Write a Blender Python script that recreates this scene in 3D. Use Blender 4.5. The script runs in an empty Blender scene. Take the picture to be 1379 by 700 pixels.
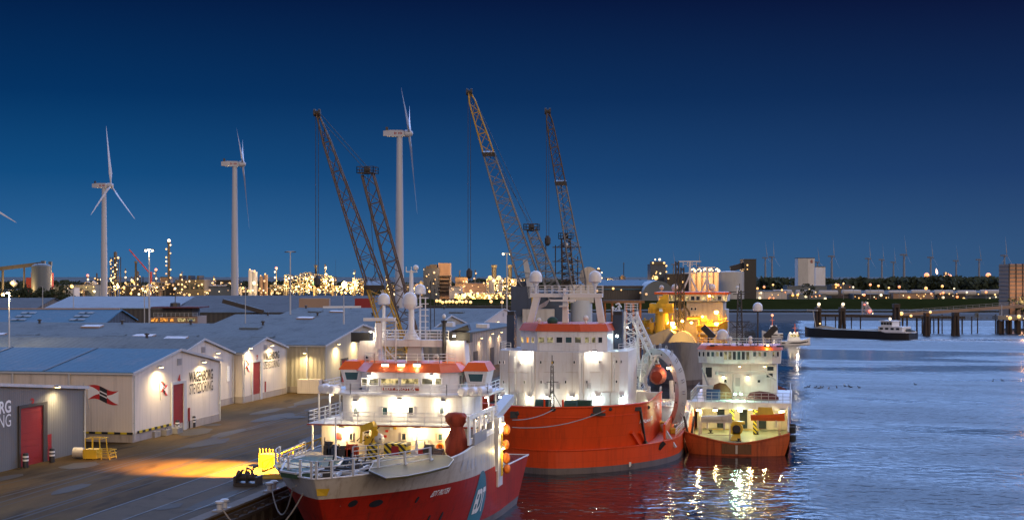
import bpy, math, random
from mathutils import Vector, Matrix
RN = random.Random(11)
sc = bpy.context.scene
col = sc.collection
V = Vector
# ------------------------------------------------------------------ camera frame (pixels of the 1379 x 700 photograph)
FPX, CX, HY, CAMZ = 1900.0, 689.5, 372.0, 26.0
TH = math.radians(11.46)
FW = V((-math.sin(TH), math.cos(TH), 0)); RT = V((math.cos(TH), math.sin(TH), 0)); UP = V((0, 0, 1))
CAM = V((0, 0, CAMZ))
def ray(px, py): return FW + RT * ((px - CX) / FPX) + UP * ((HY - py) / FPX)
def P(px, py, D): return CAM + ray(px, py) * D
def on_x(px, py, x): r = ray(px, py); return CAM + r * (x / r.x)
def on_y(px, py, y): r = ray(px, py); return CAM + r * (y / r.y)
def on_z(px, py, z): r = ray(px, py); return CAM + r * ((z - CAMZ) / r.z)
def PD(px, D, z): p = P(px, HY, D); return V((p.x, p.y, z))

# ------------------------------------------------------------------ mesh builder
class MB:
    def __init__(s): s.v = []; s.f = []; s.m = []; s.mi = 0
    def add(s, vs, fs):
        n = len(s.v); s.v += [V(p) for p in vs]
        for f in fs: s.f.append([n + i for i in f]); s.m.append(s.mi)
        return s
    def poly(s, *pts): return s.add(pts, [list(range(len(pts)))])
    def box(s, x0, x1, y0, y1, z0, z1):
        return s.add([(x, y, z) for z in (z0, z1) for y in (y0, y1) for x in (x0, x1)],
                     [(0, 2, 3, 1), (4, 5, 7, 6), (0, 1, 5, 4), (2, 6, 7, 3), (0, 4, 6, 2), (1, 3, 7, 5)])
    def cbox(s, c, dx, dy, dz): return s.box(c[0]-dx/2, c[0]+dx/2, c[1]-dy/2, c[1]+dy/2, c[2]-dz/2, c[2]+dz/2)
    def obox(s, c, a, b, d):
        c = V(c); a = V(a); b = V(b); d = V(d)
        return s.add([c + a*i + b*j + d*k for k in (-1, 1) for j in (-1, 1) for i in (-1, 1)],
                     [(0, 2, 3, 1), (4, 5, 7, 6), (0, 1, 5, 4), (2, 6, 7, 3), (0, 4, 6, 2), (1, 3, 7, 5)])
    def tube(s, p, q, r, r2=None, n=6):
        p = V(p); q = V(q); r2 = r if r2 is None else r2
        d = q - p
        if d.length < 1e-6: return s
        d.normalize(); a = d.orthogonal().normalized(); b = d.cross(a)
        vs = [p + (a*math.cos(t) + b*math.sin(t))*r for t in [2*math.pi*i/n for i in range(n)]]
        vs += [q + (a*math.cos(t) + b*math.sin(t))*r2 for t in [2*math.pi*i/n for i in range(n)]]
        fs = [(i, (i+1) % n, n+(i+1) % n, n+i) for i in range(n)] + [list(range(n-1, -1, -1)), list(range(n, 2*n))]
        return s.add(vs, fs)
    def path(s, pts, r, n=5):
        for a, b in zip(pts, pts[1:]): s.tube(a, b, r, n=n)
        return s
    def beam(s, p, q, w, h=None, up=(0, 0, 1)):
        p = V(p); q = V(q); d = q - p; h = h or w
        u = V(up); a = d.cross(u)
        if a.length < 1e-4: a = d.cross(V((1, 0, 0)))
        a.normalize(); b = a.cross(d).normalized()
        return s.obox((p+q)/2, d/2, a*w/2, b*h/2)
    def lathe(s, c, prof, n=16, ax=None):
        c = V(c); vs = []; fs = []
        if ax is None: A, B, Cc = V((1, 0, 0)), V((0, 1, 0)), V((0, 0, 1))
        else:
            Cc = V(ax).normalized(); A = Cc.orthogonal().normalized(); B = Cc.cross(A)
        for r, z in prof:
            for i in range(n):
                t = 2*math.pi*i/n; vs.append(c + (A*math.cos(t) + B*math.sin(t))*r + Cc*z)
        for k in range(len(prof)-1):
            for i in range(n):
                j = (i+1) % n; fs.append((k*n+i, k*n+j, (k+1)*n+j, (k+1)*n+i))
        fs.append(list(range(n-1, -1, -1))); fs.append([(len(prof)-1)*n+i for i in range(n)])
        return s.add(vs, fs)
    def ball(s, c, r, n=12, m=8, zs=1.0):
        prof = [(max(r*math.sin(math.pi*i/m), r*0.01), -r*math.cos(math.pi*i/m)*zs) for i in range(m+1)]
        return s.lathe(c, prof, n)
    def prism(s, pts, z0, z1, top=None):
        n = len(pts); tp = top or pts
        vs = [(p[0], p[1], z0) for p in pts] + [(p[0], p[1], z1) for p in tp]
        return s.add(vs, [(i, (i+1) % n, n+(i+1) % n, n+i) for i in range(n)] + [list(range(n-1, -1, -1)), list(range(n, 2*n))])
    def loft(s, rings, cap=True, close=True):
        n = len(rings[0]); vs = [p for r in rings for p in r]; fs = []
        for k in range(len(rings)-1):
            for i in range(n if close else n-1):
                j = (i+1) % n; fs.append((k*n+i, k*n+j, (k+1)*n+j, (k+1)*n+i))
        if cap and close: fs += [list(range(n-1, -1, -1)), [(len(rings)-1)*n+i for i in range(n)]]
        return s.add(vs, fs)
    def slab(s, pts, d):
        """flat polygon given by 3D points, thickened by the vector d"""
        n = len(pts); d = V(d); vs = [V(p) for p in pts] + [V(p) + d for p in pts]
        return s.add(vs, [list(range(n-1, -1, -1)), list(range(n, 2*n))] + [(i, (i+1) % n, n+(i+1) % n, n+i) for i in range(n)])
    def rail(s, pts, h=1.05, r=0.035, nr=3, step=1.6, rp=None):
        rp = rp or r
        for a, b in zip(pts, pts[1:]):
            a = V(a); b = V(b); k = max(1, round((b-a).length/step))
            for i in range(k+1):
                p = a.lerp(b, i/k); s.tube(p, p + UP*h, rp, n=4)
            for j in range(nr): s.tube(a + UP*h*(j+1)/nr, b + UP*h*(j+1)/nr, r, n=4)
        return s
    def lattice(s, A, B, wa, wb, side, bays=14, r=0.1, rd=0.055, ta=0.0, tb=0.0):
        """four-chord box lattice from A to B; side = vector giving the width direction, (wa,wb) widths at both ends"""
        A = V(A); B = V(B); d = (B-A).normalized(); a = V(side); a = (a - d*a.dot(d)).normalized(); b = d.cross(a)
        L = []
        for k in range(bays+1):
            t = k/bays; w = wa + (wb-wa)*t
            if ta and t < ta: w *= 0.35 + 0.65*t/ta
            if tb and t > 1-tb: w *= 0.35 + 0.65*(1-t)/tb
            c = A.lerp(B, t); L.append([c + (a*i + b*j)*w/2 for i, j in ((-1, -1), (1, -1), (1, 1), (-1, 1))])
        for k in range(bays):
            for i in range(4):
                j = (i+1) % 4
                s.tube(L[k][i], L[k+1][i], r, n=5)
                p, q = (i, j) if k % 2 else (j, i)
                s.tube(L[k][p], L[k+1][q], rd, n=4)
                if k % 2 == 0: s.tube(L[k][i], L[k][j], rd, n=4)
        return s
    def build(s, name, mat, parent=None, smooth=False):
        off = OFF.get(parent.name, V((0, 0, 0))) if parent else V((0, 0, 0))
        me = bpy.data.meshes.new(name)
        me.from_pydata([tuple(p - off) for p in s.v], [], s.f)
        for m in (mat if isinstance(mat, (list, tuple)) else [mat]): me.materials.append(m)
        if any(s.m): me.polygons.foreach_set('material_index', s.m)
        me.update()
        if smooth:
            me.polygons.foreach_set('use_smooth', [True]*len(me.polygons)); me.set_sharp_from_angle(angle=math.radians(38))
        o = bpy.data.objects.new(name, me); col.objects.link(o)
        if parent: o.parent = parent; OFF[o.name] = off
        return o
OFF = {}
def thing(name, label, cat, loc=(0, 0, 0), group=None):
    o = bpy.data.objects.new(name, None); col.objects.link(o); o.location = loc; o.empty_display_size = 0.3
    OFF[o.name] = V(loc); tag(o, label, cat, group); return o
def tag(o, label, cat, group=None, kind=None):
    if label: o['label'] = label
    if cat: o['category'] = cat
    if group: o['group'] = group
    if kind: o['kind'] = kind
    return o
def struct(o, kind='structure'): o['kind'] = kind; return o
KIDS = {}
def dup(root, loc, rotz=0.0, label=None, scale=1.0):
    r = root.copy(); col.objects.link(r); r.location = loc; r.rotation_euler = (0, 0, rotz); r.scale = (scale,)*3
    if label: r['label'] = label
    for ch in list(root.children):
        c = ch.copy(); col.objects.link(c); c.parent = r
        for g in list(ch.children):
            d = g.copy(); col.objects.link(d); d.parent = c
    return r
ORD = ['first', 'second', 'third', 'fourth', 'fifth', 'sixth', 'seventh', 'eighth', 'ninth', 'tenth', 'eleventh', 'twelfth', 'thirteenth', 'fourteenth',
       'fifteenth', 'sixteenth', 'seventeenth', 'eighteenth']

# ------------------------------------------------------------------ materials
M = {}
def nodes(name):
    m = bpy.data.materials.new(name); m.use_nodes = True
    return m, m.node_tree, m.node_tree.nodes['Principled BSDF']
def N(nt, t, **kw):
    n = nt.nodes.new(t)
    for k, v in kw.items():
        if k in n.inputs.keys(): n.inputs[k].default_value = v
        else: setattr(n, k, v)
    return n
def paint(name, c, rough=0.5, var=0.25, scale=0.6, streak=True, dirt=None, metal=0.0, bump=0.0, coord='Object', seams=0.0, runs=0.0, runc=(.12, .045, .02)):
    """painted / weathered surface: base colour with blotches and vertical streaks of wear"""
    m, nt, bs = nodes(name); L = nt.links.new
    tc = N(nt, 'ShaderNodeTexCoord'); mp = N(nt, 'ShaderNodeMapping'); mp.inputs['Scale'].default_value = (1, 1, 0.18 if streak else 1)
    L(tc.outputs[coord], mp.inputs['Vector'])
    n1 = N(nt, 'ShaderNodeTexNoise', Scale=scale, Detail=6.0, Roughness=0.65); L(mp.outputs['Vector'], n1.inputs['Vector'])
    n2 = N(nt, 'ShaderNodeTexNoise', Scale=scale*6, Detail=4.0, Roughness=0.7); L(mp.outputs['Vector'], n2.inputs['Vector'])
    ad = N(nt, 'ShaderNodeMath', operation='MULTIPLY_ADD'); L(n2.outputs['Fac'], ad.inputs[0]); ad.inputs[1].default_value = 0.5
    L(n1.outputs['Fac'], ad.inputs[2])
    rp = N(nt, 'ShaderNodeValToRGB'); L(ad.outputs[0], rp.inputs['Fac'])
    d = dirt or tuple(x*(1-var*1.6) for x in c)
    e = rp.color_ramp.elements
    e[0].position = 0.42; e[0].color = (*d, 1); e[1].position = 0.72; e[1].color = (*c, 1)
    k = e.new(0.95); k.color = (*[min(1, x*(1+var*0.35)) for x in c], 1)
    L(rp.outputs['Color'], bs.inputs['Base Color'])
    if seams:   # welded plates: slightly different tones, darker weld lines
        sp = N(nt, 'ShaderNodeSeparateXYZ'); L(tc.outputs[coord], sp.inputs[0]); sa = N(nt, 'ShaderNodeMath', operation='ADD'); L(sp.outputs['X'], sa.inputs[0]); L(sp.outputs['Y'], sa.inputs[1])
        cb = N(nt, 'ShaderNodeCombineXYZ'); L(sa.outputs[0], cb.inputs['X']); L(sp.outputs['Z'], cb.inputs['Y'])
        bk = N(nt, 'ShaderNodeTexBrick', Scale=1.0); bk.inputs['Brick Width'].default_value = 4.2; bk.inputs['Row Height'].default_value = 1.55; bk.inputs['Mortar Size'].default_value = 0.035; bk.inputs['Mortar Smooth'].default_value = 0.6
        bk.inputs['Color1'].default_value = (1, 1, 1, 1); bk.inputs['Color2'].default_value = (1-seams*.5,)*3 + (1,); bk.inputs['Mortar'].default_value = (1-seams*1.6,)*3 + (1,); L(cb.outputs[0], bk.inputs['Vector'])
        ms = N(nt, 'ShaderNodeMix', data_type='RGBA', blend_type='MULTIPLY'); ms.inputs['Factor'].default_value = 1.0; L(rp.outputs['Color'], ms.inputs['A']); L(bk.outputs['Color'], ms.inputs['B']); L(ms.outputs['Result'], bs.inputs['Base Color'])
        bb = N(nt, 'ShaderNodeBump', Strength=0.25, Distance=0.05); L(n1.outputs['Fac'], bb.inputs['Height']); L(bb.outputs['Normal'], bs.inputs['Normal'])
    if runs:    # rust and dirt running down from edges and openings
        mr_ = N(nt, 'ShaderNodeMapping'); mr_.inputs['Scale'].default_value = (1, 1, 0.045); L(tc.outputs[coord], mr_.inputs['Vector'])
        nr_ = N(nt, 'ShaderNodeTexNoise', Scale=1.5, Detail=5.0, Roughness=0.6); L(mr_.outputs[0], nr_.inputs['Vector'])
        rr_ = N(nt, 'ShaderNodeMapRange'); L(nr_.outputs['Fac'], rr_.inputs['Value']); rr_.inputs['From Min'].default_value = .54; rr_.inputs['From Max'].default_value = .74; rr_.inputs['To Max'].default_value = runs
        src = bs.inputs['Base Color'].links[0].from_socket; mm = N(nt, 'ShaderNodeMix', data_type='RGBA'); L(rr_.outputs[0], mm.inputs['Factor']); L(src, mm.inputs['A']); mm.inputs['B'].default_value = (*runc, 1); L(mm.outputs['Result'], bs.inputs['Base Color'])
    bs.inputs['Roughness'].default_value = rough; bs.inputs['Metallic'].default_value = metal
    if bump:
        b = N(nt, 'ShaderNodeBump', Strength=bump, Distance=0.05); L(n2.outputs['Fac'], b.inputs['Height']); L(b.outputs['Normal'], bs.inputs['Normal'])
    M[name] = m; return m
def emit(name, c, s, sample=True):
    m, nt, bs = nodes(name)
    bs.inputs['Base Color'].default_value = (0.8, 0.8, 0.8, 1)
    bs.inputs['Emission Color'].default_value = (*c, 1); bs.inputs['Emission Strength'].default_value = s
    if not sample: m.cycles.emission_sampling = 'NONE'
    M[name] = m; return m
def corrug(name, c, freq=2.2, var=0.15, rough=0.55, axis=(1, 1, 0), depth=0.06, dirt=None, st=.5):
    m = paint(name, c, rough, var, 0.25, True, dirt, runs=.4, runc=tuple(x*.45 for x in c)); nt = m.node_tree; bs = nt.nodes['Principled BSDF']; L = nt.links.new
    tc = N(nt, 'ShaderNodeTexCoord'); dt = N(nt, 'ShaderNodeVectorMath', operation='DOT_PRODUCT'); dt.inputs[1].default_value = axis
    L(tc.outputs['Object'], dt.inputs[0])
    mu = N(nt, 'ShaderNodeMath', operation='MULTIPLY'); mu.inputs[1].default_value = freq*2*math.pi; L(dt.outputs['Value'], mu.inputs[0])
    si = N(nt, 'ShaderNodeMath', operation='SINE'); L(mu.outputs[0], si.inputs[0])
    b = N(nt, 'ShaderNodeBump', Strength=st, Distance=depth); L(si.outputs[0], b.inputs['Height']); L(b.outputs['Normal'], bs.inputs['Normal'])
    return m
def stripes(name, c1, c2, axis, freq, rough=0.55):
    m, nt, bs = nodes(name); L = nt.links.new
    tc = N(nt, 'ShaderNodeTexCoord'); dt = N(nt, 'ShaderNodeVectorMath', operation='DOT_PRODUCT'); dt.inputs[1].default_value = axis
    L(tc.outputs['Object'], dt.inputs[0])
    mu = N(nt, 'ShaderNodeMath', operation='MULTIPLY'); mu.inputs[1].default_value = freq; L(dt.outputs['Value'], mu.inputs[0])
    fr = N(nt, 'ShaderNodeMath', operation='FRACT'); L(mu.outputs[0], fr.inputs[0])
    gt = N(nt, 'ShaderNodeMath', operation='GREATER_THAN'); gt.inputs[1].default_value = 0.5; L(fr.outputs[0], gt.inputs[0])
    mx = N(nt, 'ShaderNodeMix', data_type='RGBA'); L(gt.outputs[0], mx.inputs['Factor'])
    mx.inputs['A'].default_value = (*c1, 1); mx.inputs['B'].default_value = (*c2, 1)
    L(mx.outputs['Result'], bs.inputs['Base Color']); bs.inputs['Roughness'].default_value = rough
    M[name] = m; return m
def glass(name, c=(0.02, 0.03, 0.04), rough=0.08):
    m, nt, bs = nodes(name); bs.inputs['Base Color'].default_value = (*c, 1); bs.inputs['Roughness'].default_value = rough
    bs.inputs['IOR'].default_value = 1.5; M[name] = m; return m
def litroom(name, c, s):
    """glazing of a lit room: uneven light with darker furniture shapes"""
    m, nt, bs = nodes(name); L = nt.links.new
    tc = N(nt, 'ShaderNodeTexCoord'); vo = N(nt, 'ShaderNodeTexNoise', Scale=1.7, Detail=3.0); L(tc.outputs['Object'], vo.inputs['Vector'])
    rp = N(nt, 'ShaderNodeValToRGB'); L(vo.outputs['Fac'], rp.inputs['Fac'])
    e = rp.color_ramp.elements; e[0].position = 0.42; e[0].color = (c[0]*0.12, c[1]*0.12, c[2]*0.1, 1); e[1].position = 0.6; e[1].color = (*c, 1)
    L(rp.outputs['Color'], bs.inputs['Emission Color']); bs.inputs['Emission Strength'].default_value = s
    bs.inputs['Base Color'].default_value = (0.03, 0.03, 0.03, 1); bs.inputs['Roughness'].default_value = 0.1
    m.cycles.emission_sampling = 'NONE'; M[name] = m; return m

paint('white_paint', (0.76, 0.76, 0.76), 0.4, 0.1, 0.35, True, (0.6, 0.55, 0.48), seams=.06, runs=.45, runc=(.3, .22, .14))
paint('white_clean', (0.8, 0.8, 0.8), 0.35, 0.06, 0.8)
paint('cream_paint', (0.55, 0.5, 0.43), 0.5, 0.2, 0.4, True, (0.4, 0.34, 0.27), runs=.6, runc=(.2, .13, .07))
paint('grey_paint', (0.3, 0.31, 0.33), 0.5, 0.2, 0.5)
paint('light_grey', (0.48, 0.49, 0.5), 0.5, 0.15, 0.4)
paint('hull_grey', (0.28, 0.27, 0.27), 0.55, 0.25, 0.3)
paint('hull_red', (0.38, 0.02, 0.007), 0.5, 0.3, 0.25, True, (0.2, 0.011, 0.006), seams=.14, runs=.7, runc=(.1, .02, .01))
paint('hull_vermilion', (0.7, 0.072, 0.012), 0.42, 0.2, 0.2, True, (0.5, 0.055, 0.014), seams=.1, runs=.4, runc=(.26, .035, .012))
paint('hull_rust', (0.48, 0.1, 0.03), 0.5, 0.35, 0.35, True, (0.2, 0.035, 0.018), seams=.14, runs=.7, runc=(.09, .03, .015))
paint('boot_grey', (0.13, 0.105, 0.1), 0.6, 0.4, 0.4, True)
paint('orange_paint', (0.75, 0.13, 0.015), 0.42, 0.15, 0.5)
paint('orange_roof', (0.6, 0.09, 0.02), 0.5, 0.2, 0.5)
paint('canvas_red', (0.3, 0.04, 0.015), 0.8, 0.4, 1.2, True, bump=0.6)
paint('fender_orange', (0.8, 0.2, 0.02), 0.6, 0.2, 1.5)
paint('yellow_paint', (0.65, 0.42, 0.03), 0.45, 0.25, 0.9, True, (0.4, 0.22, 0.03))
paint('black_steel', (0.02, 0.02, 0.022), 0.5, 0.3, 0.8)
paint('dark_steel', (0.045, 0.04, 0.038), 0.5, 0.3, 0.8)
paint('boom_grey', (0.2, 0.2, 0.21), 0.5, 0.3, 0.5, False)
paint('boom_brown', (0.1, 0.065, 0.045), 0.55, 0.35, 0.4, False)
paint('boom_yellow', (0.5, 0.3, 0.03), 0.5, 0.3, 0.4, False)
paint('navy_paint', (0.03, 0.05, 0.09), 0.45, 0.3, 0.5)
paint('rope', (0.3, 0.27, 0.23), 0.9, 0.3, 3.0)
paint('rubber', (0.015, 0.015, 0.015), 0.8, 0.3, 1.0)
paint('deck_green', (0.045, 0.085, 0.05), 0.55, 0.5, 0.8, False, (0.07, 0.06, 0.045))
paint('deck_tan', (0.3, 0.27, 0.2), 0.6, 0.35, 0.5, False, (0.16, 0.13, 0.09))
paint('pad_mix', (0.085, 0.07, 0.025), 0.5, 0.4, 0.32, False, (0.012, 0.026, 0.014), runs=.6, runc=(.02, .03, .015))
paint('deck_work', (0.22, 0.25, 0.19), 0.3, 0.4, 0.6, False, (0.12, 0.11, 0.08))
paint('tarp_green', (0.02, 0.07, 0.055), 0.7, 0.3, 1.0, bump=0.4)
paint('tarp_brown', (0.16, 0.075, 0.03), 0.8, 0.3, 1.0, bump=0.4)
paint('tarp_maroon', (0.09, 0.02, 0.022), 0.8, 0.3, 1.0, bump=0.4)
paint('blue_paint', (0.02, 0.07, 0.2), 0.5, 0.25, 0.8)
paint('teal_logo', (0.03, 0.16, 0.2), 0.45, 0.1, 0.5)
paint('red_door', (0.27, 0.012, 0.012), 0.5, 0.2, 0.5)
paint('red_paint', (0.5, 0.025, 0.02), 0.5, 0.15, 0.8)
paint('sign_black', (0.02, 0.018, 0.018), 0.6, 0.1, 1.0)
paint('sign_white', (0.8, 0.79, 0.77), 0.6, 0.06, 1.0)
paint('concrete', (0.3, 0.28, 0.25), 0.85, 0.3, 0.4, False, bump=0.3)
paint('plinth', (0.38, 0.32, 0.27), 0.8, 0.3, 0.5)
corrug('shed_cream', (0.68, 0.6, 0.52), 2.4, 0.12, 0.5, (1, 1, 0), 0.03, (0.52, 0.44, 0.36), .16)
corrug('shed_beige', (0.42, 0.38, 0.28), 1.2, 0.14, 0.5, (1, 1, 0), 0.08)
corrug('shed_grey', (0.15, 0.15, 0.145), 2.4, 0.15, 0.5, (1, 1, 0), 0.04, None, .2)
corrug('shed_ribbed', (0.3, 0.28, 0.25), 0.55, 0.2, 0.5, (1, 1, 0), 0.3)
corrug('shed_dark', (0.06, 0.06, 0.065), 0.5, 0.25, 0.6, (1, 1, 0), 0.1)
corrug('roof_blue', (0.075, 0.18, 0.28), 0.9, 0.2, 0.42, (1, 0, 0), 0.04, (0.17, 0.22, 0.29))
corrug('roof_grey', (0.13, 0.16, 0.175), 0.9, 0.35, 0.5, (1, 0, 0), 0.05, (0.06, 0.07, 0.075))
corrug('roof_pale', (0.26, 0.33, 0.4), 0.6, 0.15, 0.5, (1, 0, 0), 0.05)
corrug('roof_dark', (0.09, 0.1, 0.11), 0.6, 0.25, 0.55, (1, 0, 0), 0.05)
paint('seam', (0.03, 0.035, 0.045), 0.6, 0.2, 1.0)
paint('skylight_tan', (0.35, 0.24, 0.17), 0.4, 0.3, 0.5, False)
paint('silo_grey', (0.11, 0.14, 0.17), 0.5, 0.2, 0.08)
paint('concrete_tower', (0.72, 0.73, 0.75), 0.7, 0.12, 0.06)
paint('brick_tan', (0.36, 0.25, 0.18), 0.8, 0.25, 0.05)
paint('far_dark', (0.035, 0.033, 0.035), 0.7, 0.4, 0.08)
paint('far_steel', (0.08, 0.075, 0.07), 0.6, 0.4, 0.1)
paint('far_white', (0.5, 0.5, 0.5), 0.6, 0.15, 0.06)
paint('far_red', (0.33, 0.03, 0.03), 0.6, 0.2, 0.06)
paint('turbine_white', (0.5, 0.52, 0.58), 0.4, 0.06, 0.05)
paint('timber', (0.06, 0.045, 0.035), 0.85, 0.4, 0.5)
paint('leaf', (0.03, 0.045, 0.02), 0.9, 0.5, 0.3, False)
paint('bark', (0.05, 0.04, 0.03), 0.9, 0.3, 1.0)
for k_ in ('roof_blue', 'roof_grey', 'roof_pale', 'roof_dark'): b_ = M[k_].node_tree.nodes['Principled BSDF']; b_.inputs['Specular IOR Level'].default_value = .12; b_.inputs['Roughness'].default_value = .75
for k_ in ('hull_red', 'hull_vermilion', 'hull_rust'): M[k_].node_tree.nodes['Principled BSDF'].inputs['Specular IOR Level'].default_value = .25
for k_ in ('pad_mix', 'deck_tan', 'deck_green', 'concrete', 'grey_paint', 'deck_work'): M[k_].node_tree.nodes['Principled BSDF'].inputs['Specular IOR Level'].default_value = .1
paint('turbine_hazed', (0.22, 0.25, 0.3), 0.6, 0.06, 0.05)  # same white paint as the near turbines, distance haze put into the colour
stripes('hazard', (0.6, 0.45, 0.02), (0.015, 0.015, 0.015), (1, 0, 1), 1.5)
stripes('hazard_flat', (0.6, 0.45, 0.02), (0.015, 0.015, 0.015), (1, 1, 0), 0.55)
glass('glass_dark'); glass('glass_teal', (0.03, 0.08, 0.09))
litroom('room_warm', (1.0, 0.75, 0.3), 1.0); litroom('room_dim', (0.7, 0.6, 0.3), 0.55); litroom('room_orange', (1.0, 0.36, 0.05), 1.6)
emit('lamp_white', (1.0, 0.9, 0.7), 12, False); emit('lamp_cool', (0.8, 1.0, 0.95), 25, False)
emit('lamp_warm', (1.0, 0.72, 0.3), 7, False); emit('lamp_sodium', (1.0, 0.48, 0.08), 4.5, False)
emit('far_warm', (1.0, 0.53, 0.12), 1.7, False); emit('far_yellow', (1.0, 0.46, 0.06), 1.6, False); emit('far_white_lamp', (1.0, 0.76, 0.42), 2.0, False)
emit('far_red_lamp', (1.0, 0.12, 0.05), 2.0, False); emit('far_green_lamp', (0.3, 1.0, 0.25), 1.5, False); emit('far_orange', (1.0, 0.27, 0.04), 1.8, False)
emit('green_lamp', (0.4, 1.0, 0.6), 60, False); emit('deck_warm', (1.0, 0.7, 0.26), 45, False); emit('deck_sodium', (1.0, 0.5, 0.1), 22, False); emit('deck_cool', (0.8, 1.0, 0.92), 50, False)
emit('far_dim', (1.0, 0.5, 0.13), 0.75, False); emit('flame', (1.0, 0.55, 0.35), 5, False)

# ------------------------------------------------------------------ generic parts
LS = []
def light(loc, power, c=(1, 0.9, 0.72), r=0.12, spot=None, ang=100, blend=0.6):
    d = bpy.data.lights.new('lamp_light', 'SPOT' if spot else 'POINT'); d.energy = power; d.color = c; d.shadow_soft_size = r
    o = bpy.data.objects.new('lamp_light', d); col.objects.link(o); o.location = loc
    if spot:
        d.spot_size = math.radians(ang); d.spot_blend = blend
        o.rotation_euler = V(spot).to_track_quat('-Z', 'Y').to_euler()
    return o
_b = MB(); _b.ball((0, 0, 0), 1.0, 8, 6); BALL = None
def ballmesh(mat):
    key = 'lamp_' + mat
    me = bpy.data.meshes.get(key)
    if me is None:
        me = bpy.data.meshes.new(key); me.from_pydata([tuple(p) for p in _b.v], [], _b.f); me.materials.append(M[mat])
        me.polygons.foreach_set('use_smooth', [True]*len(me.polygons))
    return me
def bulb(p, r, mat, parent, name='lamp'):
    o = bpy.data.objects.new(name, ballmesh(mat)); col.objects.link(o); o.parent = parent
    o.location = V(p) - OFF[parent.name]; o.scale = (r, r, r); OFF[o.name] = OFF[parent.name]; return o
SHIP_GAIN = {'offshore_ship': .55, 'cable_ship': .5, 'dredger': .36, 'workboat': .7}
def flood(p, parent, aim=(0, -1, -0.4), power=200, c=(1, 0.88, 0.66), mat='lamp_white', size=0.3, name='floodlight', ang=150, out=0.35, point=False):
    """lamp head: dark housing with a lit face, and the light it gives"""
    power *= SHIP_GAIN.get(parent.name, 1); mat = {'lamp_warm': 'deck_warm', 'lamp_sodium': 'deck_sodium', 'lamp_cool': 'deck_cool'}.get(mat, mat); p = V(p); a = V(aim).normalized(); s = a.orthogonal().normalized(); t = a.cross(s)
    if abs(a.z) < 0.95: s = a.cross(UP).normalized(); t = s.cross(a)
    h = MB().obox(p - a*0.1, a*0.14, s*size, t*size*0.8).build(name, M['grey_paint'], parent)
    MB().obox(p + a*0.07, a*0.03, s*size*0.85, t*size*0.68).build('lens', M[mat], h)
    if point or ang >= 165: light(p + a*out, power*.8, c, 0.15)
    else: light(p + a*out, power, c, 0.15, a, ang, 0.8)
    return h
def window(parent, a, b, c, d, mat='glass_dark', fr=0.07, fmat='white_clean', name='window', th=0.05):
    """a pane a-b-c-d (outward normal (b-a) x (d-a)), with a proud frame of its own as sub-part when fr > 0"""
    a, b, c, d = map(V, (a, b, c, d)); n = (b-a).cross(d-a).normalized()
    w = MB().slab([p - n*0.1 for p in (a, b, c, d)], n*(0.1+th*0.6)).build(name, M[mat], parent)
    if fr:
        m = MB(); cen = (a+b+c+d)/4
        for p, q in ((a, b), (b, c), (c, d), (d, a)):
            e = (q-p).normalized(); o = n.cross(e)*-1
            m.obox((p+q)/2 + n*th*0.5, (q-p)/2 + e*fr, o*fr/2, n*(th*0.5+0.04))
        m.build('frame', M[fmat], w)
    return w
def win_y(parent, px0, py0, px1, py1, y, **k):
    return window(parent, on_y(px0, py1, y), on_y(px1, py1, y), on_y(px1, py0, y), on_y(px0, py0, y), **k)
def win_x(parent, px0, py0, px1, py1, x, **k):
    a = on_x(px0, py1, x); b = on_x(px1, py1, x); t = on_x(px0, py0, x)
    return window(parent, a, V((x, b.y, a.z)), V((x, b.y, t.z)), V((x, a.y, t.z)), **k)
def wbox(parent, c, u, w, h, n, **k):
    """window centred at c, along the horizontal u, facing n"""
    c = V(c); u = V(u).normalized()
    return window(parent, c - u*w/2 - UP*h/2, c + u*w/2 - UP*h/2, c + u*w/2 + UP*h/2, c - u*w/2 + UP*h/2, **k)
TXT = {}
def text_geo(s, bold):
    key = (s, bold)
    if key not in TXT:
        cu = bpy.data.curves.new('t', 'FONT'); cu.body = s; cu.offset = 0.028 if bold else 0.0; cu.resolution_u = 3; cu.align_x = 'CENTER'
        o = bpy.data.objects.new('t', cu); col.objects.link(o)
        dg = bpy.context.evaluated_depsgraph_get(); me = bpy.data.meshes.new_from_object(o.evaluated_get(dg))
        vs = [tuple(v.co) for v in me.vertices]; fs = [list(p.vertices) for p in me.polygons]
        bpy.data.objects.remove(o); bpy.data.curves.remove(cu); bpy.data.meshes.remove(me)
        x0 = min(v[0] for v in vs); x1 = max(v[0] for v in vs); y0 = min(v[1] for v in vs); y1 = max(v[1] for v in vs)
        TXT[key] = ([((v[0]-x0)/(x1-x0), (v[1]-y0)/(y1-y0)) for v in vs], fs)
    return TXT[key]
def text(s, fn, mat, parent, bold=True, name='lettering'):
    """lettering mapped by fn(u, v), u and v from 0 to 1"""
    vs, fs = text_geo(s, bold); m = MB(); m.add([fn(u, v) for u, v in vs], fs); return m.build(name, M[mat], parent)
def flat(o, u, v, n=None, lift=0.02):
    o, u, v = V(o), V(u), V(v); k = u.cross(v).normalized()*lift
    return lambda a, b: o + u*a + v*b + k
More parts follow.
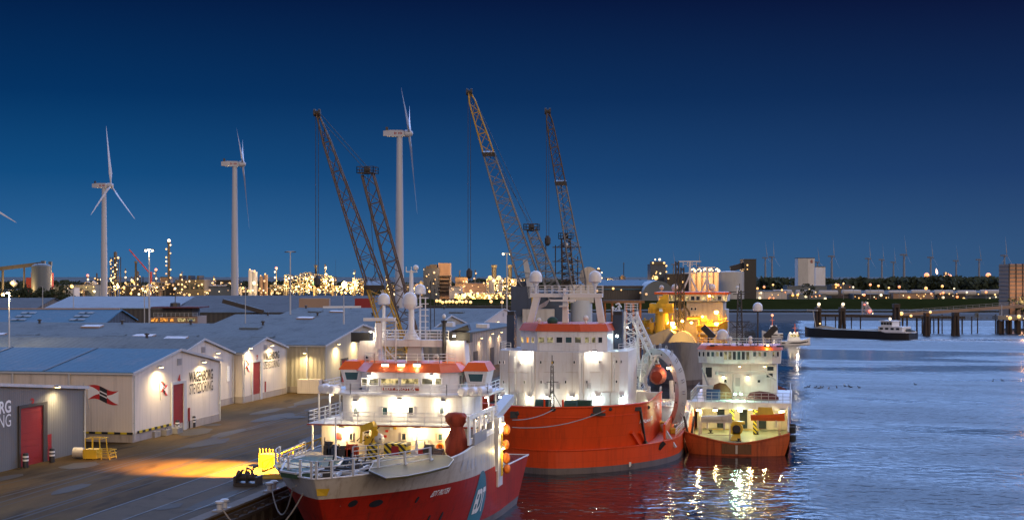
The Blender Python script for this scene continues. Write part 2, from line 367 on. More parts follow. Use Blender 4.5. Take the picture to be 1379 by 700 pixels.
# ================================================================== SETTING
QX, QZ = -52.5, 4.0
def mat_asphalt():
    m, nt, bs = nodes('asphalt'); L = nt.links.new
    tc = N(nt, 'ShaderNodeTexCoord'); mp = N(nt, 'ShaderNodeMapping'); mp.inputs['Scale'].default_value = (1, 0.25, 1); L(tc.outputs['Object'], mp.inputs['Vector'])
    a = N(nt, 'ShaderNodeTexNoise', Scale=0.12, Detail=6.0, Roughness=0.6); L(mp.outputs[0], a.inputs['Vector'])
    b = N(nt, 'ShaderNodeTexNoise', Scale=3.0, Detail=6.0, Roughness=0.7); L(tc.outputs['Object'], b.inputs['Vector'])
    s = N(nt, 'ShaderNodeTexNoise', Scale=0.35, Detail=3.0); L(mp.outputs[0], s.inputs['Vector'])
    r = N(nt, 'ShaderNodeValToRGB'); L(a.outputs['Fac'], r.inputs['Fac'])
    e = r.color_ramp.elements; e[0].position = 0.35; e[0].color = (0.045, 0.027, 0.009, 1); e[1].position = 0.68; e[1].color = (0.125, 0.076, 0.024, 1)
    st = N(nt, 'ShaderNodeValToRGB'); L(s.outputs['Fac'], st.inputs['Fac'])
    st.color_ramp.elements[0].position = 0.3; st.color_ramp.elements[0].color = (0.35, 0.35, 0.35, 1); st.color_ramp.elements[1].position = 0.42; st.color_ramp.elements[1].color = (1, 1, 1, 1)
    mx = N(nt, 'ShaderNodeMix', data_type='RGBA', blend_type='MULTIPLY'); mx.inputs['Factor'].default_value = 0.8
    L(r.outputs[0], mx.inputs['A']); L(st.outputs[0], mx.inputs['B'])
    m2 = N(nt, 'ShaderNodeMix', data_type='RGBA', blend_type='OVERLAY'); m2.inputs['Factor'].default_value = 0.35
    L(mx.outputs['Result'], m2.inputs['A']); L(b.outputs['Fac'], m2.inputs['B']); L(m2.outputs['Result'], bs.inputs['Base Color'])
    bs.inputs['Roughness'].default_value = 0.85; bs.inputs['Specular IOR Level'].default_value = .1
    bp = N(nt, 'ShaderNodeBump', Strength=0.25, Distance=0.03); L(b.outputs['Fac'], bp.inputs['Height']); L(bp.outputs[0], bs.inputs['Normal'])
    M['asphalt'] = m
mat_asphalt()
paint('apron', (0.085, 0.066, 0.045), 0.8, 0.35, 0.3, False, (0.034, 0.027, 0.02), bump=0.3)
M['apron'].node_tree.nodes['Principled BSDF'].inputs['Specular IOR Level'].default_value = .1
paint('land_dark', (0.03, 0.032, 0.024), 0.9, 0.4, 0.02, False)
paint('grass', (0.024, 0.03, 0.009), 0.95, 0.45, 0.05, False, (0.012, 0.018, 0.005)); M['grass'].node_tree.nodes['Principled BSDF'].inputs['Specular IOR Level'].default_value = .0
paint('revetment', (0.04, 0.037, 0.034), 0.9, 0.4, 0.05, False)
paint('paving_strip', (0.02, 0.018, 0.016), 0.8, 0.3, 1.0, False)

def mat_water():
    m, nt, bs = nodes('water'); L = nt.links.new
    tc = N(nt, 'ShaderNodeTexCoord')
    mp = N(nt, 'ShaderNodeMapping'); mp.inputs['Scale'].default_value = (0.85, 1.0, 1); mp.inputs['Rotation'].default_value = (0, 0, -TH); L(tc.outputs['Object'], mp.inputs['Vector'])
    w1 = N(nt, 'ShaderNodeTexNoise', Scale=0.55, Detail=2.0, Roughness=0.5, Distortion=0.3); L(mp.outputs[0], w1.inputs['Vector'])
    w2 = N(nt, 'ShaderNodeTexNoise', Scale=0.08, Detail=2.0, Roughness=0.5); L(mp.outputs[0], w2.inputs['Vector'])
    mq = N(nt, 'ShaderNodeMapping'); mq.inputs['Scale'].default_value = (0.35, 1.0, 1); mq.inputs['Rotation'].default_value = (0, 0, -TH); L(tc.outputs['Object'], mq.inputs['Vector'])
    pt = N(nt, 'ShaderNodeTexNoise', Scale=0.016, Detail=4.0, Roughness=0.55, Distortion=0.6); L(mq.outputs[0], pt.inputs['Vector'])
    rr = N(nt, 'ShaderNodeMapRange'); L(pt.outputs['Fac'], rr.inputs['Value']); rr.inputs['From Min'].default_value = 0.36; rr.inputs['From Max'].default_value = 0.52
    rr.inputs['To Min'].default_value = 0.16; rr.inputs['To Max'].default_value = 1.0
    sxw = N(nt, 'ShaderNodeSeparateXYZ'); L(tc.outputs['Object'], sxw.inputs[0]); sh = N(nt, 'ShaderNodeMapRange', interpolation_type='SMOOTHSTEP'); L(sxw.outputs['X'], sh.inputs['Value']); sh.inputs['From Min'].default_value = -3; sh.inputs['From Max'].default_value = 5; sh.inputs['To Min'].default_value = .2; sh.inputs['To Max'].default_value = 1.0
    rs = N(nt, 'ShaderNodeMath', operation='MULTIPLY'); L(rr.outputs[0], rs.inputs[0]); L(sh.outputs[0], rs.inputs[1])
    ad = N(nt, 'ShaderNodeMath', operation='MULTIPLY_ADD'); L(w2.outputs['Fac'], ad.inputs[0]); ad.inputs[1].default_value = 2.0; L(w1.outputs['Fac'], ad.inputs[2])
    b = N(nt, 'ShaderNodeBump', Distance=1.0); L(ad.outputs[0], b.inputs['Height']); L(rs.outputs[0], b.inputs['Strength'])
    L(b.outputs[0], bs.inputs['Normal'])
    bs.inputs['Base Color'].default_value = (0.005, 0.009, 0.014, 1)
    rg = N(nt, 'ShaderNodeMapRange'); L(pt.outputs['Fac'], rg.inputs['Value']); rg.inputs['From Min'].default_value = 0.36; rg.inputs['From Max'].default_value = 0.52
    rg.inputs['To Min'].default_value = 0.2; rg.inputs['To Max'].default_value = 0.42
    r2 = N(nt, 'ShaderNodeMath', operation='MULTIPLY'); L(rg.outputs[0], r2.inputs[0]); L(sh.outputs[0], r2.inputs[1]); L(r2.outputs[0], bs.inputs['Roughness'])
    bs.inputs['IOR'].default_value = 1.333
    M['water'] = m
mat_water()
struct(MB().poly((-3000, -400, 0), (6000, -400, 0), (6000, 1400, 0), (-3000, 1400, 0)).build('water', M['water']))
# quay slab, its apron and the crane rails
q = MB(); q.prism([(-900, -60), (QX, -60), (QX, 400), (-112, 400), (-150, 700), (-900, 700)], -4, QZ); struct(q.build('quay', M['asphalt']))
struct(MB().poly((-63.9, -60, QZ+.004), (QX-1.2, -60, QZ+.004), (QX-1.2, 400, QZ+.004), (-63.9, 400, QZ+.004)).build('quay_apron', M['apron']))
for x, w in ((-63.9, .22), (-59.7, .16), (-55.6, .12)):
    b = MB(); b.box(x-w, x+w, -60, 400, QZ+.006, QZ+.02); struct(b.build('crane_rail_groove', M['paving_strip']))
    b = MB(); b.box(x-.05, x+.05, -60, 400, QZ+.02, QZ+.05); struct(b.build('crane_rail', M['dark_steel']))
paint('kerb_concrete', (0.13, 0.11, 0.09), 0.85, 0.35, 0.5, False, bump=0.3); struct(MB().box(QX-1.2, QX+.12, -60, 400, QZ, QZ+.18).build('quay_kerb', M['kerb_concrete']))
# expansion joints and tar lines on the yard
j = MB()
for x0, y0, x1, y1, w in ((-84, 120, -71, 260, .09), (-75, 90, -73, 380, .07), (-68, 60, -67, 390, .1), (-90, 170, -64, 168, .06), (-90, 215, -64, 213, .06), (-79, 130, -70, 205, .06)):
    d = V((x1-x0, y1-y0, 0)).normalized(); n = V((-d.y, d.x, 0))*w; a = V((x0, y0, QZ+.008)); c = V((x1, y1, QZ+.008)); j.poly(a-n, c-n, c+n, a+n)
struct(j.build('tar_joint_lines', M['paving_strip']))
paint('patch_dark', (0.03, 0.022, 0.014), 0.8, 0.4, 0.5, False); paint('patch_light', (0.15, 0.12, 0.08), 0.85, 0.35, 0.5, False)
j = MB(); j2 = MB(); rr_ = random.Random(3)
for i in range(34):
    x = rr_.uniform(-86, -54); y = rr_.uniform(110, 250); w_ = rr_.uniform(.6, 2.4); l_ = rr_.uniform(1.5, 9); a_ = rr_.uniform(-.08, .08); dz = .022 + i*.0012
    n_ = 12; pts = [(x + (w_*math.cos(t)*math.cos(a_) - l_*math.sin(t)*math.sin(a_))*rr_.uniform(.75, 1.1), y + (w_*math.cos(t)*math.sin(a_) + l_*math.sin(t)*math.cos(a_))*rr_.uniform(.75, 1.1), QZ+dz) for t in [2*math.pi*k/n_ for k in range(n_)]]
    j.poly(*pts)
for x in (-78.5, -76.7, -71.2, -69.4):
    pts = [(x + .8*math.sin(y*.03 + x), y) for y in range(90, 300, 6)]
    for (xa, ya), (xb, yb) in zip(pts, pts[1:]): j.poly((xa-.16, ya, QZ+.012), (xa+.16, ya, QZ+.012), (xb+.16, yb, QZ+.012), (xb-.16, yb, QZ+.012))
struct(j.build('ground_stains', M['patch_dark']))
# timber faced wall under the quay edge
t = thing('quay_wall', 'dark timber faced quay wall under the mooring edge', 'wall', (QX, 120, 0))
MB().box(QX+.0, QX+.25, -55, 399, -3, 3.7).build('facing', M['timber'], t)
b = MB()
for i in range(200):
    y = -50 + i*2.25; b.box(QX+.25, QX+.6, y, y+.35, -3, 3.5)
o = b.build('pile', M['timber'], t); o['kind'] = 'stuff'
for z in (1.2, 2.9): MB().box(QX+.25, QX+.75, -55, 399, z, z+.35).build('waler', M['timber'], t)
# far land
def CP(cx, D, z): p = CAM + FW*D + RT*cx; return (p.x, p.y, z)
struct(MB().prism([CP(-9000, 690, 0)[:2], CP(-150, 690, 0)[:2], CP(-150, 880, 0)[:2], CP(30000, 880, 0)[:2], CP(30000, 40000, 0)[:2], CP(-30000, 40000, 0)[:2]], -4, 4.6).build('land', M['land_dark']))
g = MB(); prof = [(905, 3.6), (930, 7.2), (950, 9.6), (1010, 9.8), (1150, 6.5), (1500, 5.5)]
xs = [-160 + i*40 for i in range(90)]
for (d0, z0), (d1, z1) in zip(prof, prof[1:]):
    for x0, x1 in zip(xs, xs[1:]): g.poly(CP(x0, d0, z0 + .3*math.sin(x0*.05)), CP(x1, d0, z0 + .3*math.sin(x1*.05)), CP(x1, d1, z1 + .3*math.sin(x1*.05)), CP(x0, d1, z1 + .3*math.sin(x0*.05)))
tag(g.build('grass_bank', M['grass']), None, None, None, 'structure')
g = MB()
for x0, x1 in zip(xs, xs[1:]):
    g.poly(CP(x0, 822, -1), CP(x1, 822, -1), CP(x1, 850, 3.2), CP(x0, 850, 3.2)); g.poly(CP(x0, 850, 3.2), CP(x1, 850, 3.2), CP(x1, 906, 3.9), CP(x0, 906, 3.9))
struct(g.build('shore_revetment', M['revetment']))

# ================================================================== SHEDS ON THE QUAY
def flag_emblem(parent, fn, name='flag_emblem'):
    """the company flag painted on the wall: red field, white side triangles, black centre with two white stripes, grey pole. fn(u, v) maps 0..1 x 0..1"""
    def wav(u): return 0.10*math.sin(u*6.0) - 0.22*u
    def g(u, v, l): return fn(0.12 + 0.88*u, 0.2 + 0.72*v + wav(u) + .06, l)
    e = MB()
    n = 10
    for i in range(n):
        e.add([g(i/n, 0, .02), g((i+1)/n, 0, .02), g((i+1)/n, 1, .02), g(i/n, 1, .02)], [(0, 1, 2, 3)])
    e.mi = 1
    for s in (0, 1):
        for i in range(5):
            a, b2 = i/5*.44, (i+1)/5*.44
            f = lambda x: .5*(1 - x/.44)
            ua, ub = (a, b2) if not s else (1-a, 1-b2)
            pts = [g(ua, .5-f(a), .035), g(ub, .5-f(b2), .035), g(ub, .5+f(b2), .035), g(ua, .5+f(a), .035)]
            e.add(pts if not s else pts[::-1], [(0, 1, 2, 3)])
    e.mi = 2
    e.add([g(.38, .0, .05), g(.62, .0, .05), g(.62, 1, .05), g(.38, 1, .05)], [(0, 1, 2, 3)])
    e.mi = 1
    for v in (.35, .6): e.add([g(.38, v, .06), g(.62, v, .06), g(.62, v+.09, .06), g(.38, v+.09, .06)], [(0, 1, 2, 3)])
    o = e.build(name, [M['red_paint'], M['sign_white'], M['sign_black']], parent)
    p = MB(); p.beam(fn(.0, 1.12, .05), fn(.16, -.25, .05), .14, .06); p.build('flag_pole', M['light_grey'], o)
    return o
def shed(label, xf, xb, y0, y1, ze, zr, wall='shed_cream', roof='roof_grey', yr=None, plinth=True, sky=0, name='warehouse', group='quayside warehouses', z0=QZ):
    yr = yr or (y0+y1)/2
    t = thing(name, label, 'warehouse', (xf, (y0+y1)/2, z0), group)
    w = MB()
    prof = [(y0, z0), (y1, z0), (y1, ze), (yr, zr), (y0, ze)]
    w.add([(xf, y, z) for y, z in prof] + [(xb, y, z) for y, z in prof], [(0, 1, 2, 3, 4), (9, 8, 7, 6, 5), (1, 6, 7, 2), (0, 4, 9, 5)])
    w.build('wall', M[wall], t)
    r = MB()
    for ya, yb, za, zb in ((y0-.35, yr, ze-.35*(zr-ze)/(yr-y0), zr), (yr, y1+.35, zr, ze-.35*(zr-ze)/(y1-yr))):
        r.slab([(xf+.3, ya, za+.03), (xf+.3, yb, zb+.03), (xb-.3, yb, zb+.03), (xb-.3, ya, za+.03)][::-1], (0, 0, .22))
    ro = r.build('roof', M[roof], t)
    tr = MB()
    for ya, yb, za, zb in ((y0-.38, yr, ze-.1, zr+.06), (yr, y1+.38, zr+.06, ze-.1)):
        tr.beam((xf+.34, ya, za+.1), (xf+.34, yb, zb+.1), .08, .36)
    tr.beam((xf+.3, y0-.42, ze-.02), (xb, y0-.42, ze-.02), .14, .22)
    tr.build('roof_trim', M['light_grey'], t)
    if plinth:
        p = MB(); p.box(xf, xf+.12, y0-.12, y1, z0, z0+1.1); p.box(xb, xf, y0-.12, y0, z0, z0+1.1); p.build('plinth', M['plinth'], t)
    for i in range(sky):
        x = xf - 9 - (xf-xb-14)*(i+RN.uniform(.1, .5))/sky; f = RN.choice((.25, .7)); yy = y0 + (yr-y0)*f; zz = ze + (zr-ze)*f + .2
        s = (zr-ze)/(yr-y0)
        m = MB(); m.slab([(x, yy, zz+.08), (x-4.2, yy, zz+.08), (x-4.2, yy+2.2, zz+2.2*s+.08), (x, yy+2.2, zz+2.2*s+.08)], (0, 0, .3)); m.build('skylight', M['skylight_tan' if RN.random() < .5 else 'roof_grey'], ro)
        if i % 2 == 0:
            m = MB(); m.lathe((x-8, yr-1.5, zr-.1), [(.25, 0), (.25, .7), (.45, .7), (.45, .95), (.1, 1.1)], 8); m.build('roof_vent', M['dark_steel'], ro)
    for y_ in (y0+.35, y1-.35): m = MB(); m.tube((xf+.16, y_, z0+.3), (xf+.16, y_, ze-.3), .09, n=6); m.box(xf, xf+.2, y_-.12, y_+.12, z0+2.5, z0+2.6); m.build('downpipe', M['light_grey'], t)
    m = MB()
    for i in range(6): m.box(xf+.0, xf+.1, yr-.7, yr+.7, zr-2.0+i*.16, zr-1.92+i*.16)
    m.build('louvre', M['grey_paint'], t)
    return t
def wall_lamp(parent, p, power=260, c=(1, 0.76, 0.4), aim=(0.55, 0, -1)):
    power *= 2.0
    p = V(p); a = V(aim).normalized(); n = V((a.x, a.y, 0)).normalized(); sd = n.cross(UP)
    h = MB(); h.tube(p, p + n*.5 + UP*.12, .05, n=5); h.obox(p + n*.6 + UP*.1, n*.24, sd*.26, UP*.12)
    hh = h.build('wall_lamp', M['grey_paint'], parent)
    b = MB(); b.obox(p + n*.66 - UP*.05, n*.22, sd*.22, UP*.06); b.build('lens', M['lamp_warm'], hh)
    light(p + n*1.25 - UP*.25, power, c, .12, V((a.x*.2, a.y*.2, -1)), 172, .9)
def sdoor(t, xf, px0, py0, px1, py1):
    a = on_x(px0, py1, xf); b = on_x(px1, py1, xf); z1 = on_x(px0, py0, xf).z
    d = MB(); n = 9
    for i in range(n):
        za, zb = QZ + (z1-QZ)*i/n, QZ + (z1-QZ)*(i+1)/n
        d.box(xf+.02, xf+.08, a.y, b.y, za+.02, zb-.02)
    d.box(xf+.01, xf+.05, a.y, b.y, QZ, z1); d.build('door', M['red_door'], t)
    f = MB(); f.box(xf+.01, xf+.22, a.y-.35, a.y, QZ, z1+.35); f.box(xf+.01, xf+.22, b.y, b.y+.9, QZ, z1+.35); f.box(xf+.01, xf+.22, a.y, b.y, z1, z1+.35)
    f.build('door_frame', M['light_grey' if xf > -87.5 or xf < -90 else 'dark_steel'], t)
    return a.y, b.y, z1
def wall_text(t, xf, s, px0, px1, py0, py1, mat, bold):
    a = on_x(px0, py1, xf+.02); b = on_x(px1, py1, xf+.02); z1 = on_x(px0, py0, xf+.02).z
    text(s, flat((xf+.02, a.y, a.z), (0, b.y-a.y, 0), (0, 0, z1-a.z), lift=.03), mat, t, bold)
# shed 3 (dark grey)
t = shed('dark grey warehouse with red roller door numbered 3', -88, -190, 113, 163.5, 12.0, 14.2, 'shed_grey', 'roof_grey', plinth=False)
sdoor(t, -88, 26, 550, 56.5, 629)
wall_text(t, -88, '3', 41, 46, 536, 549, 'red_paint', True)
wall_text(t, -88, 'WAGENBORG', -70, 14.5, 551, 569.5, 'sign_white', True)
wall_text(t, -88, 'STEVEDORING', -70, 14.5, 571, 589.5, 'sign_white', False)
wall_lamp(t, on_x(71, 520.5, -88), 1300)
wall_lamp(t, (-88, 132, 13), 1300)
p = on_x(65.5, 592, -88); MB().box(-87.98, -87.9, p.y-.5, p.y+.5, QZ, QZ+3.1).build('side_door', M['red_door'], t)
p = on_x(63, 602, -88); MB().box(-87.98, -87.9, p.y-.3, p.y+.1, QZ+1.4, QZ+2.3).build('notice', M['sign_white'], t)
# shed 4 (flag on its side wall)
t = shed('cream warehouse with blue roof and a big painted flag on its side wall', -86.5, -185, 173.3, 202.3, 13.1, 15.4, 'shed_cream', 'roof_blue')
R4 = [c for c in t.children if c.name.startswith('roof') and 'trim' not in c.name][0]
for x in (-99, -112.5, -126, -139.5, -153, -166): MB().slab([(x, 173.0, 13.33), (x-.35, 173.0, 13.33), (x-.35, 187.8, 15.68), (x, 187.8, 15.68)][::-1], (0, 0, .06)).build('roof_seam', M['seam'], R4)
sdoor(t, -86.5, 231.5, 518, 246, 577)
wall_text(t, -86.5, '4', 239, 243, 504, 516, 'red_paint', True)
wall_text(t, -86.5, 'WAGENBORG', 254.5, 286.5, 501, 515.5, 'sign_black', True)
wall_text(t, -86.5, 'STEVEDORING', 255, 286.5, 517, 531, 'sign_black', False)
o4 = on_x(214, 534, -86.5); e4 = on_x(225.5, 514, -86.5)
flag_emblem(t, lambda u, v, l: V((-86.48+l, o4.y + (e4.y-o4.y)*u, o4.z + (on_x(214, 514, -86.5).z-o4.z)*v)))
a = on_y(113, 544, 173.28); b = on_y(160, 519, 173.28)
flag_emblem(t, lambda u, v, l: V((a.x + (b.x-a.x)*u, 173.28-l, a.z + (b.z-a.z)*v)), 'flag_emblem')
for px, py in ((211, 494), (269.5, 487)): wall_lamp(t, on_x(px, py, -86.5), 1800)
MB().box(-100, -86.3, 172.95, 173.15, QZ+1.1, QZ+1.35).build('hazard_stripe', M['hazard_flat'], t)
MB().box(-86.35, -86.2, 174.5, 184.5, QZ+1.1, QZ+1.4).build('hazard_stripe', M['hazard_flat'], t)
for px in (17, 93): x = on_y(px, 510, 173).x; MB().tube((x, 173.0, QZ), (x, 173.0, 13), .16, n=8).build('downpipe', M['light_grey'], t)
p = on_x(254, 560, -86.5); MB().box(-86.48, -86.38, p.y-.25, p.y+.25, QZ, QZ+3.0).build('side_door', M['red_door'], t)
# shed 5 (set back)
t = shed('plain cream warehouse set back between two lettered sheds', -96, -185, 205, 230.2, 12.7, 15.5, 'shed_cream', 'roof_grey')
wall_lamp(t, on_x(289, 475, -96), 1500)
p = on_x(307, 502, -96); MB().box(-95.98, -95.9, p.y-.6, p.y+.6, p.z-1.4, p.z+1.2).build('notice', M['sign_white'], t)
# shed 7
t = shed('cream warehouse with red door, small flag and black lettering beside the beige wall', -94.6, -185, 230.9, 252.4, 12.6, 14.7, 'shed_cream', 'roof_grey', sky=4)
sdoor(t, -94.6, 339.5, 488, 349.5, 533)
wall_text(t, -94.6, '7', 345, 347.5, 478, 486, 'red_paint', True)
wall_text(t, -94.6, 'WAGENBORG', 354.5, 376, 475, 485.5, 'sign_black', True)
wall_text(t, -94.6, 'STEVEDORING', 355, 376, 487, 497, 'sign_black', False)
o7 = on_x(328.5, 501, -94.6); e7 = on_x(336, 485, -94.6)
flag_emblem(t, lambda u, v, l: V((-94.58+l, o7.y + (e7.y-o7.y)*u, o7.z + (on_x(328, 485, -94.6).z-o7.z)*v)))
for px, py in ((333, 468.5), (362, 465)): wall_lamp(t, on_x(px, py, -94.6), 1900)
p = on_x(357, 524, -94.6); MB().box(-94.58, -94.5, p.y-.25, p.y+.25, QZ, QZ+3).build('side_door', M['red_door'], t)
# shed 8 with beige side wall
t = shed('long grey roofed warehouse whose beige side wall stands behind the lettered shed', -87.8, -195, 254.6, 301, 12.8, 15.9, 'shed_beige', 'roof_grey', sky=11)
for px, py in ((452, 463), (476, 455)): wall_lamp(t, on_x(px, py, -87.8), 2200)
wall_lamp(t, (-91.5, 254.5, 11.5), 900, aim=(0, -.6, -1))
MB().box(-91.4, -91.1, 254.3, 254.56, QZ, 12.6).build('downpipe', M['light_grey'], t)
MB().box(-92.5, -88.2, 252.6, 254.5, QZ, QZ+2.6).build('lean_to', M['shed_cream'], t)
sdoor(t, -87.8, 459, 485, 466, 522)
# further sheds
t = shed('low grey roofed warehouse in the middle of the shed rows', -87, -145, 326, 374, 12.4, 15.8, 'shed_beige', 'roof_grey', sky=6)
t = shed('farthest quay warehouse with a pink lit gable under its grey roof', -86, -150, 376, 446, 12.2, 16.2, 'shed_cream', 'roof_grey', sky=7)
for px, py in ((668, 433), (698, 431)): wall_lamp(t, on_x(px, py, -86), 2400, (1, .55, .35))
t = thing('warehouse_annex', 'tall grey ribbed annex with wall lamps in front of the farthest gable', 'annex', (-74, 343, QZ))
MB().box(-85.9, -74, 311, 373.5, QZ, 12.9).build('wall', M['shed_ribbed'], t)
MB().slab([(-85.9, 310.6, 13.4), (-73.6, 310.6, 12.92), (-73.6, 374, 12.92), (-85.9, 374, 13.4)], (0, 0, .25)).build('roof', M['roof_grey'], t)
for px, py in ((645, 455), (660, 449), (672, 447), (629, 459)): wall_lamp(t, on_x(px, py, -74), 900, (1, .65, .35))
for y in (320, 338, 356): MB().box(-73.98, -73.88, y, y+4, QZ, QZ+4.5).build('door', M['dark_steel'], t)
# white roof boxes on the far roofs
for i, (px0, px1, py) in enumerate(((598, 612, 437), (643, 658, 439))):
    a = P(px0, py, 350); b = P(px1, py, 350)
    t = tag(MB().box(a.x, b.x, a.y-1.5, a.y+1.5, a.z-1, a.z+.6).build('roof_unit', M['white_paint']), ('pink lit box on the shed roof beside the black funnel mast', 'pale box on the shed roof beside the ribbed annex')[i], 'roof unit')

# ================================================================== BUILDINGS BEHIND THE SHEDS
def hall(label, px0, px1, py_r, py_e, D, depth, wall='shed_dark', roof='roof_pale', cat='hall', name='storage_hall', z0=QZ, half=True, skew=0):
    """long hall whose ridge runs across the view: from px0 to px1 at distance D, ridge height from py_r, eave from py_e"""
    a = PD(px0, D, 0); b = PD(px1, D, 0); u = (b-a).normalized(); n = V((-u.y, u.x, 0)); ze = CAMZ - (py_e-HY)/FPX*D; zr = CAMZ - (py_r-HY)/FPX*(D+depth/2)
    t = thing(name, label, cat, (a.x, a.y, z0))
    prof = [(0, z0), (depth, z0), (depth, ze), (depth/2, zr), (0, ze)]
    w = MB(); w.add([a + n*k + UP*z for k, z in prof] + [b + n*k + UP*z for k, z in prof], [(4, 3, 2, 1, 0), (5, 6, 7, 8, 9), (0, 5, 9, 4), (1, 2, 7, 6)]); w.build('wall', M[wall], t)
    r = MB()
    for k0, k1, q0, q1 in ((-.5, depth/2, ze-.2, zr), (depth/2, depth+.5, zr, ze-.2)):
        r.slab([a - u*.5 + n*k0 + UP*(q0+.05), b + u*.5 + n*k0 + UP*(q0+.05), b + u*.5 + n*k1 + UP*(q1+.05), a - u*.5 + n*k1 + UP*(q1+.05)], (0, 0, .3))
    r.build('roof', M[roof], t)
    return t, a, u, n, ze, zr
t, a, u, n, ze, zr = hall('grey hall with pale skylight strips and a pink ridge behind the blue roof', -60, 139, 418, 436, 345, 30, 'shed_dark', 'roof_blue')
for px in (15, 23, 95, 103):
    for k in range(3):
        f = (.2+.25*k); c = a + u*((px+60)/FPX*345) + n*(15*f) + UP*(ze+(zr-ze)*f+.45); MB().obox(c, u*1.1, (n*15+UP*(zr-ze)).normalized()*.8, UP*.05).build('skylight', M['roof_pale'], t)
MB().beam(a+n*15+UP*(zr+.45), a+u*36+n*15+UP*(zr+.45), .5, .3).build('ridge_cap', M['skylight_tan'], t)
hall('dark hall with a long pale blue roof behind the sheds', 62, 236, 400, 415, 520, 60, 'shed_dark', 'roof_pale')
hall('dark hall with low pale roof at the edge of the yard', -80, 45, 402, 417, 560, 50, 'shed_dark', 'roof_dark')
t, a, u, n, ze, zr = hall('very long dark grey roofed hall in front of the refinery', 236, 505, 399, 421, 500, 70, 'shed_dark', 'roof_dark')
c = P(490, 410, 499.5); MB().obox(c, u*3.2, n*.2, UP*2.2).build('door', M['red_door'], t)
MB().beam(P(300, 405, 498), P(355, 420, 498), 1.2, 1.5).build('conveyor', M['dark_steel'], t)
t = tag(MB().obox(P(424, 408, 470), u*5, n*2, UP*1.6).box(*[v for p in (P(403, 412, 473),) for v in (p.x, p.x+1, p.y, p.y+1, QZ, p.z)]).build('conveyor_house', M['brick_tan']), 'tan boxy house on a post before the dark hall', 'conveyor house')
# office with lit windows
D = 405; a = PD(207, D, 0); b = PD(266, D, 0); u = (b-a).normalized(); n = V((-u.y, u.x, 0))
zt = CAMZ-(414-HY)/FPX*D
t = thing('office_building', 'low office with glowing orange windows and a thin red roof edge', 'office', (a.x, a.y, QZ))
MB().obox((a+b)/2 + n*6 + UP*((QZ+zt-2.6)/2), (b-a)/2, n*6, UP*((zt-2.6-QZ)/2)).build('wall', M['brick_tan'], t)
MB().obox((a+b)/2 + n*7 + UP*(zt-1.4), (b-a)/2-u*2, n*5, UP*1.15).build('upper_storey', M['shed_dark'], t)
MB().obox((a+b)/2 + n*6 + UP*(zt), (b-a)/2+u*.6, n*7, UP*.2).build('roof', M['tarp_maroon'], t)
MB().rail([a - n*.2 + UP*(zt-2.6), b - n*.2 + UP*(zt-2.6)], 1.1, .06, 2, 1.2).build('railing', M['light_grey'], t)
for px0, px1, m in ((203, 213, 'room_orange'), (215.5, 226, 'room_orange'), (229, 234, 'room_orange'), (239, 250, 'room_warm'), (252, 263, 'room_dim')):
    p0 = P(px0, 433, D-.05); p1 = P(px1, 433, D-.05); z1 = P(px0, 428, D-.05).z
    window(t, p0, p1, V((p1.x, p1.y, z1)), V((p0.x, p0.y, z1)), mat=m, fr=.15, fmat='brick_tan')
p = P(236, 405, D+6); MB().tube((p.x, p.y, zt), (p.x, p.y, zt+5), .12, n=5).lathe((p.x, p.y, zt+.2), [(1.6, 0), (1.5, 1), (.6, 1.3)], 8).build('roof_mast', M['dark_steel'], t)
# ================================================================== INDUSTRY ON THE HORIZON
LAMPS = ['far_warm', 'far_dim', 'far_yellow', 'far_white_lamp', 'far_dim']
def lampdots(parent, pts, r, mats=LAMPS, name='lamp'):
    for p in pts: bulb(p, r*RN.choice((.5, .6, .7, .8, .9, 1.1, 1.6)), RN.choice(mats), parent, name)
class Far:
    """frame at distance D: u to the right, n away, heights from pixel rows"""
    def __init__(s, px0, px1, D):
        s.D = D; s.a = PD(px0, D, 0); s.b = PD(px1, D, 0); s.u = (s.b-s.a).normalized(); s.n = V((-s.u.y, s.u.x, 0)); s.k = D/FPX; s.px0 = px0
    def z(s, py): return CAMZ - (py-HY)*s.k
    def p(s, px, py, d=0): q = PD(px, s.D, s.z(py)); return q + s.n*d
    def blk(s, mb, px0, px1, py, depth=None, d=0, z0=QZ, pyb=None):
        a = s.p(px0, py, d); b = s.p(px1, py, d); w = (b-a).length; dp = depth or w
        zb = z0 if pyb is None else s.z(pyb)
        return mb.obox((a+b)/2 + s.n*dp/2 + UP*((a.z+zb)/2 - a.z), s.u*w/2, s.n*dp/2, UP*(a.z-zb)/2)
    def cyl(s, mb, px, w, py, d=0, z0=QZ, n=16, dome=0.0, r2=None):
        c = s.p(px, py, d); r = w*s.k/2; r2 = r if r2 is None else r2*s.k/2
        prof = [(r, z0), (r2, c.z)]
        if dome: prof += [(r2*.75, c.z + r*dome*.6), (r2*.25, c.z + r*dome)]
        return mb.lathe((c.x, c.y, 0), prof, n)
G_IND = 'refinery units on the horizon'
# red block + grey silo + conveyor
f = Far(44, 70, 1000)
t = thing('silo', 'big dark grey storage silo beside the red block', 'silo', f.p(57, 372)*1)
m = MB(); f.cyl(m, 56, 26, 358, dome=.25, n=24); m.build('shell', M['silo_grey'], t, True)
m = MB(); f.blk(m, 52, 57, 351, pyb=358, d=5); m.build('head_house', M['silo_grey'], t); m = MB(); f.blk(m, 62, 66, 352, pyb=358, d=5); m.build('head_house', M['silo_grey'], t)
t = thing('factory_block', 'plain red factory block beside the dark grey silo', 'factory', f.p(35, 372))
m = MB(); f.blk(m, 25.5, 44.5, 367, 20, 25); f.blk(m, 18, 26, 374, 20, 26); m.build('wall', M['far_red'], t)
lampdots(t, [f.p(18, 381, -2), f.p(70, 382, -2), f.p(86, 386, -2)], .6, ['far_white_lamp'])
t = thing('conveyor_gantry', 'thin grey conveyor gantry leading up to the silo', 'conveyor', f.p(0, 400))
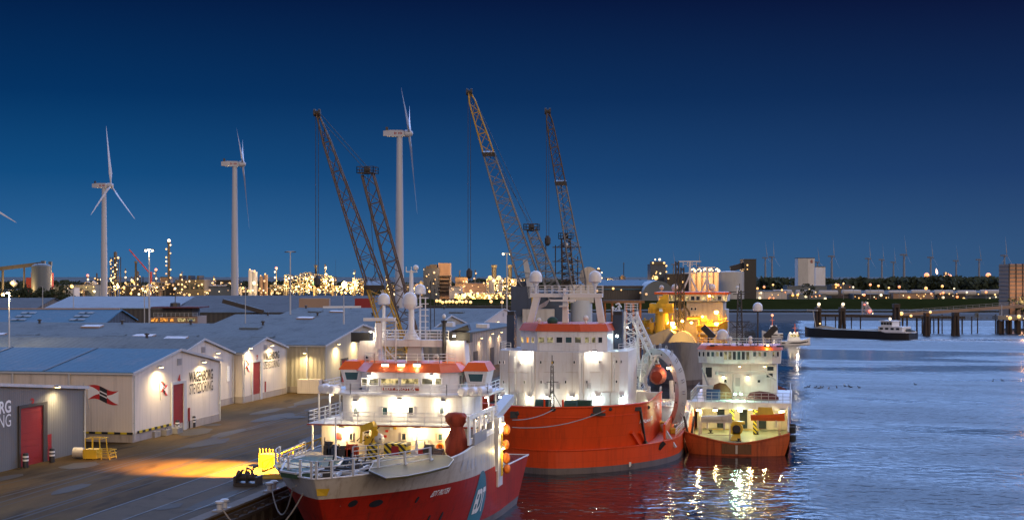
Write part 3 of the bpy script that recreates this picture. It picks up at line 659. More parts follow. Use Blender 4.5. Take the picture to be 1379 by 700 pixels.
m = MB(); m.beam(f.p(-40, 366, 4), f.p(54, 355, 4), 2.2, 2.6); m.tube(f.p(1, 364, 4), f.p(1, 415, 4), .9); m.tube(f.p(30, 358, 4), f.p(30, 415, 4), .7); m.build('truss', M['far_steel'], t)
def stack(label, px, w, py, D, mat='far_dark', lamp=None, w2=None, name='chimney', cat='chimney', lamps=0):
    f = Far(px, px+1, D); t = thing(name, label, cat, f.p(px, 380)); m = MB(); f.cyl(m, px, w, py, n=12, r2=w2 or w*.8); m.build('shaft', M[mat], t, True)
    m = MB(); c = f.p(px, py); m.lathe(c, [(w*.55*f.k, -1.5), (w*.6*f.k, 0), (w*.5*f.k, .3)], 12); m.build('rim', M['far_steel'], t)
    if lamp: bulb(f.p(px, py-1), 1.1, lamp, t)
    for i in range(lamps): bulb(f.p(px + RN.choice((-1, 1))*w*.7, py + 4 + (392-py)*i/lamps, -2), .75, RN.choice(LAMPS), t)
    return t, f
def column_unit(label, px0, px1, py, D, nl, taper=True, group=G_IND, name='distillation_tower'):
    f = Far(px0, px1, D); t = thing(name, label, 'process tower', f.p((px0+px1)/2, 380), group); c = (px0+px1)/2; w = px1-px0
    m = MB(); f.cyl(m, c, w*.42, py, dome=.6); m.build('vessel', M['far_steel'], t, True)
    m = MB(); h = 395-py; nf = max(3, int(h/5))
    A = [f.p(c + sx*w*.5, 0, sy*w*f.k*.5) for sx in (-1, 1) for sy in (-1, 1)]
    for q in A: m.tube((q.x, q.y, QZ), (q.x, q.y, f.z(py+6)), .35, n=4)
    for i in range(nf):
        z = f.z(py+8 + (h-10)*i/nf); m.obox(V((0, 0, z)) + (A[0]+A[3])/2 - UP*((A[0]+A[3])/2).z, f.u*w*.52*f.k, f.n*w*.5*f.k, UP*.18)
    m.build('frame', M['far_dark'], t)
    lampdots(t, [f.p(c + RN.uniform(-.5, .5)*w, py + 6 + (h-8)*(i+RN.random())/nl, -w*f.k*.6) for i in range(nl)], .8, ['far_warm', 'far_white_lamp', 'far_warm', 'far_yellow'])
    return t, f
column_unit('slim lit distillation tower crowded with warm lamps beside the dark chimney', 150, 161, 340, 1150, 26)
stack('dark chimney standing between the lit tower and the red crane jib', 183, 3.5, 352, 1150)
column_unit('short lit frame tower at the foot of the dark chimney', 179, 191, 366, 1160, 14)
column_unit('small lit column near the white turbine tower', 128, 133, 368, 1180, 8)
t, f = stack('tall flare stack with a bright light on its tip and lit platforms', 227.5, 4, 326, 1150, 'far_steel', 'flame', lamps=12, name='flare_stack', cat='flare stack')
bulb(f.p(227.5, 324), 1.3, 'flame', t)
t = thing('crane_jib', 'thin red crane jib leaning over the refinery', 'crane', PD(203, 1100, QZ)); f = Far(175, 203, 1100)
m = MB(); m.beam(f.p(174, 336), f.p(202, 368), .9); m.build('jib', M['far_red'], t)
m = MB(); m.beam(f.p(203, 366), f.p(203, 410), 1.6); m.build('mast', M['far_red'], t)
# buildings
def block(label, px0, px1, py, D, mat='far_dark', depth=25, nl=0, lr=.8, mats=LAMPS, name='factory_block', cat='factory', extra=(), pyl=None, group=None, wins=0):
    f = Far(px0, px1, D); t = thing(name, label, cat, f.p((px0+px1)/2, 380), group); m = MB(); f.blk(m, px0, px1, py, depth)
    m.build('wall', M[mat], t)
    if extra:
        for e in extra:
            m = MB(); f.blk(m, e[0], e[1], e[2], depth*.6, 3); m.build(e[4] if len(e) > 4 else 'roof_block', M[e[3]], t)
    m = MB(); f.blk(m, px0-.3, px1+.3, py-.4, depth+1, -.5, pyb=py+.4); m.build('roof', M['far_steel'], t)
    lo = pyl or (py+1, 397)
    lampdots(t, [f.p(RN.uniform(px0, px1), RN.uniform(*lo), -1.5) for i in range(min(96, int(nl*1.5)))], lr*.68*D/1000, mats)
    for i in range(wins):
        c = f.p(px0 + (px1-px0)*(i+.5)/wins, (py+394)/2, -.2); MB().obox(c, f.u*(px1-px0)/wins*.3*f.k, f.n*.15, UP*2.2).build('window', M['glass_dark'], t)
    return t, f
block('dark brick refinery hall with three stubby roof vents', 236, 275, 377, 1120, 'far_steel', 30, 14, extra=((240, 243, 371, 'far_dark', 'vent'), (252, 255, 371, 'far_dark', 'vent'), (264, 267, 371, 'far_dark', 'vent')), wins=6)
block('low dark refinery building beside the flare stack', 205, 236, 381, 1130, 'far_dark', 30, 14)
block('low dark works behind the tall lamp mast', 162, 204, 385, 1100, 'far_dark', 30, 18)
block('long low grey shed under the silo', 70, 128, 384, 1050, 'silo_grey', 20, 9, mats=['far_white_lamp', 'far_warm', 'far_yellow'], pyl=(386, 396))
block('white round ended store near the white turbine', 88, 100, 387, 950, 'far_white', 12, 2)
block('pale row of low greenhouses with a jagged white roof', 281, 318, 386, 900, 'silo_grey', 20, 2, pyl=(389, 395), extra=tuple((282+i*5, 286+i*5, 384, 'far_white', 'roof_gable') for i in range(7)))
block('pinkish storage drum building by the flare stack', 216, 228, 373, 1180, 'brick_tan', 12, 3)
block('dim pump house between the two white turbines', 290, 318, 377, 1300, 'far_dark', 20, 12)
# silos group right of turbine 2
f = Far(333, 362, 1050)
for i, (px, w, py, lb) in enumerate(((337.5, 6, 364, 'tall pale silo with lamps on its head, thin one of the pair'), (343.5, 6, 366, 'tall pale silo joined to its thin twin'), (352, 5, 372, 'shorter tan silo beside the pale pair'), (358, 5, 370, 'tan silo with a small stack behind it'))):
    t = thing('silo', lb, 'silo', f.p(px, 380)); m = MB(); f.cyl(m, px, w, py, dome=.2); m.build('shell', M['concrete_tower' if i < 2 else 'brick_tan'], t, True)
    lampdots(t, [f.p(px, py-1, -3), f.p(px+1, 394, -4), f.p(px-2, 391, -4), f.p(px+RN.uniform(-2, 2), RN.uniform(376, 392), -4)], .9)
block('low dark plant at the foot of the pale silos', 320, 382, 388, 1060, 'far_dark', 20, 26, pyl=(381, 396))
# the brightly lit refinery complex
def process_unit(label, px0, px1, py0, py1, D, nl, seed, spot=None):
    f = Far(px0, px1, D); t = thing('process_unit', label, 'refinery unit', f.p((px0+px1)/2, 380), G_IND); r = random.Random(seed)
    m = MB(); nb = max(2, int((px1-px0)/6)); cols = [px0 + (px1-px0)*i/nb for i in range(nb+1)]; tops = [py0 + r.uniform(0, 9) for _ in range(nb)]
    for i in range(nb):
        for d in (0, 9, 18):
            m.tube(f.p(cols[i], tops[i], d), (*f.p(cols[i], 0, d)[:2], QZ), .35, n=4); m.tube(f.p(cols[i+1], tops[i], d), (*f.p(cols[i+1], 0, d)[:2], QZ), .35, n=4)
        k = tops[i]
        while k < 394:
            a = f.p(cols[i], k); b = f.p(cols[i+1], k); m.obox((a+b)/2 + f.n*9, (b-a)/2, f.n*9.3, UP*.22); m.tube(f.p(cols[i], k, 0), f.p(cols[i+1], k+4.5, 0), .2, n=4); k += 5
    m.build('frame', M['far_steel'], t)
    for i in range(nb):
        m = MB(); c = (cols[i]+cols[i+1])/2
        if r.random() < .6: f.cyl(m, c, r.uniform(2.5, 4.5), tops[i] + r.uniform(-1, 9), d=9, dome=.8, n=10)
        else: m.tube(f.p(c-2.5, r.uniform(376, 390), 5), f.p(c+2.5, 384, 5), 2.0, n=10)
        m.build('vessel', M[r.choice(['brick_tan', 'far_steel', 'far_white'])], t, True)
    pts = []
    for i in range(nl):
        k = r.randrange(nb); pts.append(f.p(r.uniform(cols[k], cols[k+1]), tops[k] + (395-tops[k])*r.random()**.9, r.choice((-1.5, -1.5, 8, 17))))
    lampdots(t, pts, .44, ['far_warm', 'far_dim', 'far_yellow', 'far_dim', 'far_warm', 'far_white_lamp'])
    # a few lamps really light the steelwork
    for i in range(max(1, nl//24)): q = f.p(r.uniform(px0, px1), r.uniform(372, 390), -8); light(q, 26000, (1, .6, .2), 1.0)
    return t, f
process_unit('brightly lit refinery block behind the thin lamp mast', 383, 404, 368, 395, 1100, 62, 3)
process_unit('tall brightly lit refinery block crowned by a row of lamps', 404, 424, 366, 395, 1080, 70, 4)
process_unit('lit refinery block with stepped frame beside the thin dark chimney', 424, 449, 364, 395, 1090, 86, 5)
t, f = process_unit('lower lit refinery block carrying one glaring orange lamp', 449, 475, 378, 395, 1050, 60, 6)
bulb(f.p(465, 383, -6), 2.3, 'far_yellow', t); light(f.p(465, 383, -12), 60000, (1, .5, .12), 1.5)
process_unit('round shouldered lit tank unit at the end of the refinery', 475, 490, 374, 395, 1040, 34, 7)
bulb(f.p(425, 381, -8), 1.5, 'far_green_lamp', t)
stack('thin dark chimney rising out of the lit refinery', 425.5, 4, 357, 1100)
block('dim blue grey hall beside the lit refinery', 490, 512, 381, 1000, 'navy_paint', 30, 1)
block('low lit works behind the cranes of the near ship', 512, 572, 383, 1150, 'far_steel', 30, 22)
# dark block with glowing top
t, f = block('dark stepped power block with a tan lit tower', 570, 592, 361, 900, 'navy_paint', 25, 7, extra=((578, 588, 356, 'far_steel'), (590, 606, 354, 'brick_tan', 'tower'), (573, 579, 358, 'far_steel')))
light(f.p(600, 362, -22), 30000, (1, .55, .25), 1.5)
m = MB()
for i in range(5): f.blk(m, 590, 607, 371+i*5, 20, -1.5, pyb=372.4+i*5)
m.build('gallery', M['far_dark'], t)
block('small tan block with one lamp behind the ship masts', 613, 629, 373, 950, 'brick_tan', 15, 4, extra=((618, 619, 364, 'far_steel', 'mast'),))
block('wide brown hall behind the dyke lamps', 625, 655, 381, 900, 'brick_tan', 20, 6, pyl=(380, 396))
block('white low house beside the dark power block', 605, 622, 386, 880, 'far_white', 12, 4, pyl=(386, 397))
process_unit('plant with white tanks and lamp rows below the twin dark stacks', 655, 712, 374, 396, 950, 96, 8)
t, f = block('long row of lit yellow bays behind the dyke', 612, 712, 395, 850, 'far_steel', 15, 60, lr=1.05, pyl=(395, 402))
light(f.p(650, 398, -12), 30000, (1, .6, .15), 1.5)
stack('dark twin stack of the plant, shaded by the lamp mast', 665.5, 7, 357, 960, w2=6.5)
stack('dark twin stack of the plant nearest the blue crane house', 687, 6, 357, 960, w2=5.5)
for px, w in ((662, 8), (674, 6), (698, 7)):
    f = Far(px-4, px+4, 930); t = thing('storage_tank', {662: 'white tank under the first dark stack', 674: 'narrow white tank between the dark stacks', 698: 'white tank beside the navy crane house'}[px], 'tank', f.p(px, 385))
    m = MB(); f.cyl(m, px, w, 375, dome=.3); m.build('shell', M['far_white'], t, True); lampdots(t, [f.p(px-2, 374, -4), f.p(px+3, 378, -4)], .9)
# dyke with a row of lamps
f = Far(540, 720, 760)
struct(MB().prism([tuple(f.p(px, 0, d)[:2]) for px, d in ((520, 0), (760, 0), (760, 40), (520, 40))], QZ, f.z(412)).build('dyke', M['revetment']))
struct(MB().slab([f.p(560, 411.8, 6), f.p(760, 411.8, 6), f.p(760, 405, 60), f.p(560, 405, 60)], (0, 0, -.5)).build('dyke_grass', M['grass']))
MBr = MB(); MBr.rail([f.p(575, 412, .5), f.p(712, 412, .5)], 1.4, .1, 2, 4); tag(MBr.build('dyke_railing', M['dark_steel']), 'thin dark railing along the top of the far dyke', 'railing')
def streetlamp(label, p, h, r, mat, group=None, wid=.12):
    t = thing('street_lamp', label, 'street lamp', p, group); b = MB(); b.tube(p, V(p)+UP*h, wid, wid*.6, n=6); b.build('post', M['grey_paint'], t)
    bulb(V(p)+UP*(h+r*.4), r, mat, t); return t
for i, px in enumerate((587, 591.5, 595, 600, 604.5, 609, 614, 618, 622, 627, 633, 661, 676, 690)):
    streetlamp(f'{ORD[i]} lamp from the power block in the row along the dark dyke', f.p(px, 411.5, 8), RN.uniform(1.2, 2.2), .85, 'far_warm', 'lamps along the dyke')
# behind the second ship and to the right
t, f = block('blue roofed long hall behind the second ship', 780, 890, 385, 980, 'shed_dark', 60, 3, pyl=(388, 396))
m = MB(); m.slab([f.p(778, 390, -1), f.p(892, 390, -1), f.p(892, 378, 40), f.p(778, 378, 40)], (0, 0, .5)); m.build('roof_slope', M['roof_blue'], t)
f = Far(868, 905, 960); t = thing('arched_hangar', 'pale round arched hangar gable behind the ochre crane', 'hangar', f.p(886, 390))
pts = [f.p(886.5 + 21*math.cos(math.pi*i/14), 398 - 20*math.sin(math.pi*i/14)) for i in range(15)]
m = MB(); m.slab([V((pts[-1].x, pts[-1].y, QZ)), V((pts[0].x, pts[0].y, QZ))] + pts, f.n*60); m.build('wall', M['silo_grey'], t)
lampdots(t, [f.p(862, 394, -2), f.p(870, 396, -2)], 1.0)
t, f = block('dark slab tower topped with bright lamps', 876, 897, 356, 1150, 'navy_paint', 25, 5, extra=((878, 895, 352, 'far_steel'),), pyl=(361, 378))
lampdots(t, [f.p(px, py, -2) for px, py in ((879, 354), (882, 349.5), (888, 349.5), (894, 354), (897, 358), (897, 366), (883, 368), (883, 374))], 1.1, ['far_white_lamp', 'far_warm'])
f = Far(928, 968, 1100)
for i in range(5):
    px = 933 + i*8; t = thing('silo', f'{ORD[i]} lit silo from the dark slab tower in the lamp crowned row', 'silo', f.p(px, 380), 'row of lit silos')
    m = MB(); f.cyl(m, px, 7.6, 366.5, dome=.15); m.build('shell', M['brick_tan'], t, True)
    lampdots(t, [f.p(px + dx, 363 + dy, -4) for dx, dy in ((-2, 0), (2, 1.5), (0, -1))], 1.0, ['far_white_lamp', 'far_warm']); light(f.p(px, 372, -16), 9000, (1, .6, .25), 1.0)
block('dark works between the slab tower and the lit silos', 898, 930, 369, 1120, 'far_dark', 20, 5)
f = Far(968, 1002, 1000); t = thing('storage_tank', 'huge pale grey tank beside the black tower', 'tank', f.p(985, 385))
m = MB(); f.cyl(m, 985, 34, 366, dome=.08, n=32); m.build('shell', M['light_grey'], t, True)
t, f = block('black slab tower with two yellow lamps beside the grey tank', 1002, 1018.5, 349, 1000, 'black_steel', 18, 0, name='silo_tower', cat='tower')
lampdots(t, [f.p(1006, 357, -1.5), f.p(1006, 362.5, -1.5)], .9, ['far_yellow'])
m = MB(); m.beam(f.p(985, 362, 5), f.p(1003, 357, 5), 3, 4); m.build('conveyor', M['far_dark'], t)
# white tower pair
t, f = block('tall white concrete tower with a small red emblem', 1074.5, 1097, 347.5, 1500, 'concrete_tower', 16, 0, name='silo_tower', cat='tower')
m = MB(); f.blk(m, 1074.5, 1088, 348.3, 2, -1.2); m.build('wall_panel', M['light_grey'], t)
c = f.p(1093, 352, -.3); m = MB()
for s in (-1, 0, 1): m.obox(c + UP*s*1.2, f.u*(1.6 - abs(s)*.6), f.n*.1, UP*.4)
m.build('emblem', M['far_red'], t)
block('lower white concrete block beside the tall white tower', 1098, 1111.5, 359, 1520, 'concrete_tower', 20, 0, name='silo_tower', cat='tower')
block('long pale low store in front of the white tower', 1060, 1150, 385, 1350, 'silo_grey', 20, 9, pyl=(386, 397))
f = Far(1018, 1350, 1250)
for i in range(10):
    a = 1040 + i*31; t = thing('tank_wagon', f'{ORD[i]} pale long tank wagon counted from the black tower', 'tank wagon', f.p(a+13, 395), 'row of tank wagons')
    m = MB(); m.lathe(f.p(a, 393.5 + (i % 3)*.4), [(.4, 0), (2.2, .6), (2.4, 2), (2.4, 15.5), (2.2, 17), (.4, 17.6)], 12, ax=f.u); m.build('tank', M['far_white'], t, True)
    m = MB(); f.blk(m, a, a+26, 397.2, 3, -1, pyb=398.4); m.build('underframe', M['far_dark'], t)
for i, (a, b, y, mt) in enumerate(((1018, 1060, 392, 'far_white'), (1062, 1112, 396, 'silo_grey'), (1150, 1200, 396, 'far_dark'), (1203, 1258, 394.5, 'brick_tan'), (1262, 1300, 395.5, 'far_dark'), (1302, 1352, 394, 'silo_grey'), (1120, 1146, 383.5, 'far_steel'))):
    block(f'{ORD[i]} low works building counted along the grass bank from the black tower', a, b, y, 1200 + i*12, mt, 20, 7, lr=.85, pyl=(y-1, 403), mats=['far_warm', 'far_yellow', 'far_white_lamp', 'far_orange'], group='low works along the bank')
# lamps standing about the right bank
for i, (px, py, r, mt) in enumerate(((1172, 384, 1.5, 'far_orange'), (1183, 385.5, 1.4, 'far_yellow'), (1197, 388, 1.2, 'far_warm'), (1211, 387, 1.6, 'far_orange'), (1247, 389, 1.9, 'far_yellow'), (1269, 386, 1.6, 'far_yellow'), (1254, 396, 1.3, 'far_orange'), (1270, 395, 1.6, 'far_orange'), (1328, 394, 1.5, 'far_orange'),
      (1041, 384, 1.2, 'far_warm'), (1029, 387, 1.4, 'far_orange'), (1053, 391, 1.2, 'far_warm'), (1020, 389, 1.4, 'far_yellow'), (1136, 382, 1.0, 'far_warm'), (1149, 387, 1.0, 'far_white_lamp'), (1302, 394, 1.1, 'far_white_lamp'), (1285, 389, 1.0, 'far_white_lamp'), (1340, 397, 1.1, 'far_warm'))):
    f = Far(px, px+1, 1190); p = f.p(px, py); streetlamp(f'{ORD[i]} lamp in the scattered lamps before the wooded horizon', V((p.x, p.y, 5.5)), p.z-5.5, r*.72, mt, 'lamps on the far bank', .2)
for i, (px, py, r) in enumerate(((1248, 372, 2.8), (1331, 372, 2.8), (1279, 373, 2.2))):
    f = Far(px, px+1, 2350); p = f.p(px, py); streetlamp(('tall orange lamp above the wood beside the small flare', 'tall orange lamp above the wood near the tan building', 'tall orange lamp touching the yellow lit rig')[i], V((p.x, p.y, 5)), p.z-5, r*1.5, 'far_orange', None, .4)
f = Far(1270, 1276, 2350); t = thing('lit_rig', 'yellow lit frame tower above the wooded horizon', 'rig', f.p(1273, 375))
m = MB(); m.lattice(f.p(1273.5, 392), f.p(1273.5, 366.5), 6, 5, f.u, 6, .4, .3); m.build('frame', M['far_steel'], t)
lampdots(t, [f.p(RN.uniform(1270.5, 1276.5), RN.uniform(367, 376), -4) for i in range(14)], 1.2, ['far_yellow', 'far_warm'])
f = Far(1260, 1263, 2380); t = thing('flare_stack', 'small flare burning pink above the wooded horizon', 'flare stack', f.p(1262, 375)); m = MB(); m.tube(f.p(1262.5, 395), f.p(1262.5, 369), .5); m.build('shaft', M['far_dark'], t)
c = f.p(1262, 366, 0); MB().lathe(c - UP*4, [(.5, 0), (1.6, 2), (1.5, 5), (.7, 8), (.1, 10)], 8, ax=(-.15, 0, 1)).build('flame', M['flame'], t)
# tan block at the edge, with ribs
f = Far(1358, 1400, 700); t = thing('lattice_tower_block', 'tan lit ribbed tower block beside a dark bush at the shore', 'tower block', f.p(1375, 385))
m = MB(); f.blk(m, 1358.5, 1405, 355.5, 14); m.build('wall', M['brick_tan'], t)
m = MB()
for i in range(10): f.blk(m, 1358, 1406, 358 + i*5.2, 15, -.4, pyb=359 + i*5.2)
m.build('floor_band', M['silo_grey'], t); m = MB()
for i in range(5): f.blk(m, 1358.5+i*9, 1359.6+i*9, 355, 1, -.6)
m.build('rib', M['far_dark'], t); light(f.p(1368, 400, -14), 9000, (1, .5, .25), 1)
# woods
def tree(label, p, h, w, seed, group=None):
    r = random.Random(seed); t = thing('tree', label, 'tree', p, group); p = V(p)
    m = MB(); m.tube(p, p+UP*h*.45, w*.05, w*.03, n=6)
    for i in range(5): a = r.uniform(0, 6.28); m.tube(p+UP*h*r.uniform(.25, .45), p + V((math.cos(a)*w*.3, math.sin(a)*w*.3, h*r.uniform(.5, .8))), w*.02, w*.008, n=4)
    m.build('trunk', M['bark'], t); m = MB()
    cl = [(V((r.gauss(0, .22)*w, r.gauss(0, .22)*w, h*r.uniform(.35, .9))), r.uniform(.14, .26)*w) for _ in range(11)]
    for c, rad in cl:
        for i in range(26):
            d = V((r.gauss(0, 1), r.gauss(0, 1), r.gauss(0, .8))).normalized()*rad*r.uniform(.5, 1.05); a = V((r.gauss(0, 1), r.gauss(0, 1), r.gauss(0, 1))).normalized(); b = a.orthogonal().normalized(); s = w*.055*r.uniform(.7, 1.5); q = p+c+d
            m.poly(q-a*s, q-b*s, q+a*s, q+b*s)
    m.build('crown', M['leaf'], t); return t
G = 'dark trees before the silo'
for i in range(14):
    px = 2 + i*6.6; D = 760; p = PD(px, D, QZ); tree(f'{ORD[i]} dark tree counted from the thin conveyor leg in the row under the silo', p, 14 + RN.uniform(0, 4.5), 8.5, i, G)
for i, px in enumerate((318, 497, 503)): tree(('dark tree beside the pale greenhouses', 'dark tree at the dim blue grey hall', 'taller dark tree at the dim blue grey hall')[i], PD(px, 900, QZ), 19+i, 9, 40+i)
tree('dark round bush in front of the tan ribbed tower block', PD(1376, 690, 6), 10, 9, 60)
tree('dark tree below the white tower', PD(1089, 1180, 6), 14, 11, 61)
r = random.Random(5); m = MB()
def wood(px0, px1, D, h, step):
    px = px0
    while px < px1:
        for k in range(2):
            c = PD(px + r.uniform(-1, 1), D + r.uniform(-60, 60), 3); hh = h*r.uniform(.82, 1.06)*(.95 + .1*math.sin(px*.021) + .04*math.sin(px*.11)); w = h*r.uniform(.2, .36)
            for i in range(12):
                a = V((r.gauss(0, 1), r.gauss(0, 1), r.gauss(0, 1))).normalized(); b = a.orthogonal().normalized(); q = c + V((r.gauss(0, .5)*w, r.gauss(0, .5)*w, hh*r.uniform(.1, 1))); s = w*r.uniform(.4, .8)
                m.poly(q-a*s, q-b*s, q+a*s, q+b*s)
        px += step
wood(1014, 1420, 2250, 20.5, 1.0); wood(640, 1020, 2400, 17, 2.0); wood(-30, 640, 2400, 14, 2.4)
tag(m.build('distant_wood', M['leaf']), 'dark wooded ridge along the horizon', 'woods', None, 'stuff')

# ================================================================== WIND TURBINES
def turbine(label, hub, blade, yaw, ang, tw=1.0, cat='wind turbine', group=None, detail=True, base=QZ):
    """(tilted shaft) hub position; yaw = direction the rotor axis points (radians, world); ang = blade angles"""
    hub = V(hub); ax = V((math.cos(yaw), math.sin(yaw), 0)); sd = ax.cross(UP)
    t = thing('wind_turbine', label, cat, (hub.x, hub.y, base), group); c = V((hub.x, hub.y, 0)) - ax*blade*.11
    tm = M['turbine_white' if detail else 'turbine_hazed']; MB().lathe((c.x, c.y, 0), [(blade*.058*tw, base), (blade*.052*tw, base+(hub.z-base)*.4), (blade*.036*tw, hub.z-blade*.03)], 20 if detail else 8).build('tower', tm, t, True)
    n = MB(); L = blade*.28; h = blade*.04
    prof = [(0, .55), (.15, 1), (.7, 1), (1, .75)]; rings = []
    for f_, s in prof:
        o = hub - ax*(blade*.03 + L*f_); rings.append([o + sd*h*s*i + UP*h*s*j for i, j in ((-1, -1), (1, -1), (1, 1), (-1, 1))])
    n.loft(rings); nc = n.build('nacelle', tm, t)
    if detail:
        MB().obox(hub - ax*L*.95 + UP*h*1.4, ax*.5, sd*.5, UP*h*.6).build('beacon', M['dark_steel'], nc)
        for s in (-1, 1):
            m = MB()
            for i in range(6):
                if i != 3: m.obox(hub - ax*(L*.3 + L*.06*i) + sd*s*(h+.02) + UP*h*.0, ax*L*.018, sd*.02, UP*h*(.4 if i % 2 else .28))
            m.build('lettering', M['far_red'], nc)
    MB().lathe(hub - ax*blade*.04, [(blade*.045, 0), (blade*.045, blade*.05), (blade*.03, blade*.085), (.05, blade*.1)], 14 if detail else 6, ax=ax).build('hub', tm, t, True)
    ax = (ax + UP*.1).normalized(); U2 = sd.cross(ax).normalized()
    for a in ang:
        d = sd*math.sin(a) + U2*math.cos(a); e = d.cross(ax); m = MB(); rings = []
        for f_, w, th in ((.02, .03, .03), (.1, .035, .03), (.2, .075, .02), (.4, .058, .013), (.7, .036, .007), (.95, .016, .003), (1, .004, .001)):
            o = hub + d*blade*f_ + ax*blade*.01 - ax*blade*.0*f_
            tw_ = .45*(1-f_); we = (e*math.cos(tw_) + ax*math.sin(tw_))*blade*w/2; te = (ax*math.cos(tw_) - e*math.sin(tw_))*blade*th/2
            rings.append([o - we*.6, o + te, o + we*1.4, o - te])
        m.loft(rings); m.build('blade', tm, t, True)
    return t
yr = TH  # camera yaw: the rotor axis is given against the view axis
def yaw(deg): return math.radians(deg) + TH      # 0 = pointing right in the picture, -90 = towards the camera
for i, (a, b, y, h_) in enumerate(((4, 26, 388, 9), (95, 112, 386, 8), (112, 128, 380, 10), (134, 148, 384, 9), (165, 176, 377, 8), (192, 200, 381, 7), (204, 214, 377, 9), (275, 290, 384, 8), (300, 316, 383, 8), (364, 382, 383, 10), (512, 526, 378, 9), (552, 570, 381, 10))):
    process_unit(f'{ORD[i]} small lit process unit counted along the skyline from the red block', a, b, y, 396, 1000 + (i*37) % 160, h_ + 8, 70+i)
for i, (px, w_, y) in enumerate(((118, 2.2, 372), (138, 1.6, 366), (169, 1.4, 362), (210, 1.8, 364), (245, 1.2, 366), (288, 1.6, 372), (372, 1.6, 362), (438, 1.8, 356), (478, 1.4, 364), (520, 1.8, 366), (640, 1.6, 364))):
    stack(f'{ORD[i]} thin grey stack counted along the skyline from the red block', px, w_, y, 1090, 'far_steel', 'far_red_lamp' if i % 3 == 0 else None, lamps=4, name='vent_stack', cat='stack')
turbine('wind turbine with a dark trailing blade, near the grey silo', P(148.5, 250, 903), 38.5, yaw(-9), [math.radians(a) for a in (-2, 122, 238)])
turbine('white wind turbine rising from the yard beside the pale greenhouses', P(326, 221, 730), 34, yaw(8), [math.radians(a) for a in (180, 63, -63)])
turbine('largest white wind turbine behind the dark latticed ship crane', P(550, 180, 577), 33, yaw(1), [math.radians(a) for a in (180, 63, -63)])
turbine('wind turbine of which only a blade tip shows at the picture edge', P(-38, 262, 950), 34, yaw(-60), [math.radians(a) for a in (-123, 0, 125)])
k = 0
for px, py, D in ((1033, 347, 3600), (1042, 346, 3500), (1103, 353, 3900), (1123, 345, 3000), (1172, 348, 3400), (1190, 349.5, 3700), (1205.5, 353, 3900), (1220.5, 343, 2900), (1256, 346.5, 3300), (1290, 351, 3700), (1321, 349.5, 3600), (1355.5, 344, 3000), (909, 356, 4200), (942, 357, 4300)):
    a0 = RN.uniform(-8, 12); lb = f'{ORD[k]} small wind turbine counted along the horizon from the black slab tower' if px > 1000 else ('faint wind turbine just behind the lamp topped slab tower', 'faint wind turbine behind the row of lit silos')[px > 920]
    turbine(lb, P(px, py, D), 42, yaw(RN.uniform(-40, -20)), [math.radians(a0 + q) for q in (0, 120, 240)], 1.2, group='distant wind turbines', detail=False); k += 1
# ================================================================== QUAY FURNITURE
def bollard_proto():
    t = thing('striped_bollard', 'x', 'bollard', (0, 0, 0), 'striped bollards at the shed doors')
    MB().lathe((0, 0, 0), [(.32, 0), (.32, 1.55), (.26, 1.65)], 14).build('post', M['black_steel'], t, True)
    for z in (.75, 1.15): MB().lathe((0, 0, z), [(.335, 0), (.335, .2)], 14).build('band', M['sign_white'], t, True)
    return t
bp = bollard_proto(); used = False
for px, py, lb in ((34.5, 629, 'striped bollard before the red door numbered 3'), (70, 622, 'striped bollard by the small red side door of the grey shed'), (238.5, 581, 'striped bollard before the red door numbered 4'),
                   (260.5, 575, 'striped bollard by the side door of the shed numbered 4'), (345, 537, 'striped bollard before the red door numbered 7'), (358, 533.5, 'striped bollard by the side door of the shed numbered 7'), (391, 527, 'small dark bollard at the foot of the beige wall')):
    p = on_z(px, py, QZ)
    if used: dup(bp, p, 0, lb)
    else: bp.location = p; OFF[bp.name] = V(p); bp['label'] = lb; used = True
# yellow cage pallet with tank
p = on_z(118, 618, QZ); t = thing('yellow_cage', 'yellow steel cage frame with a pale drum standing on the yard by the grey shed', 'cage frame', p)
m = MB(); L, W, H = 3.2, 1.7, 2.5
for x in (0, 1.0, 2.1, 3.2):
    for y in (0, W): m.tube(p+V((x-.3, y, 0)), p+V((x-.3 + (.3 if x > 2 else 0)*-1, y, H if x < 2.2 else 1.1)), .06, n=4)
for z in (.25, .7, 1.1, 2.5):
    x1 = 1.8 if z > 1.2 else 2.9
    for y in (0, W): m.tube(p+V((-.3, y, z)), p+V((x1, y, z)), .055, n=4)
    for x in (-.3, x1): m.tube(p+V((x, 0, z)), p+V((x, W, z)), .055, n=4)
m.build('frame', M['yellow_paint'], t); MB().box(p.x-.5, p.x+1.2, p.y-.2, p.y+1.4, QZ+.1, QZ+1.2).build('bin', M['yellow_paint'], t)
MB().lathe(p+V((-2.1, .4, .75)), [(.3, 0), (.62, .1), (.62, 1.4), (.3, 1.5)], 14, ax=(1, .1, 0)).build('drum', M['cream_paint'], t, True)
p = on_z(208, 588, QZ)
for i, (dx, dy) in enumerate(((0, 0), (.5, 2.6), (1.0, 5.0))):
    q_ = V((p.x+dx, p.y+dy, QZ)); t = thing('concrete_block', ('nearest pale concrete block of three under the hazard striped bar', 'middle pale concrete block of three under the hazard striped bar', 'farthest pale concrete block of three, nearest the door numbered 4')[i], 'block', q_, 'concrete blocks at the lettered shed')
    MB().box(q_.x-.5, q_.x+.5, q_.y-.9, q_.y+.9, QZ, QZ+.8).build('block', M['concrete'], t); m = MB(); m.path([q_+V((0, -.3, .8)), q_+V((0, -.3, 1.05)), q_+V((0, .3, 1.05)), q_+V((0, .3, .8))], .05); m.build('lifting_eye', M['dark_steel'], t)
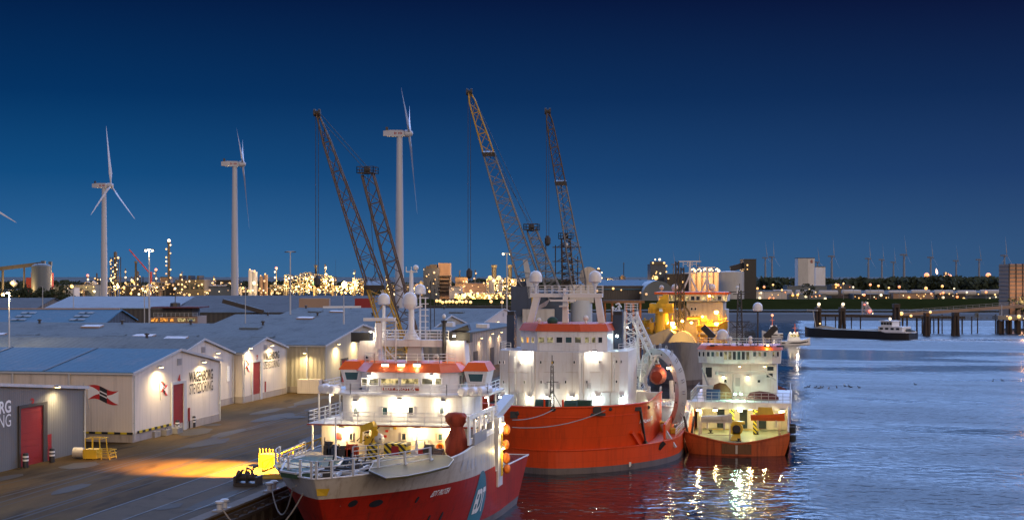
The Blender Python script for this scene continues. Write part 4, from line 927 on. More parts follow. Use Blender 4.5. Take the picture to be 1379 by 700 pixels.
# double mooring bollards, hooks
for px, py, lb in ((299, 686, 'grey double mooring bollard on the quay edge, nearest the picture bottom'), (366, 660, 'grey double mooring bollard on the quay edge under the ship bow')):
    p = on_z(px, py, QZ+.18); t = thing('mooring_bollard', lb, 'bollard', p, 'mooring bollards on the quay edge')
    MB().box(p.x-.5, p.x+.5, p.y-1.2, p.y+1.2, QZ+.18, QZ+.3).build('base', M['grey_paint'], t)
    for dy in (-.6, .6): MB().lathe((p.x, p.y+dy, QZ+.3), [(.28, 0), (.25, .5), (.42, .6), (.42, .75), (.3, .82)], 12).build('post', M['light_grey'], t, True)
p = on_z(334, 653, QZ); t = thing('mooring_winch', 'dark rusty mooring winch standing alone on the quay', 'winch', p)
m = MB(); m.box(p.x-1.3, p.x+1.3, p.y-.9, p.y+.9, QZ+.02, QZ+.3)
for x in (-1.2, 1.2): m.box(p.x+x-.12, p.x+x+.12, p.y-.8, p.y+.8, QZ+.3, QZ+1.0)
m.build('base', M['dark_steel'], t)
MB().lathe(p+V((-1.1, 0, .85)), [(.7, 0), (.7, .1), (.4, .12), (.4, 1.0), (.7, 1.02), (.7, 1.1), (.35, 1.15), (.35, 2.1)], 14, ax=(1, 0, 0)).build('drum', M['dark_steel'], t, True)
m = MB(); m.path([p+V((.5, -.5, .9)), p+V((.7, -.3, 1.9)), p+V((1.1, 0, 2.1))], .1); m.path([p+V((-.6, .4, .9)), p+V((-.2, .3, 1.8)), p+V((.3, .1, 1.6)), p+V((.7, -.2, 1.2))], .09); m.tube(p+V((-.9, -.4, 1.0)), p+V((-.3, -.6, 1.7)), .14); m.build('hook', M['dark_steel'], t)
# lamp masts
def lampmast(label, p, h, arms=2, mat=None, power=0, r=.13, armlen=1.2, lr=.28, post='light_grey', name='lamp_mast'):
    p = V(p); t = thing(name, label, 'lamp mast', p); m = MB(); m.tube(p, p+UP*h, r, r*.6, n=8); m.build('post', M[post], t)
    m = MB(); m.tube(p+UP*h - RT*armlen*(arms > 1), p+UP*h + RT*armlen, r*.6, n=6); m.build('arm', M[post], t)
    for s in ((-1, 1) if arms > 1 else (1,)):
        q = p + UP*h + RT*armlen*s
        hd = MB().obox(q - UP*.08, RT*.5, FW*.35, UP*.12).build('lamp_head', M['dark_steel'], t)
        if mat: bulb(q - UP*.28 - FW*.2, lr, mat, hd, 'lens')
    if power: light(p + UP*(h-.7) - FW*.4, power, (1, .72, .4), .3)
    return t
g = lambda px, D: PD(px, D, QZ)
lampmast('short lamp post with one glowing orange lamp in front of the blue roof', g(12.5, 232), 26-(394-372)/1900*232-4, 1, 'lamp_sodium', 2500, .16, -1.0, .28)
lampmast('tall twin headed floodlight mast by the office with orange windows', g(201, 395), 26+(36)/1900*395-4, 2, 'lamp_warm', 2500, .3, 1.0, .3)
lampmast('thin unlit lamp mast beside the tall floodlight mast', g(194.5, 420), 26-(384-372)/1900*420-4, 1, None, 0, .2, -.6)
lampmast('tall dark headed mast in front of the lit refinery', g(391, 400), 26+(33)/1900*400-4, 2, None, 0, .28, 1.1)
lampmast('thin white mast carrying a small lamp beside the second wind turbine', g(330.5, 330), 26-(386-372)/1900*330-4, 1, 'lamp_sodium', 0, .13, -.5, .3)
lampmast('yellow lamp post on the hall roofs beside the first wind turbine', g(99, 380), 26-(384-372)/1900*380-4, 1, 'lamp_sodium', 0, .16, -.4, .45)
lampmast('very thin pale post between the silo and the first wind turbine', g(57.5, 420), 26-(386-372)/1900*420-4, 1, None, 0, .14, -.5)
lampmast('slender pale post standing before the glaring refinery lamp', g(463, 320), 26-(392-372)/1900*320-4, 1, 'lamp_sodium', 0, .17, -.5, .3)
lampmast('twin headed lit lamp mast before the twin dark stacks', g(682.5, 520), 26+(31)/1900*520-4, 2, 'lamp_warm', 0, .35, 1.3, .42)
lampmast('thin pale post before the lit yellow bays', g(676, 420), 26-(382-372)/1900*420-4, 1, None, 0, .15, -.4)
a = P(435, 413.5, 330); b = P(486, 413, 330); t = tag(MB().beam(a, b, .45, .45).tube(P(463, 414, 330), (*P(463, 414, 330)[:2], QZ), .2).build('white_boom_barrier', M['white_clean']), 'white level beam on a post above the shed roofs', 'beam')

# ================================================================== SHIP HULLS
class Hull:
    def __init__(s, xc, hb, ystem, ystern, lent, p=.8, flip=1):
        s.xc, s.hbm, s.ys, s.ye, s.le, s.p = xc, hb, ystem, ystern, lent, p
    def hb(s, y, z):
        t = max(0.0, min(1.0, (y - s.ys(z))/s.le(z))); return s.hbm*math.sin(math.pi/2*t)**s.p
    def pt(s, f, z, side, inset=0.0):
        """f from 0 (stem) to 1 (stern)"""
        y = s.ys(z) + (s.ye(z)-s.ys(z))*f; return V((s.xc + side*max(0, s.hb(y, z)-inset), y, z))
    @staticmethod
    def cz(z, f, side): return (z(f, side) if z.__code__.co_argcount == 2 else z(f)) if callable(z) else z
    def shell(s, zlo, zhi, f0=0.0, f1=1.0, inset=0.0, nf=44, nz=8, transom=True):
        m = MB(); fs = [f0 + (f1-f0)*(i/nf)**(1.7 if f0 == 0 else 1) for i in range(nf+1)]
        for side in (-1, 1):
            g = []
            for f in fs:
                za = s.cz(zlo, f, side); zb = s.cz(zhi, f, side)
                g.append([s.pt(f, za + (zb-za)*k/nz, side, inset) for k in range(nz+1)])
            for i in range(nf):
                for k in range(nz):
                    q = [g[i][k], g[i+1][k], g[i+1][k+1], g[i][k+1]]; m.add(q if side > 0 else q[::-1], [(0, 1, 2, 3)])
        if transom and f1 == 1.0:
            za = s.cz(zlo, 1, 1); zb = s.cz(zhi, 1, 1)
            for k in range(nz):
                z0, z1 = za + (zb-za)*k/nz, za + (zb-za)*(k+1)/nz; m.poly(s.pt(1, z0, 1), s.pt(1, z0, -1), s.pt(1, z1, -1), s.pt(1, z1, 1))
        return m
    def deck(s, z, f0=0.0, f1=1.0, inset=.1, nf=40):
        fs = [f0 + (f1-f0)*(i/nf)**(1.7 if f0 == 0 else 1) for i in range(nf+1)]; zz = (lambda f: z(f)) if callable(z) else (lambda f: z)
        m = MB()
        for a, b in zip(fs, fs[1:]): m.poly(s.pt(a, zz(a), 1, inset), s.pt(b, zz(b), 1, inset), s.pt(b, zz(b), -1, inset), s.pt(a, zz(a), -1, inset))
        return m
    def edge(s, z, side, f0, f1, n=20, inset=0, dz=0):
        return [s.pt(f0 + (f1-f0)*(i/n)**(1.7 if f0 == 0 else 1), (z(f0 + (f1-f0)*(i/n)**(1.7 if f0 == 0 else 1)) if callable(z) else z), side, inset) + UP*dz for i in range(n+1)]
    def hit(s, px, py, D0=80, D1=260):
        """where the view ray through a pixel meets the hull side"""
        d = D0
        while d < D1:
            q = P(px, py, d)
            if s.ys(q.z) < q.y < s.ye(q.z) and abs(q.x - s.xc) <= s.hb(q.y, q.z): return q
            d += .05
        return P(px, py, D1)
    def on(s, y, z, side=1, lift=.05):
        q = V((s.xc + side*s.hb(y, z), y, z)); a = V((s.xc + side*s.hb(y+.1, z), y+.1, z)) - q; b = V((s.xc + side*s.hb(y, z+.1), y, z+.1)) - q
        n = a.cross(b).normalized()*side; return q + n*lift
def canister(p, r=.38, L=1.5, ax=(0, 1, 0), parent=None):
    m = MB(); m.lathe(V(p)-V(ax)*L/2, [(r*.7, 0), (r, r*.35), (r, L-r*.35), (r*.7, L)], 12, ax=ax); o = m.build('life_raft', M['white_clean'], parent, True); return o
def radome(parent, c, r, mat='white_clean'):
    """dome with a cylindrical skirt and flat base, centre of its widest ring c"""
    prof = [(r*.8, -r*.85), (r, -r*.7), (r, 0)] + [(r*math.cos(a), r*math.sin(a)) for a in [math.pi/2*i/8 for i in range(1, 8)]] + [(.02, r)]
    return MB().lathe(c, prof, 20).build('radome', M[mat], parent, True)

# ================================================================== SHIP WITH RED AND CREAM HULL (nearest)
E = Hull(-41, 9.4, lambda z: 116 + max(0, 8.7-z)*.62, lambda z: 158.5 + max(0, min(z, 5))*1.55, lambda z: 17.5 + max(0, 8.7-z)*1.5, .8)
zr = lambda f: 6.55 - .7*min(1, f/.6)
def zt(f, side=1): return 8.5 + 1.0*min(1, f/.5)**1.5 if side > 0 else 8.5 - .75*min(1, f/.3)
za = lambda f: 5.3 - .6*(f-.6)/.4
S = thing('offshore_ship', 'red hulled supply ship with white bridge and bow facing, moored along the quay', 'ship', (-41, 140, 0), 'moored ships')
E.shell(-2.5, .75, 0, 1).build('boot_topping', M['boot_grey'], S, True)
hl = E.shell(.75, zr, 0, .6, nz=12); hl.f += []
b2 = E.shell(.75, lambda f: za(max(f, .6)), .6, 1, nf=20); n0 = len(hl.v); hl.v += b2.v; hl.f += [[n0+i for i in f] for f in b2.f]; hl.m += b2.m
hull = hl.build('hull', M['hull_red'], S, True)
E.shell(zr, zt, 0, .6, nz=4, transom=False).build('upper_strake', M['cream_paint'], S, True)
E.shell(lambda f: 6.2, zt, 0, .6, inset=.22, nz=2, transom=False).build('bulwark_lining', M['cream_paint'], S, True)
E.shell(lambda f: 3.0, lambda f: za(max(f, .6)), .6, 1, inset=.22, nz=2, nf=16).build('bulwark_lining', M['cream_paint'], S, True)
m = MB()
for sd in (-1, 1): m.path(E.edge(lambda f: zt(f, sd), sd, 0, .6, 30), .09)
m.build('cap_rail', M['white_paint'], S); m = MB()
for sd in (-1, 1): m.path(E.edge(lambda f: za(f), sd, .6, 1, 12), .09)
m.path([E.pt(1, 4.7, -1), E.pt(1, 4.7, 1)], .09); m.build('cap_rail', M['white_paint'], S)
E.deck(7.75, 0, .62, .25).build('foredeck', M['deck_tan'], S)
E.deck(3.5, .6, 1, .25).build('aft_deck', M['deck_work'], S)
MB().box(-50.2, -31.8, 145.5, 146.2, 3, 9.4).build('deck_step', M['cream_paint'], S)
# pads on the foredeck: green mooring pad to starboard, tan landing pad to port
def pad(pts, z, h, mat, rim):
    o = MB().prism(pts, z, z+h).build('deck_pad', M[mat], S)
    m = MB(); m.path([V((p[0], p[1], z+h)) for p in pts + pts[:1]], rim, 5); m.build('rim', M['light_grey'], o); return o
zz = 9.0
pp = [on_z(px, py, zz)[:2] for px, py in ((497, 633), (503, 622), (520, 614), (560, 611), (603, 613), (611, 618), (604, 627), (578, 634), (548, 640), (520, 643))]
o = pad(pp, zz-.22, .22, 'pad_mix', .05)
zz = 8.7
pp = [on_z(px, py, zz)[:2] for px, py in ((378, 634), (385, 620), (410, 613.5), (450, 614), (462, 618), (455, 627), (425, 633), (398, 637))]
o = pad(pp, zz-.5, .5, 'deck_green', .12)
c = on_z(396, 626, zz+.02); MB().lathe(c, [(1.9, 0), (1.9, .015)], 24).build('yellow_marking', M['yellow_paint'], o)
MB().prism([on_z(px, py, 7.8)[:2] for px, py in ((430, 644), (462, 622), (497, 622), (500, 640), (478, 646))], 7.76, 7.86).build('well_cover', M['dark_steel'], S)
m = MB()
for px in (430, 452, 474): a = on_z(px, 640, 8.3); b = on_z(px+34, 620, 8.3); m.beam(a, b, .25, .3)
for py in (620, 628, 636): m.beam(on_z(448-(py-620), py, 8.25), on_z(505, py+1, 8.25), .2, .25)
m.build('support_grid', M['light_grey'], S)
for px, py, w_, l_, h_, mt in ((425, 640, 1.6, 1.2, .9, 'black_steel'), (440, 641, 1.2, 1.8, 1.1, 'dark_steel'), (462, 638, 1.5, 1.4, .8, 'black_steel'), (478, 636, 1.2, 1.2, 1.2, 'dark_steel'), (489, 630, 1.6, 1.4, .8, 'black_steel'), (470, 627, 1.4, 1.4, 1.0, 'navy_paint'), (446, 629, 1.4, 1.6, .9, 'black_steel')):
    p = on_z(px, py, 8); m = MB(); m.box(p.x-w_/2, p.x+w_/2, p.y-l_/2, p.y+l_/2, 7.76, 8+h_*.6); m.lathe((p.x-w_/2, p.y, 8+h_*.55), [(.2, 0), (.42, .05), (.25, .1), (.25, w_-.1), (.42, w_-.05), (.2, w_)], 10, ax=(1, 0, 0)); m.tube((p.x, p.y, 8), (p.x+.3, p.y, 8.3+h_), .07); m.build('mooring_gear', M[mt], S)
# bow rail of thick white posts
m = MB()
for sd, f1 in ((-1, .3), (1, .2)):
    E1 = E.edge(lambda f: zt(f, sd), sd, 0, f1, 16)
    for i, q_ in enumerate(E1):
        if i % 3 == 1: m.beam(q_ + UP*0, q_ + UP*1.55, .28, .18); m.tube(q_+UP*.3, q_+V((0, .9, .3)), .09)
    for h in (.5, 1.0, 1.5): m.path([q_ + UP*h for q_ in E1], .05)
m.build('bow_rail', M['light_grey'], S)
m = MB(); m.rail([V((-49.4, 131, 7.8)), V((-50.0, 139, 7.8))], 1.1, .05, 3, 1.4); m.build('deck_rail', M['light_grey'], S)
m = MB(); m.rail([on_z(560, 610, 8.0), on_z(611, 606, 8.0)], 1.3, .06, 3, 1.5, .1); m.build('deck_rail', M['light_grey'], S)
m = MB(); m.rail([on_z(475, 619, 8.0), on_z(560, 611, 8.0)], 1.3, .05, 3, 1.5, .08); m.build('deck_rail', M['light_grey'], S)
# name, logo, fairleads on the hull
text('EDT PROTEA', lambda u, v: E.on(129.0 + 2.9*u + .15*v, 5.2 + .58*v, 1, .05), 'sign_white', hull, True)
m = MB(); cy, cz, ry, rz_ = 140.5, 3.1, 1.95, 3.1; N_ = 28; ring = []
for k in range(7): ring.append([E.on(cy + ry*k/6*math.copysign(abs(math.cos(a))**.75, math.cos(a)), cz + rz_*k/6*math.copysign(abs(math.sin(a))**.75, math.sin(a)), 1, .04) for a in [2*math.pi*i/N_ for i in range(N_)]])
m.loft(ring, cap=False); lg = m.build('emblem', M['teal_logo'], hull)
text('EDT', lambda u, v: E.on(139.15 + 2.7*u, 1.95 + 2.5*v, 1, .1), 'sign_white', lg, True)
for px, py, w, h in ((506, 677, 1.6, .32), (411, 675, .9, .3), (561, 672, .35, .3), (593, 695, .35, .5), (577, 697, .3, .3)):
    c = E.hit(px, py); m = MB(); m.loft([[E.on(c.y + (w*.75*math.cos(a))*.55, c.z + h*math.sin(a), 1 if px > 430 else 1, .03*j) for a in [2*math.pi*i/14 for i in range(14)]] for j in (.2, 1.5, 2.5)]); m.build('fairlead', M['black_steel'], hull)
for px, py in ((399, 653), ): c = E.hit(px, py); MB().cbox(c - FW*.1, .1, .1, .1).build('fitting', M['cream_paint'], hull)
c = E.hit(424, 662); m = MB(); m.add([E.on(c.y-.5, c.z+.35, 1, .04), E.on(c.y+.35, c.z+.3, 1, .04), E.on(c.y+.5, c.z-.35, 1, .04), E.on(c.y-.3, c.z-.3, 1, .04)], [(0, 1, 2, 3)]); m.build('yellow_mark', M['yellow_paint'], hull)
for i in range(7): c = V((0, 132.5 + i*1.6 + (i > 3)*.9, 7.2 - i*.05)); m = MB(); m.add([E.on(c.y, c.z, 1, .03), E.on(c.y+.45, c.z, 1, .03), E.on(c.y+.45, c.z+.9, 1, .03), E.on(c.y, c.z+.9, 1, .03)], [(0, 1, 2, 3)]); m.build('draught_plate', M['light_grey'], hull)
# white side plating with openings, port side
sp = MB(); sp.box(-31.75, -31.55, 134.6, 146, 9.45, 10.0)
for y0, y1 in ((134.6, 135.2), (137.0, 137.6), (139.4, 140.0), (141.8, 142.4), (145.4, 146)): sp.box(-31.75, -31.55, y0, y1, 10.0, 11.9)
sp.box(-31.75, -31.55, 134.6, 146, 11.9, 12.3); sp.build('side_plating', M['white_paint'], S)
MB().slab([(-31.5, 136, 9.3), (-31.5, 141.5, 9.3), (-31.5, 141.5, 10.4), (-31.5, 136, 10.4)], (.16, 0, 0)).build('side_grating', M['grey_paint'], S)
# deckhouse
l1 = MB().prism([(-48.6, 140), (-33.4, 140), (-33.4, 151), (-48.6, 151)], 7.7, 10.6).build('lower_deckhouse', M['cream_paint'], S)
MB().prism([(-49.9, 139.2), (-31.9, 139.2), (-31.9, 152), (-49.9, 152)], 10.6, 10.78).build('deck_slab', M['light_grey'], S); MB().box(-49.9, -31.9, 139.12, 139.19, 10.62, 10.74).build('deck_edge', M['canvas_red'], S)
l2 = MB().prism([(-47.3, 143.0), (-45.8, 141.9), (-35.8, 141.9), (-34.3, 143.0), (-34.3, 152), (-47.3, 152)], 10.78, 13.5).build('middle_deckhouse', M['white_paint'], S)
MB().prism([(-50, 144), (-47.6, 142.6), (-46, 141.5), (-35.6, 141.5), (-34, 142.6), (-31.7, 144), (-31.7, 152), (-50, 152)], 13.5, 13.72).build('bridge_deck', M['white_paint'], S)
B0 = [(-46.2, 146.2), (-44.8, 144.4), (-37.0, 144.4), (-35.5, 146.0), (-35.5, 151.5), (-46.2, 151.5)]
br = MB().prism(B0, 13.72, 15.85).build('bridge', M['white_paint'], S)
B1 = [(-46.7, 145.8), (-45.0, 143.9), (-36.8, 143.9), (-35.0, 145.7), (-35.0, 151.8), (-46.7, 151.8)]
B2 = [(-46.0, 146.6), (-44.5, 145.0), (-37.3, 145.0), (-35.8, 146.4), (-35.8, 151.5), (-46.0, 151.5)]
vr = MB().prism(B1, 15.85, 16.75, B2).build('bridge_roof', M['orange_paint'], S)
def wins(parent, lst, y, mat, **k):
    for a in lst: win_y(parent, a[0], a[2], a[1], a[3], y, mat=a[4] if len(a) > 4 else mat, **k)
wins(br, [(487, 495, 509, 518.5), (497, 510, 509, 518.5), (513, 537, 509, 518.5, 'room_warm'), (540, 564, 509, 518.5, 'room_warm'), (568, 583, 509, 518.5), (586, 595, 509, 518.5)], 144.38, 'room_dim', fr=.08)
for y in (147.0, 149.2): wbox(br, (-35.48, y, 14.95), (0, 1, 0), 1.3, .95, (1, 0, 0), mat='glass_teal')
a = on_y(514, 525.5, 144.3); b = on_y(564, 525.5, 144.3); nb = MB().box(a.x, b.x, 144.18, 144.38, a.z, a.z+.42).build('name_board', M['canvas_red'], br)
text('EDT PROTEA', flat((a.x+.3, 144.17, a.z+.07), (b.x-a.x-.6, 0, 0), (0, 0, .28)), 'sign_white', nb, True)
wins(l2, [(476, 482, 547, 557), (515, 522, 547.5, 558, 'glass_teal'), (550, 557, 547.5, 558), (592, 598.5, 547.5, 557.5)], 141.88, 'glass_dark', fr=.07)
wins(l1, [(471, 475, 583, 592), (541, 547, 583, 592), (590, 596, 583.5, 592.5, 'glass_teal')], 139.98, 'glass_dark', fr=.07, fmat='cream_paint')
p = on_y(457, 586, 139.95); MB().box(p.x-.28, p.x+.28, 139.85, 139.97, p.z-.3, p.z+.3).build('fire_cabinet', M['red_paint'], l1)
for px, py in ((521, 580), (527, 577), (519, 587), (532, 576)): p = on_y(px, py, 139.95); MB().box(p.x-.15, p.x+.15, 139.88, 139.97, p.z-.12, p.z+.12).build('wall_fitting', M[RN.choice(['red_paint', 'sign_white', 'yellow_paint'])], l1)
m = MB()
m.rail([V((-49.8, 150, 10.78)), V((-49.8, 139.3, 10.78)), V((-32, 139.3, 10.78)), V((-32, 150, 10.78))], 1.25, .045, 3, 1.7)
m.rail([V((-49.9, 150, 13.72)), V((-49.9, 144.1, 13.72)), V((-46, 141.6, 13.72)), V((-35.6, 141.6, 13.72)), V((-31.8, 144.1, 13.72)), V((-31.8, 150, 13.72))], 1.1, .045, 3, 1.7)
m.build('railing', M['white_clean'], S)
for x in (-49.6, -32.0):
    for y in (142, 145.5, 149): MB().tube((x, y, 10.7), (x, y, 13.6), .1).build('stanchion', M['white_paint'], S)
    MB().tube((x, 140, 7.9), (x, 140, 10.7), .12).build('stanchion', M['white_paint'], S)
for i, (x, y) in enumerate(((-49.4, 143.2), (-48.6, 142.4), (-47.9, 142.0), (-33.9, 142.2), (-33.0, 142.8), (-32.4, 143.6), (-32.1, 144.9))): canister((x, y, 14.1), .46, 1.4, (.25, .97, 0), S)
# bridge wing cabs
for x0, x1 in ((-48.8, -46.3), (-35.0, -32.4)):
    w = MB(); lo = [(x0+.5, 147.2), (x1-.5, 147.2), (x1-.5, 150), (x0+.5, 150)]; hi = [(x0, 146.7), (x1, 146.7), (x1, 150), (x0, 150)]
    w.prism(lo, 13.72, 15.9, hi); wc = w.build('bridge_wing', M['white_paint'], S)
    MB().prism([(x0-.15, 146.5), (x1+.15, 146.5), (x1+.15, 150.2), (x0-.15, 150.2)], 15.9, 16.8, [(x0+.4, 147.1), (x1-.4, 147.1), (x1-.4, 150), (x0+.4, 150)]).build('wing_roof', M['orange_paint'], wc)
    yy = 146.82
    window(wc, (x0+.62, yy+.1, 14.75), (x1-.62, yy+.1, 14.75), (x1-.42, yy-.05, 15.65), (x0+.42, yy-.05, 15.65), mat='glass_teal', fr=.08)
# big white side slabs and portal behind the bridge
for q_ in (((484.5, 459), (506, 459), (513, 502), (479, 502)), ((602, 459), (625, 459), (628, 502), (598, 502))):
    m = MB(); m.slab([on_y(px, py, 149) for px, py in q_][::-1], (0, 2.0, 0)); m.build('portal_leg', M['white_paint'], S)
a = on_y(503, 466, 149.3); b = on_y(604, 466, 149.3); MB().box(a.x, b.x, 149.2, 150.6, a.z, a.z+.75).build('portal_beam', M['white_paint'], S)
zb = a.z+.75
for rp_ in ([V((a.x, 149.3, zb)), V((b.x, 149.3, zb))], [V((a.x, 150.6, zb)), V((b.x, 150.6, zb))], [V((-46, 146.8, 16.75)), V((-44.5, 145.2, 16.75)), V((-37.3, 145.2, 16.75)), V((-35.9, 146.6, 16.75))]): MB().rail(rp_, 1.0, .04, 3, 1.3).build('railing', M['white_clean'], S)
m = MB(); p0 = on_y(545, 497, 149.5); p1 = on_y(570, 497, 149.5); q0 = on_y(551, 460, 149.5); q1 = on_y(565, 460, 149.5)
m.slab([p0, p1, q1, q0], (0, 1, 0)); m.build('mast_foot', M['light_grey'], S)
mast = MB()
c = on_y(554, 458, 150); mast.lathe((c.x, c.y, 0), [(1.0, zb), (.35, on_y(554, 444, 150).z), (.32, on_y(554, 412, 150).z)], 12)
pl = on_y(552, 416, 150); mast.lathe((pl.x, pl.y, pl.z), [(.5, 0), (.85, .5), (.85, .6)], 12)
mast.tube(on_y(569, 412, 150.5), pl, .12); mast.build('mast', M['white_paint'], S, True)
radome(S, on_y(552, 403, 150), .80); radome(S, on_y(517, 403, 150.5), .68)
d3 = on_y(566, 390, 153); radome(S, d3, .62)
m = MB(); a = on_y(517, 411, 150.5); m.tube(a, V((a.x, a.y, zb)), .18, n=8); m.build('dome_post', M['white_clean'], S); m = MB(); m.tube(d3 - UP*.5, V((d3.x, d3.y, 17)), .1)
m.build('dome_post', M['white_clean'], S); m = MB()
for px in (565.5, 573): a = on_y(px, 400, 151); m.tube(a, V((a.x, a.y, zb)), .07)
for py in (401, 409, 417, 425, 433, 441, 450): m.tube(on_y(564, py, 151), on_y(577, py, 151), .05)
m.build('mast_ladder', M['white_clean'], S); m = MB()
a = on_y(554, 364, 151); m.tube(a, V((a.x, a.y, 23.5)), .2, .28, n=8); m.tube(on_y(547, 366, 151), on_y(562, 366, 151), .08)
for px in (547, 554, 561): m.tube(on_y(px, 366, 151), on_y(px, 359, 151), .06)
m.build('mast_frame', M['white_clean'], S)
MB().ball(on_y(560, 360.5, 151), .32).build('satellite_dome', M['white_clean'], S, True)
m = MB()
for px, py0, py1, r in ((580, 378, 446, .06), (585, 372, 440, .05), (452, 350, 372, .01)): m.tube(on_y(px, py0, 151.5), on_y(px, py1, 151.5), r)
m.build('whip_aerial', M['dark_steel'], S)
m = MB(); m.lathe((*on_y(509, 460, 148.5)[:2], 0), [(.34, zb-1), (.34, on_y(509, 435, 148.5).z)], 12); m.build('radar_post', M['white_clean'], S, True)
a = on_y(490, 430, 148.5); b = on_y(532, 430, 148.5); MB().obox((a+b)/2, (b-a)/2, (0, .2, 0), (0, 0, .17)).build('radar_scanner', M['white_clean'], S)
m = MB()
for px in (514, 519, 533): m.tube(on_y(px, 432, 148.7), on_y(px, 488, 148.7), .08)
for py in (445, 455, 478): m.tube(on_y(506, py, 148.7), on_y(534, py, 148.7), .05)
m.tube(on_y(519, 470, 148.7), on_y(536, 487, 148.7), .08); m.build('radar_frame', M['white_clean'], S)
a = on_y(598, 472, 149); b = on_y(598, 431, 149); m = MB(); m.tube((a.x, a.y, 16.6), b, .2, n=8); m.build('signal_mast', M['black_steel'], S); MB().ball(b+UP*.4, .22, zs=1.3).build('mast_dome', M['white_clean'], S, True); MB().lathe(b-UP*.3, [(.3, 0), (.36, .25), (.3, .3)], 10).build('mast_lamp', M['black_steel'], S)
for px in (495, 588): p = on_y(px, 481, 148.9); MB().lathe(p, [(.34, 0), (.34, .3), (.25, .35)], 14, ax=(0, -1, 0)).build('search_light', M['light_grey'], S, True); MB().lathe(p+V((0, -.32, 0)), [(.24, 0), (.1, .05)], 12, ax=(0, -1, 0)).build('search_lens', M['glass_dark'], S)
for cx, w in ((487, 18), (620, 20)):
    p = on_y(cx, 452, 150.5); MB().box(p.x-w*.06, p.x+w*.06, 150, 151.2, p.z-.7, p.z+.4).build('funnel_top', M['black_steel'], S); 
p = on_y(618, 446, 151); MB().obox(p, (1.2, 0, .45), (0, .5, 0), (-.1, 0, .3)).build('exhaust_hood', M['black_steel'], S)
# cargo gear on the foredeck
p = on_y(616, 611, 136.5); zt_ = on_y(616, 557, 136.5).z
prof = [(.95, 8.0), (1.25, 8.6), (1.1, 9.6), (.75, 10.6), (.62, 11.1), (1.0, 11.6), (1.05, 12.1), (.8, 12.4), (.2, 12.5)]
m = MB(); rings = []
for r_, z in prof: rings.append([V((p.x + (r_*(1+.12*math.sin(5*a + z*3)))*math.cos(a) - (z-8)*.03, 136.5 + r_*(1+.12*math.sin(5*a+z*3))*.8*math.sin(a), z)) for a in [2*math.pi*i/30 for i in range(30)]])
m.loft(rings); m.build('covered_crane', M['canvas_red'], S, True)
# yellow knuckle crane
kc = on_y(500, 598, 137.5); m = MB(); m.lathe((kc.x, kc.y, 0), [(.55, 7.8), (.45, 9.3)], 12); k1 = m.build('crane_pedestal', M['hazard'], S, True)
m = MB(); A = V((kc.x, kc.y, 9.4)); Bq = on_y(487, 577, 137.0); Cq = on_y(504, 571, 136.7); Dq = on_y(486, 596, 136.5); m.beam(A, Cq, .5, .7); m.beam(Cq, Bq, .5, .65); m.beam(Bq, Dq, .22, .3); m.beam(A+V((.4, 0, -.3)), Cq+V((.3, 0, -.6)), .2); m.obox(A, (.6, 0, 0), (0, .5, 0), (0, 0, .45)); m.build('crane_arm', M['yellow_paint'], S)
m = MB()
for i in range(16): q_ = A + V((RN.uniform(-.9, 1.2), RN.uniform(-.8, .2), RN.uniform(-.4, 1.6))); m.tube(q_, q_ + V((RN.uniform(-.7, .7), RN.uniform(-.3, .3), RN.uniform(-.7, .7))), .06)
m.build('crane_hose', M['black_steel'], S)
MB().ball(A+V((.9, -.2, .2)), .55, 8, 6).build('crane_counterweight', M['light_grey'], S, True)
a = on_y(517, 617, 134.2); b = on_y(547, 617, 134.2); bx = MB().box(a.x, b.x, 134.2, 135.9, 7.8, on_y(517, 597, 134.2).z).build('striped_locker', M['hazard'], S)
p = on_y(532, 606, 134.15); MB().box(p.x-.36, p.x+.36, 134.08, 134.19, p.z-.5, p.z+.42).build('red_panel', M['red_door'], bx)
a = on_y(496, 610, 135); b = on_y(508, 610, 135); MB().box(a.x, b.x, 135, 136, 7.8, on_y(496, 597, 135).z).build('striped_locker', M['hazard'], S)
for px, pyt, y in ((452, 562, 127), (561.5, 578, 132)): p = on_y(px, 620, y); MB().tube((p.x, y, 8.2), (p.x, y, on_y(px, pyt, y).z), .11, .07, n=8).build('deck_pole', M['white_clean'], S)
for px, py, w, h, mt in ((450, 606, 1.2, 1.1, 'navy_paint'), (465, 605, 1.6, 1.0, 'dark_steel'), (474, 603, 1.1, 1.2, 'canvas_red'), (556, 612, 1.5, .5, 'light_grey'), (578, 604, 1.0, 1.4, 'dark_steel'), (443, 600, .8, 1.5, 'dark_steel'), (590, 606, 1.2, .9, 'boot_grey'), (568, 607, .9, .8, 'red_paint')):
    p = on_y(px, py, 137.2); m = MB(); m.box(p.x-w/2, p.x+w/2, 136.6, 137.8, 7.8, 7.8+h*.7); m.lathe((p.x-w/2, 137.2, 7.8+h*.75), [(.2, -.02), (.3, 0), (.3, w), (.2, w+.02)], 10, ax=(1, 0, 0)); m.tube((p.x-w*.3, 136.6, 7.8), (p.x-w*.3, 136.6, 7.9+h*1.2), .06); m.build('deck_winch', M[mt], S)
for px, py in ((593, 601), (607, 567)): p = on_y(px, py, 139.6); MB().lathe(p, [(.34, 0), (.42, .05), (.42, .12), (.3, .17), (.24, .12), (.24, .05)], 14, ax=(0, -1, 0)).build('lifebuoy', M['fender_orange'], S, True)
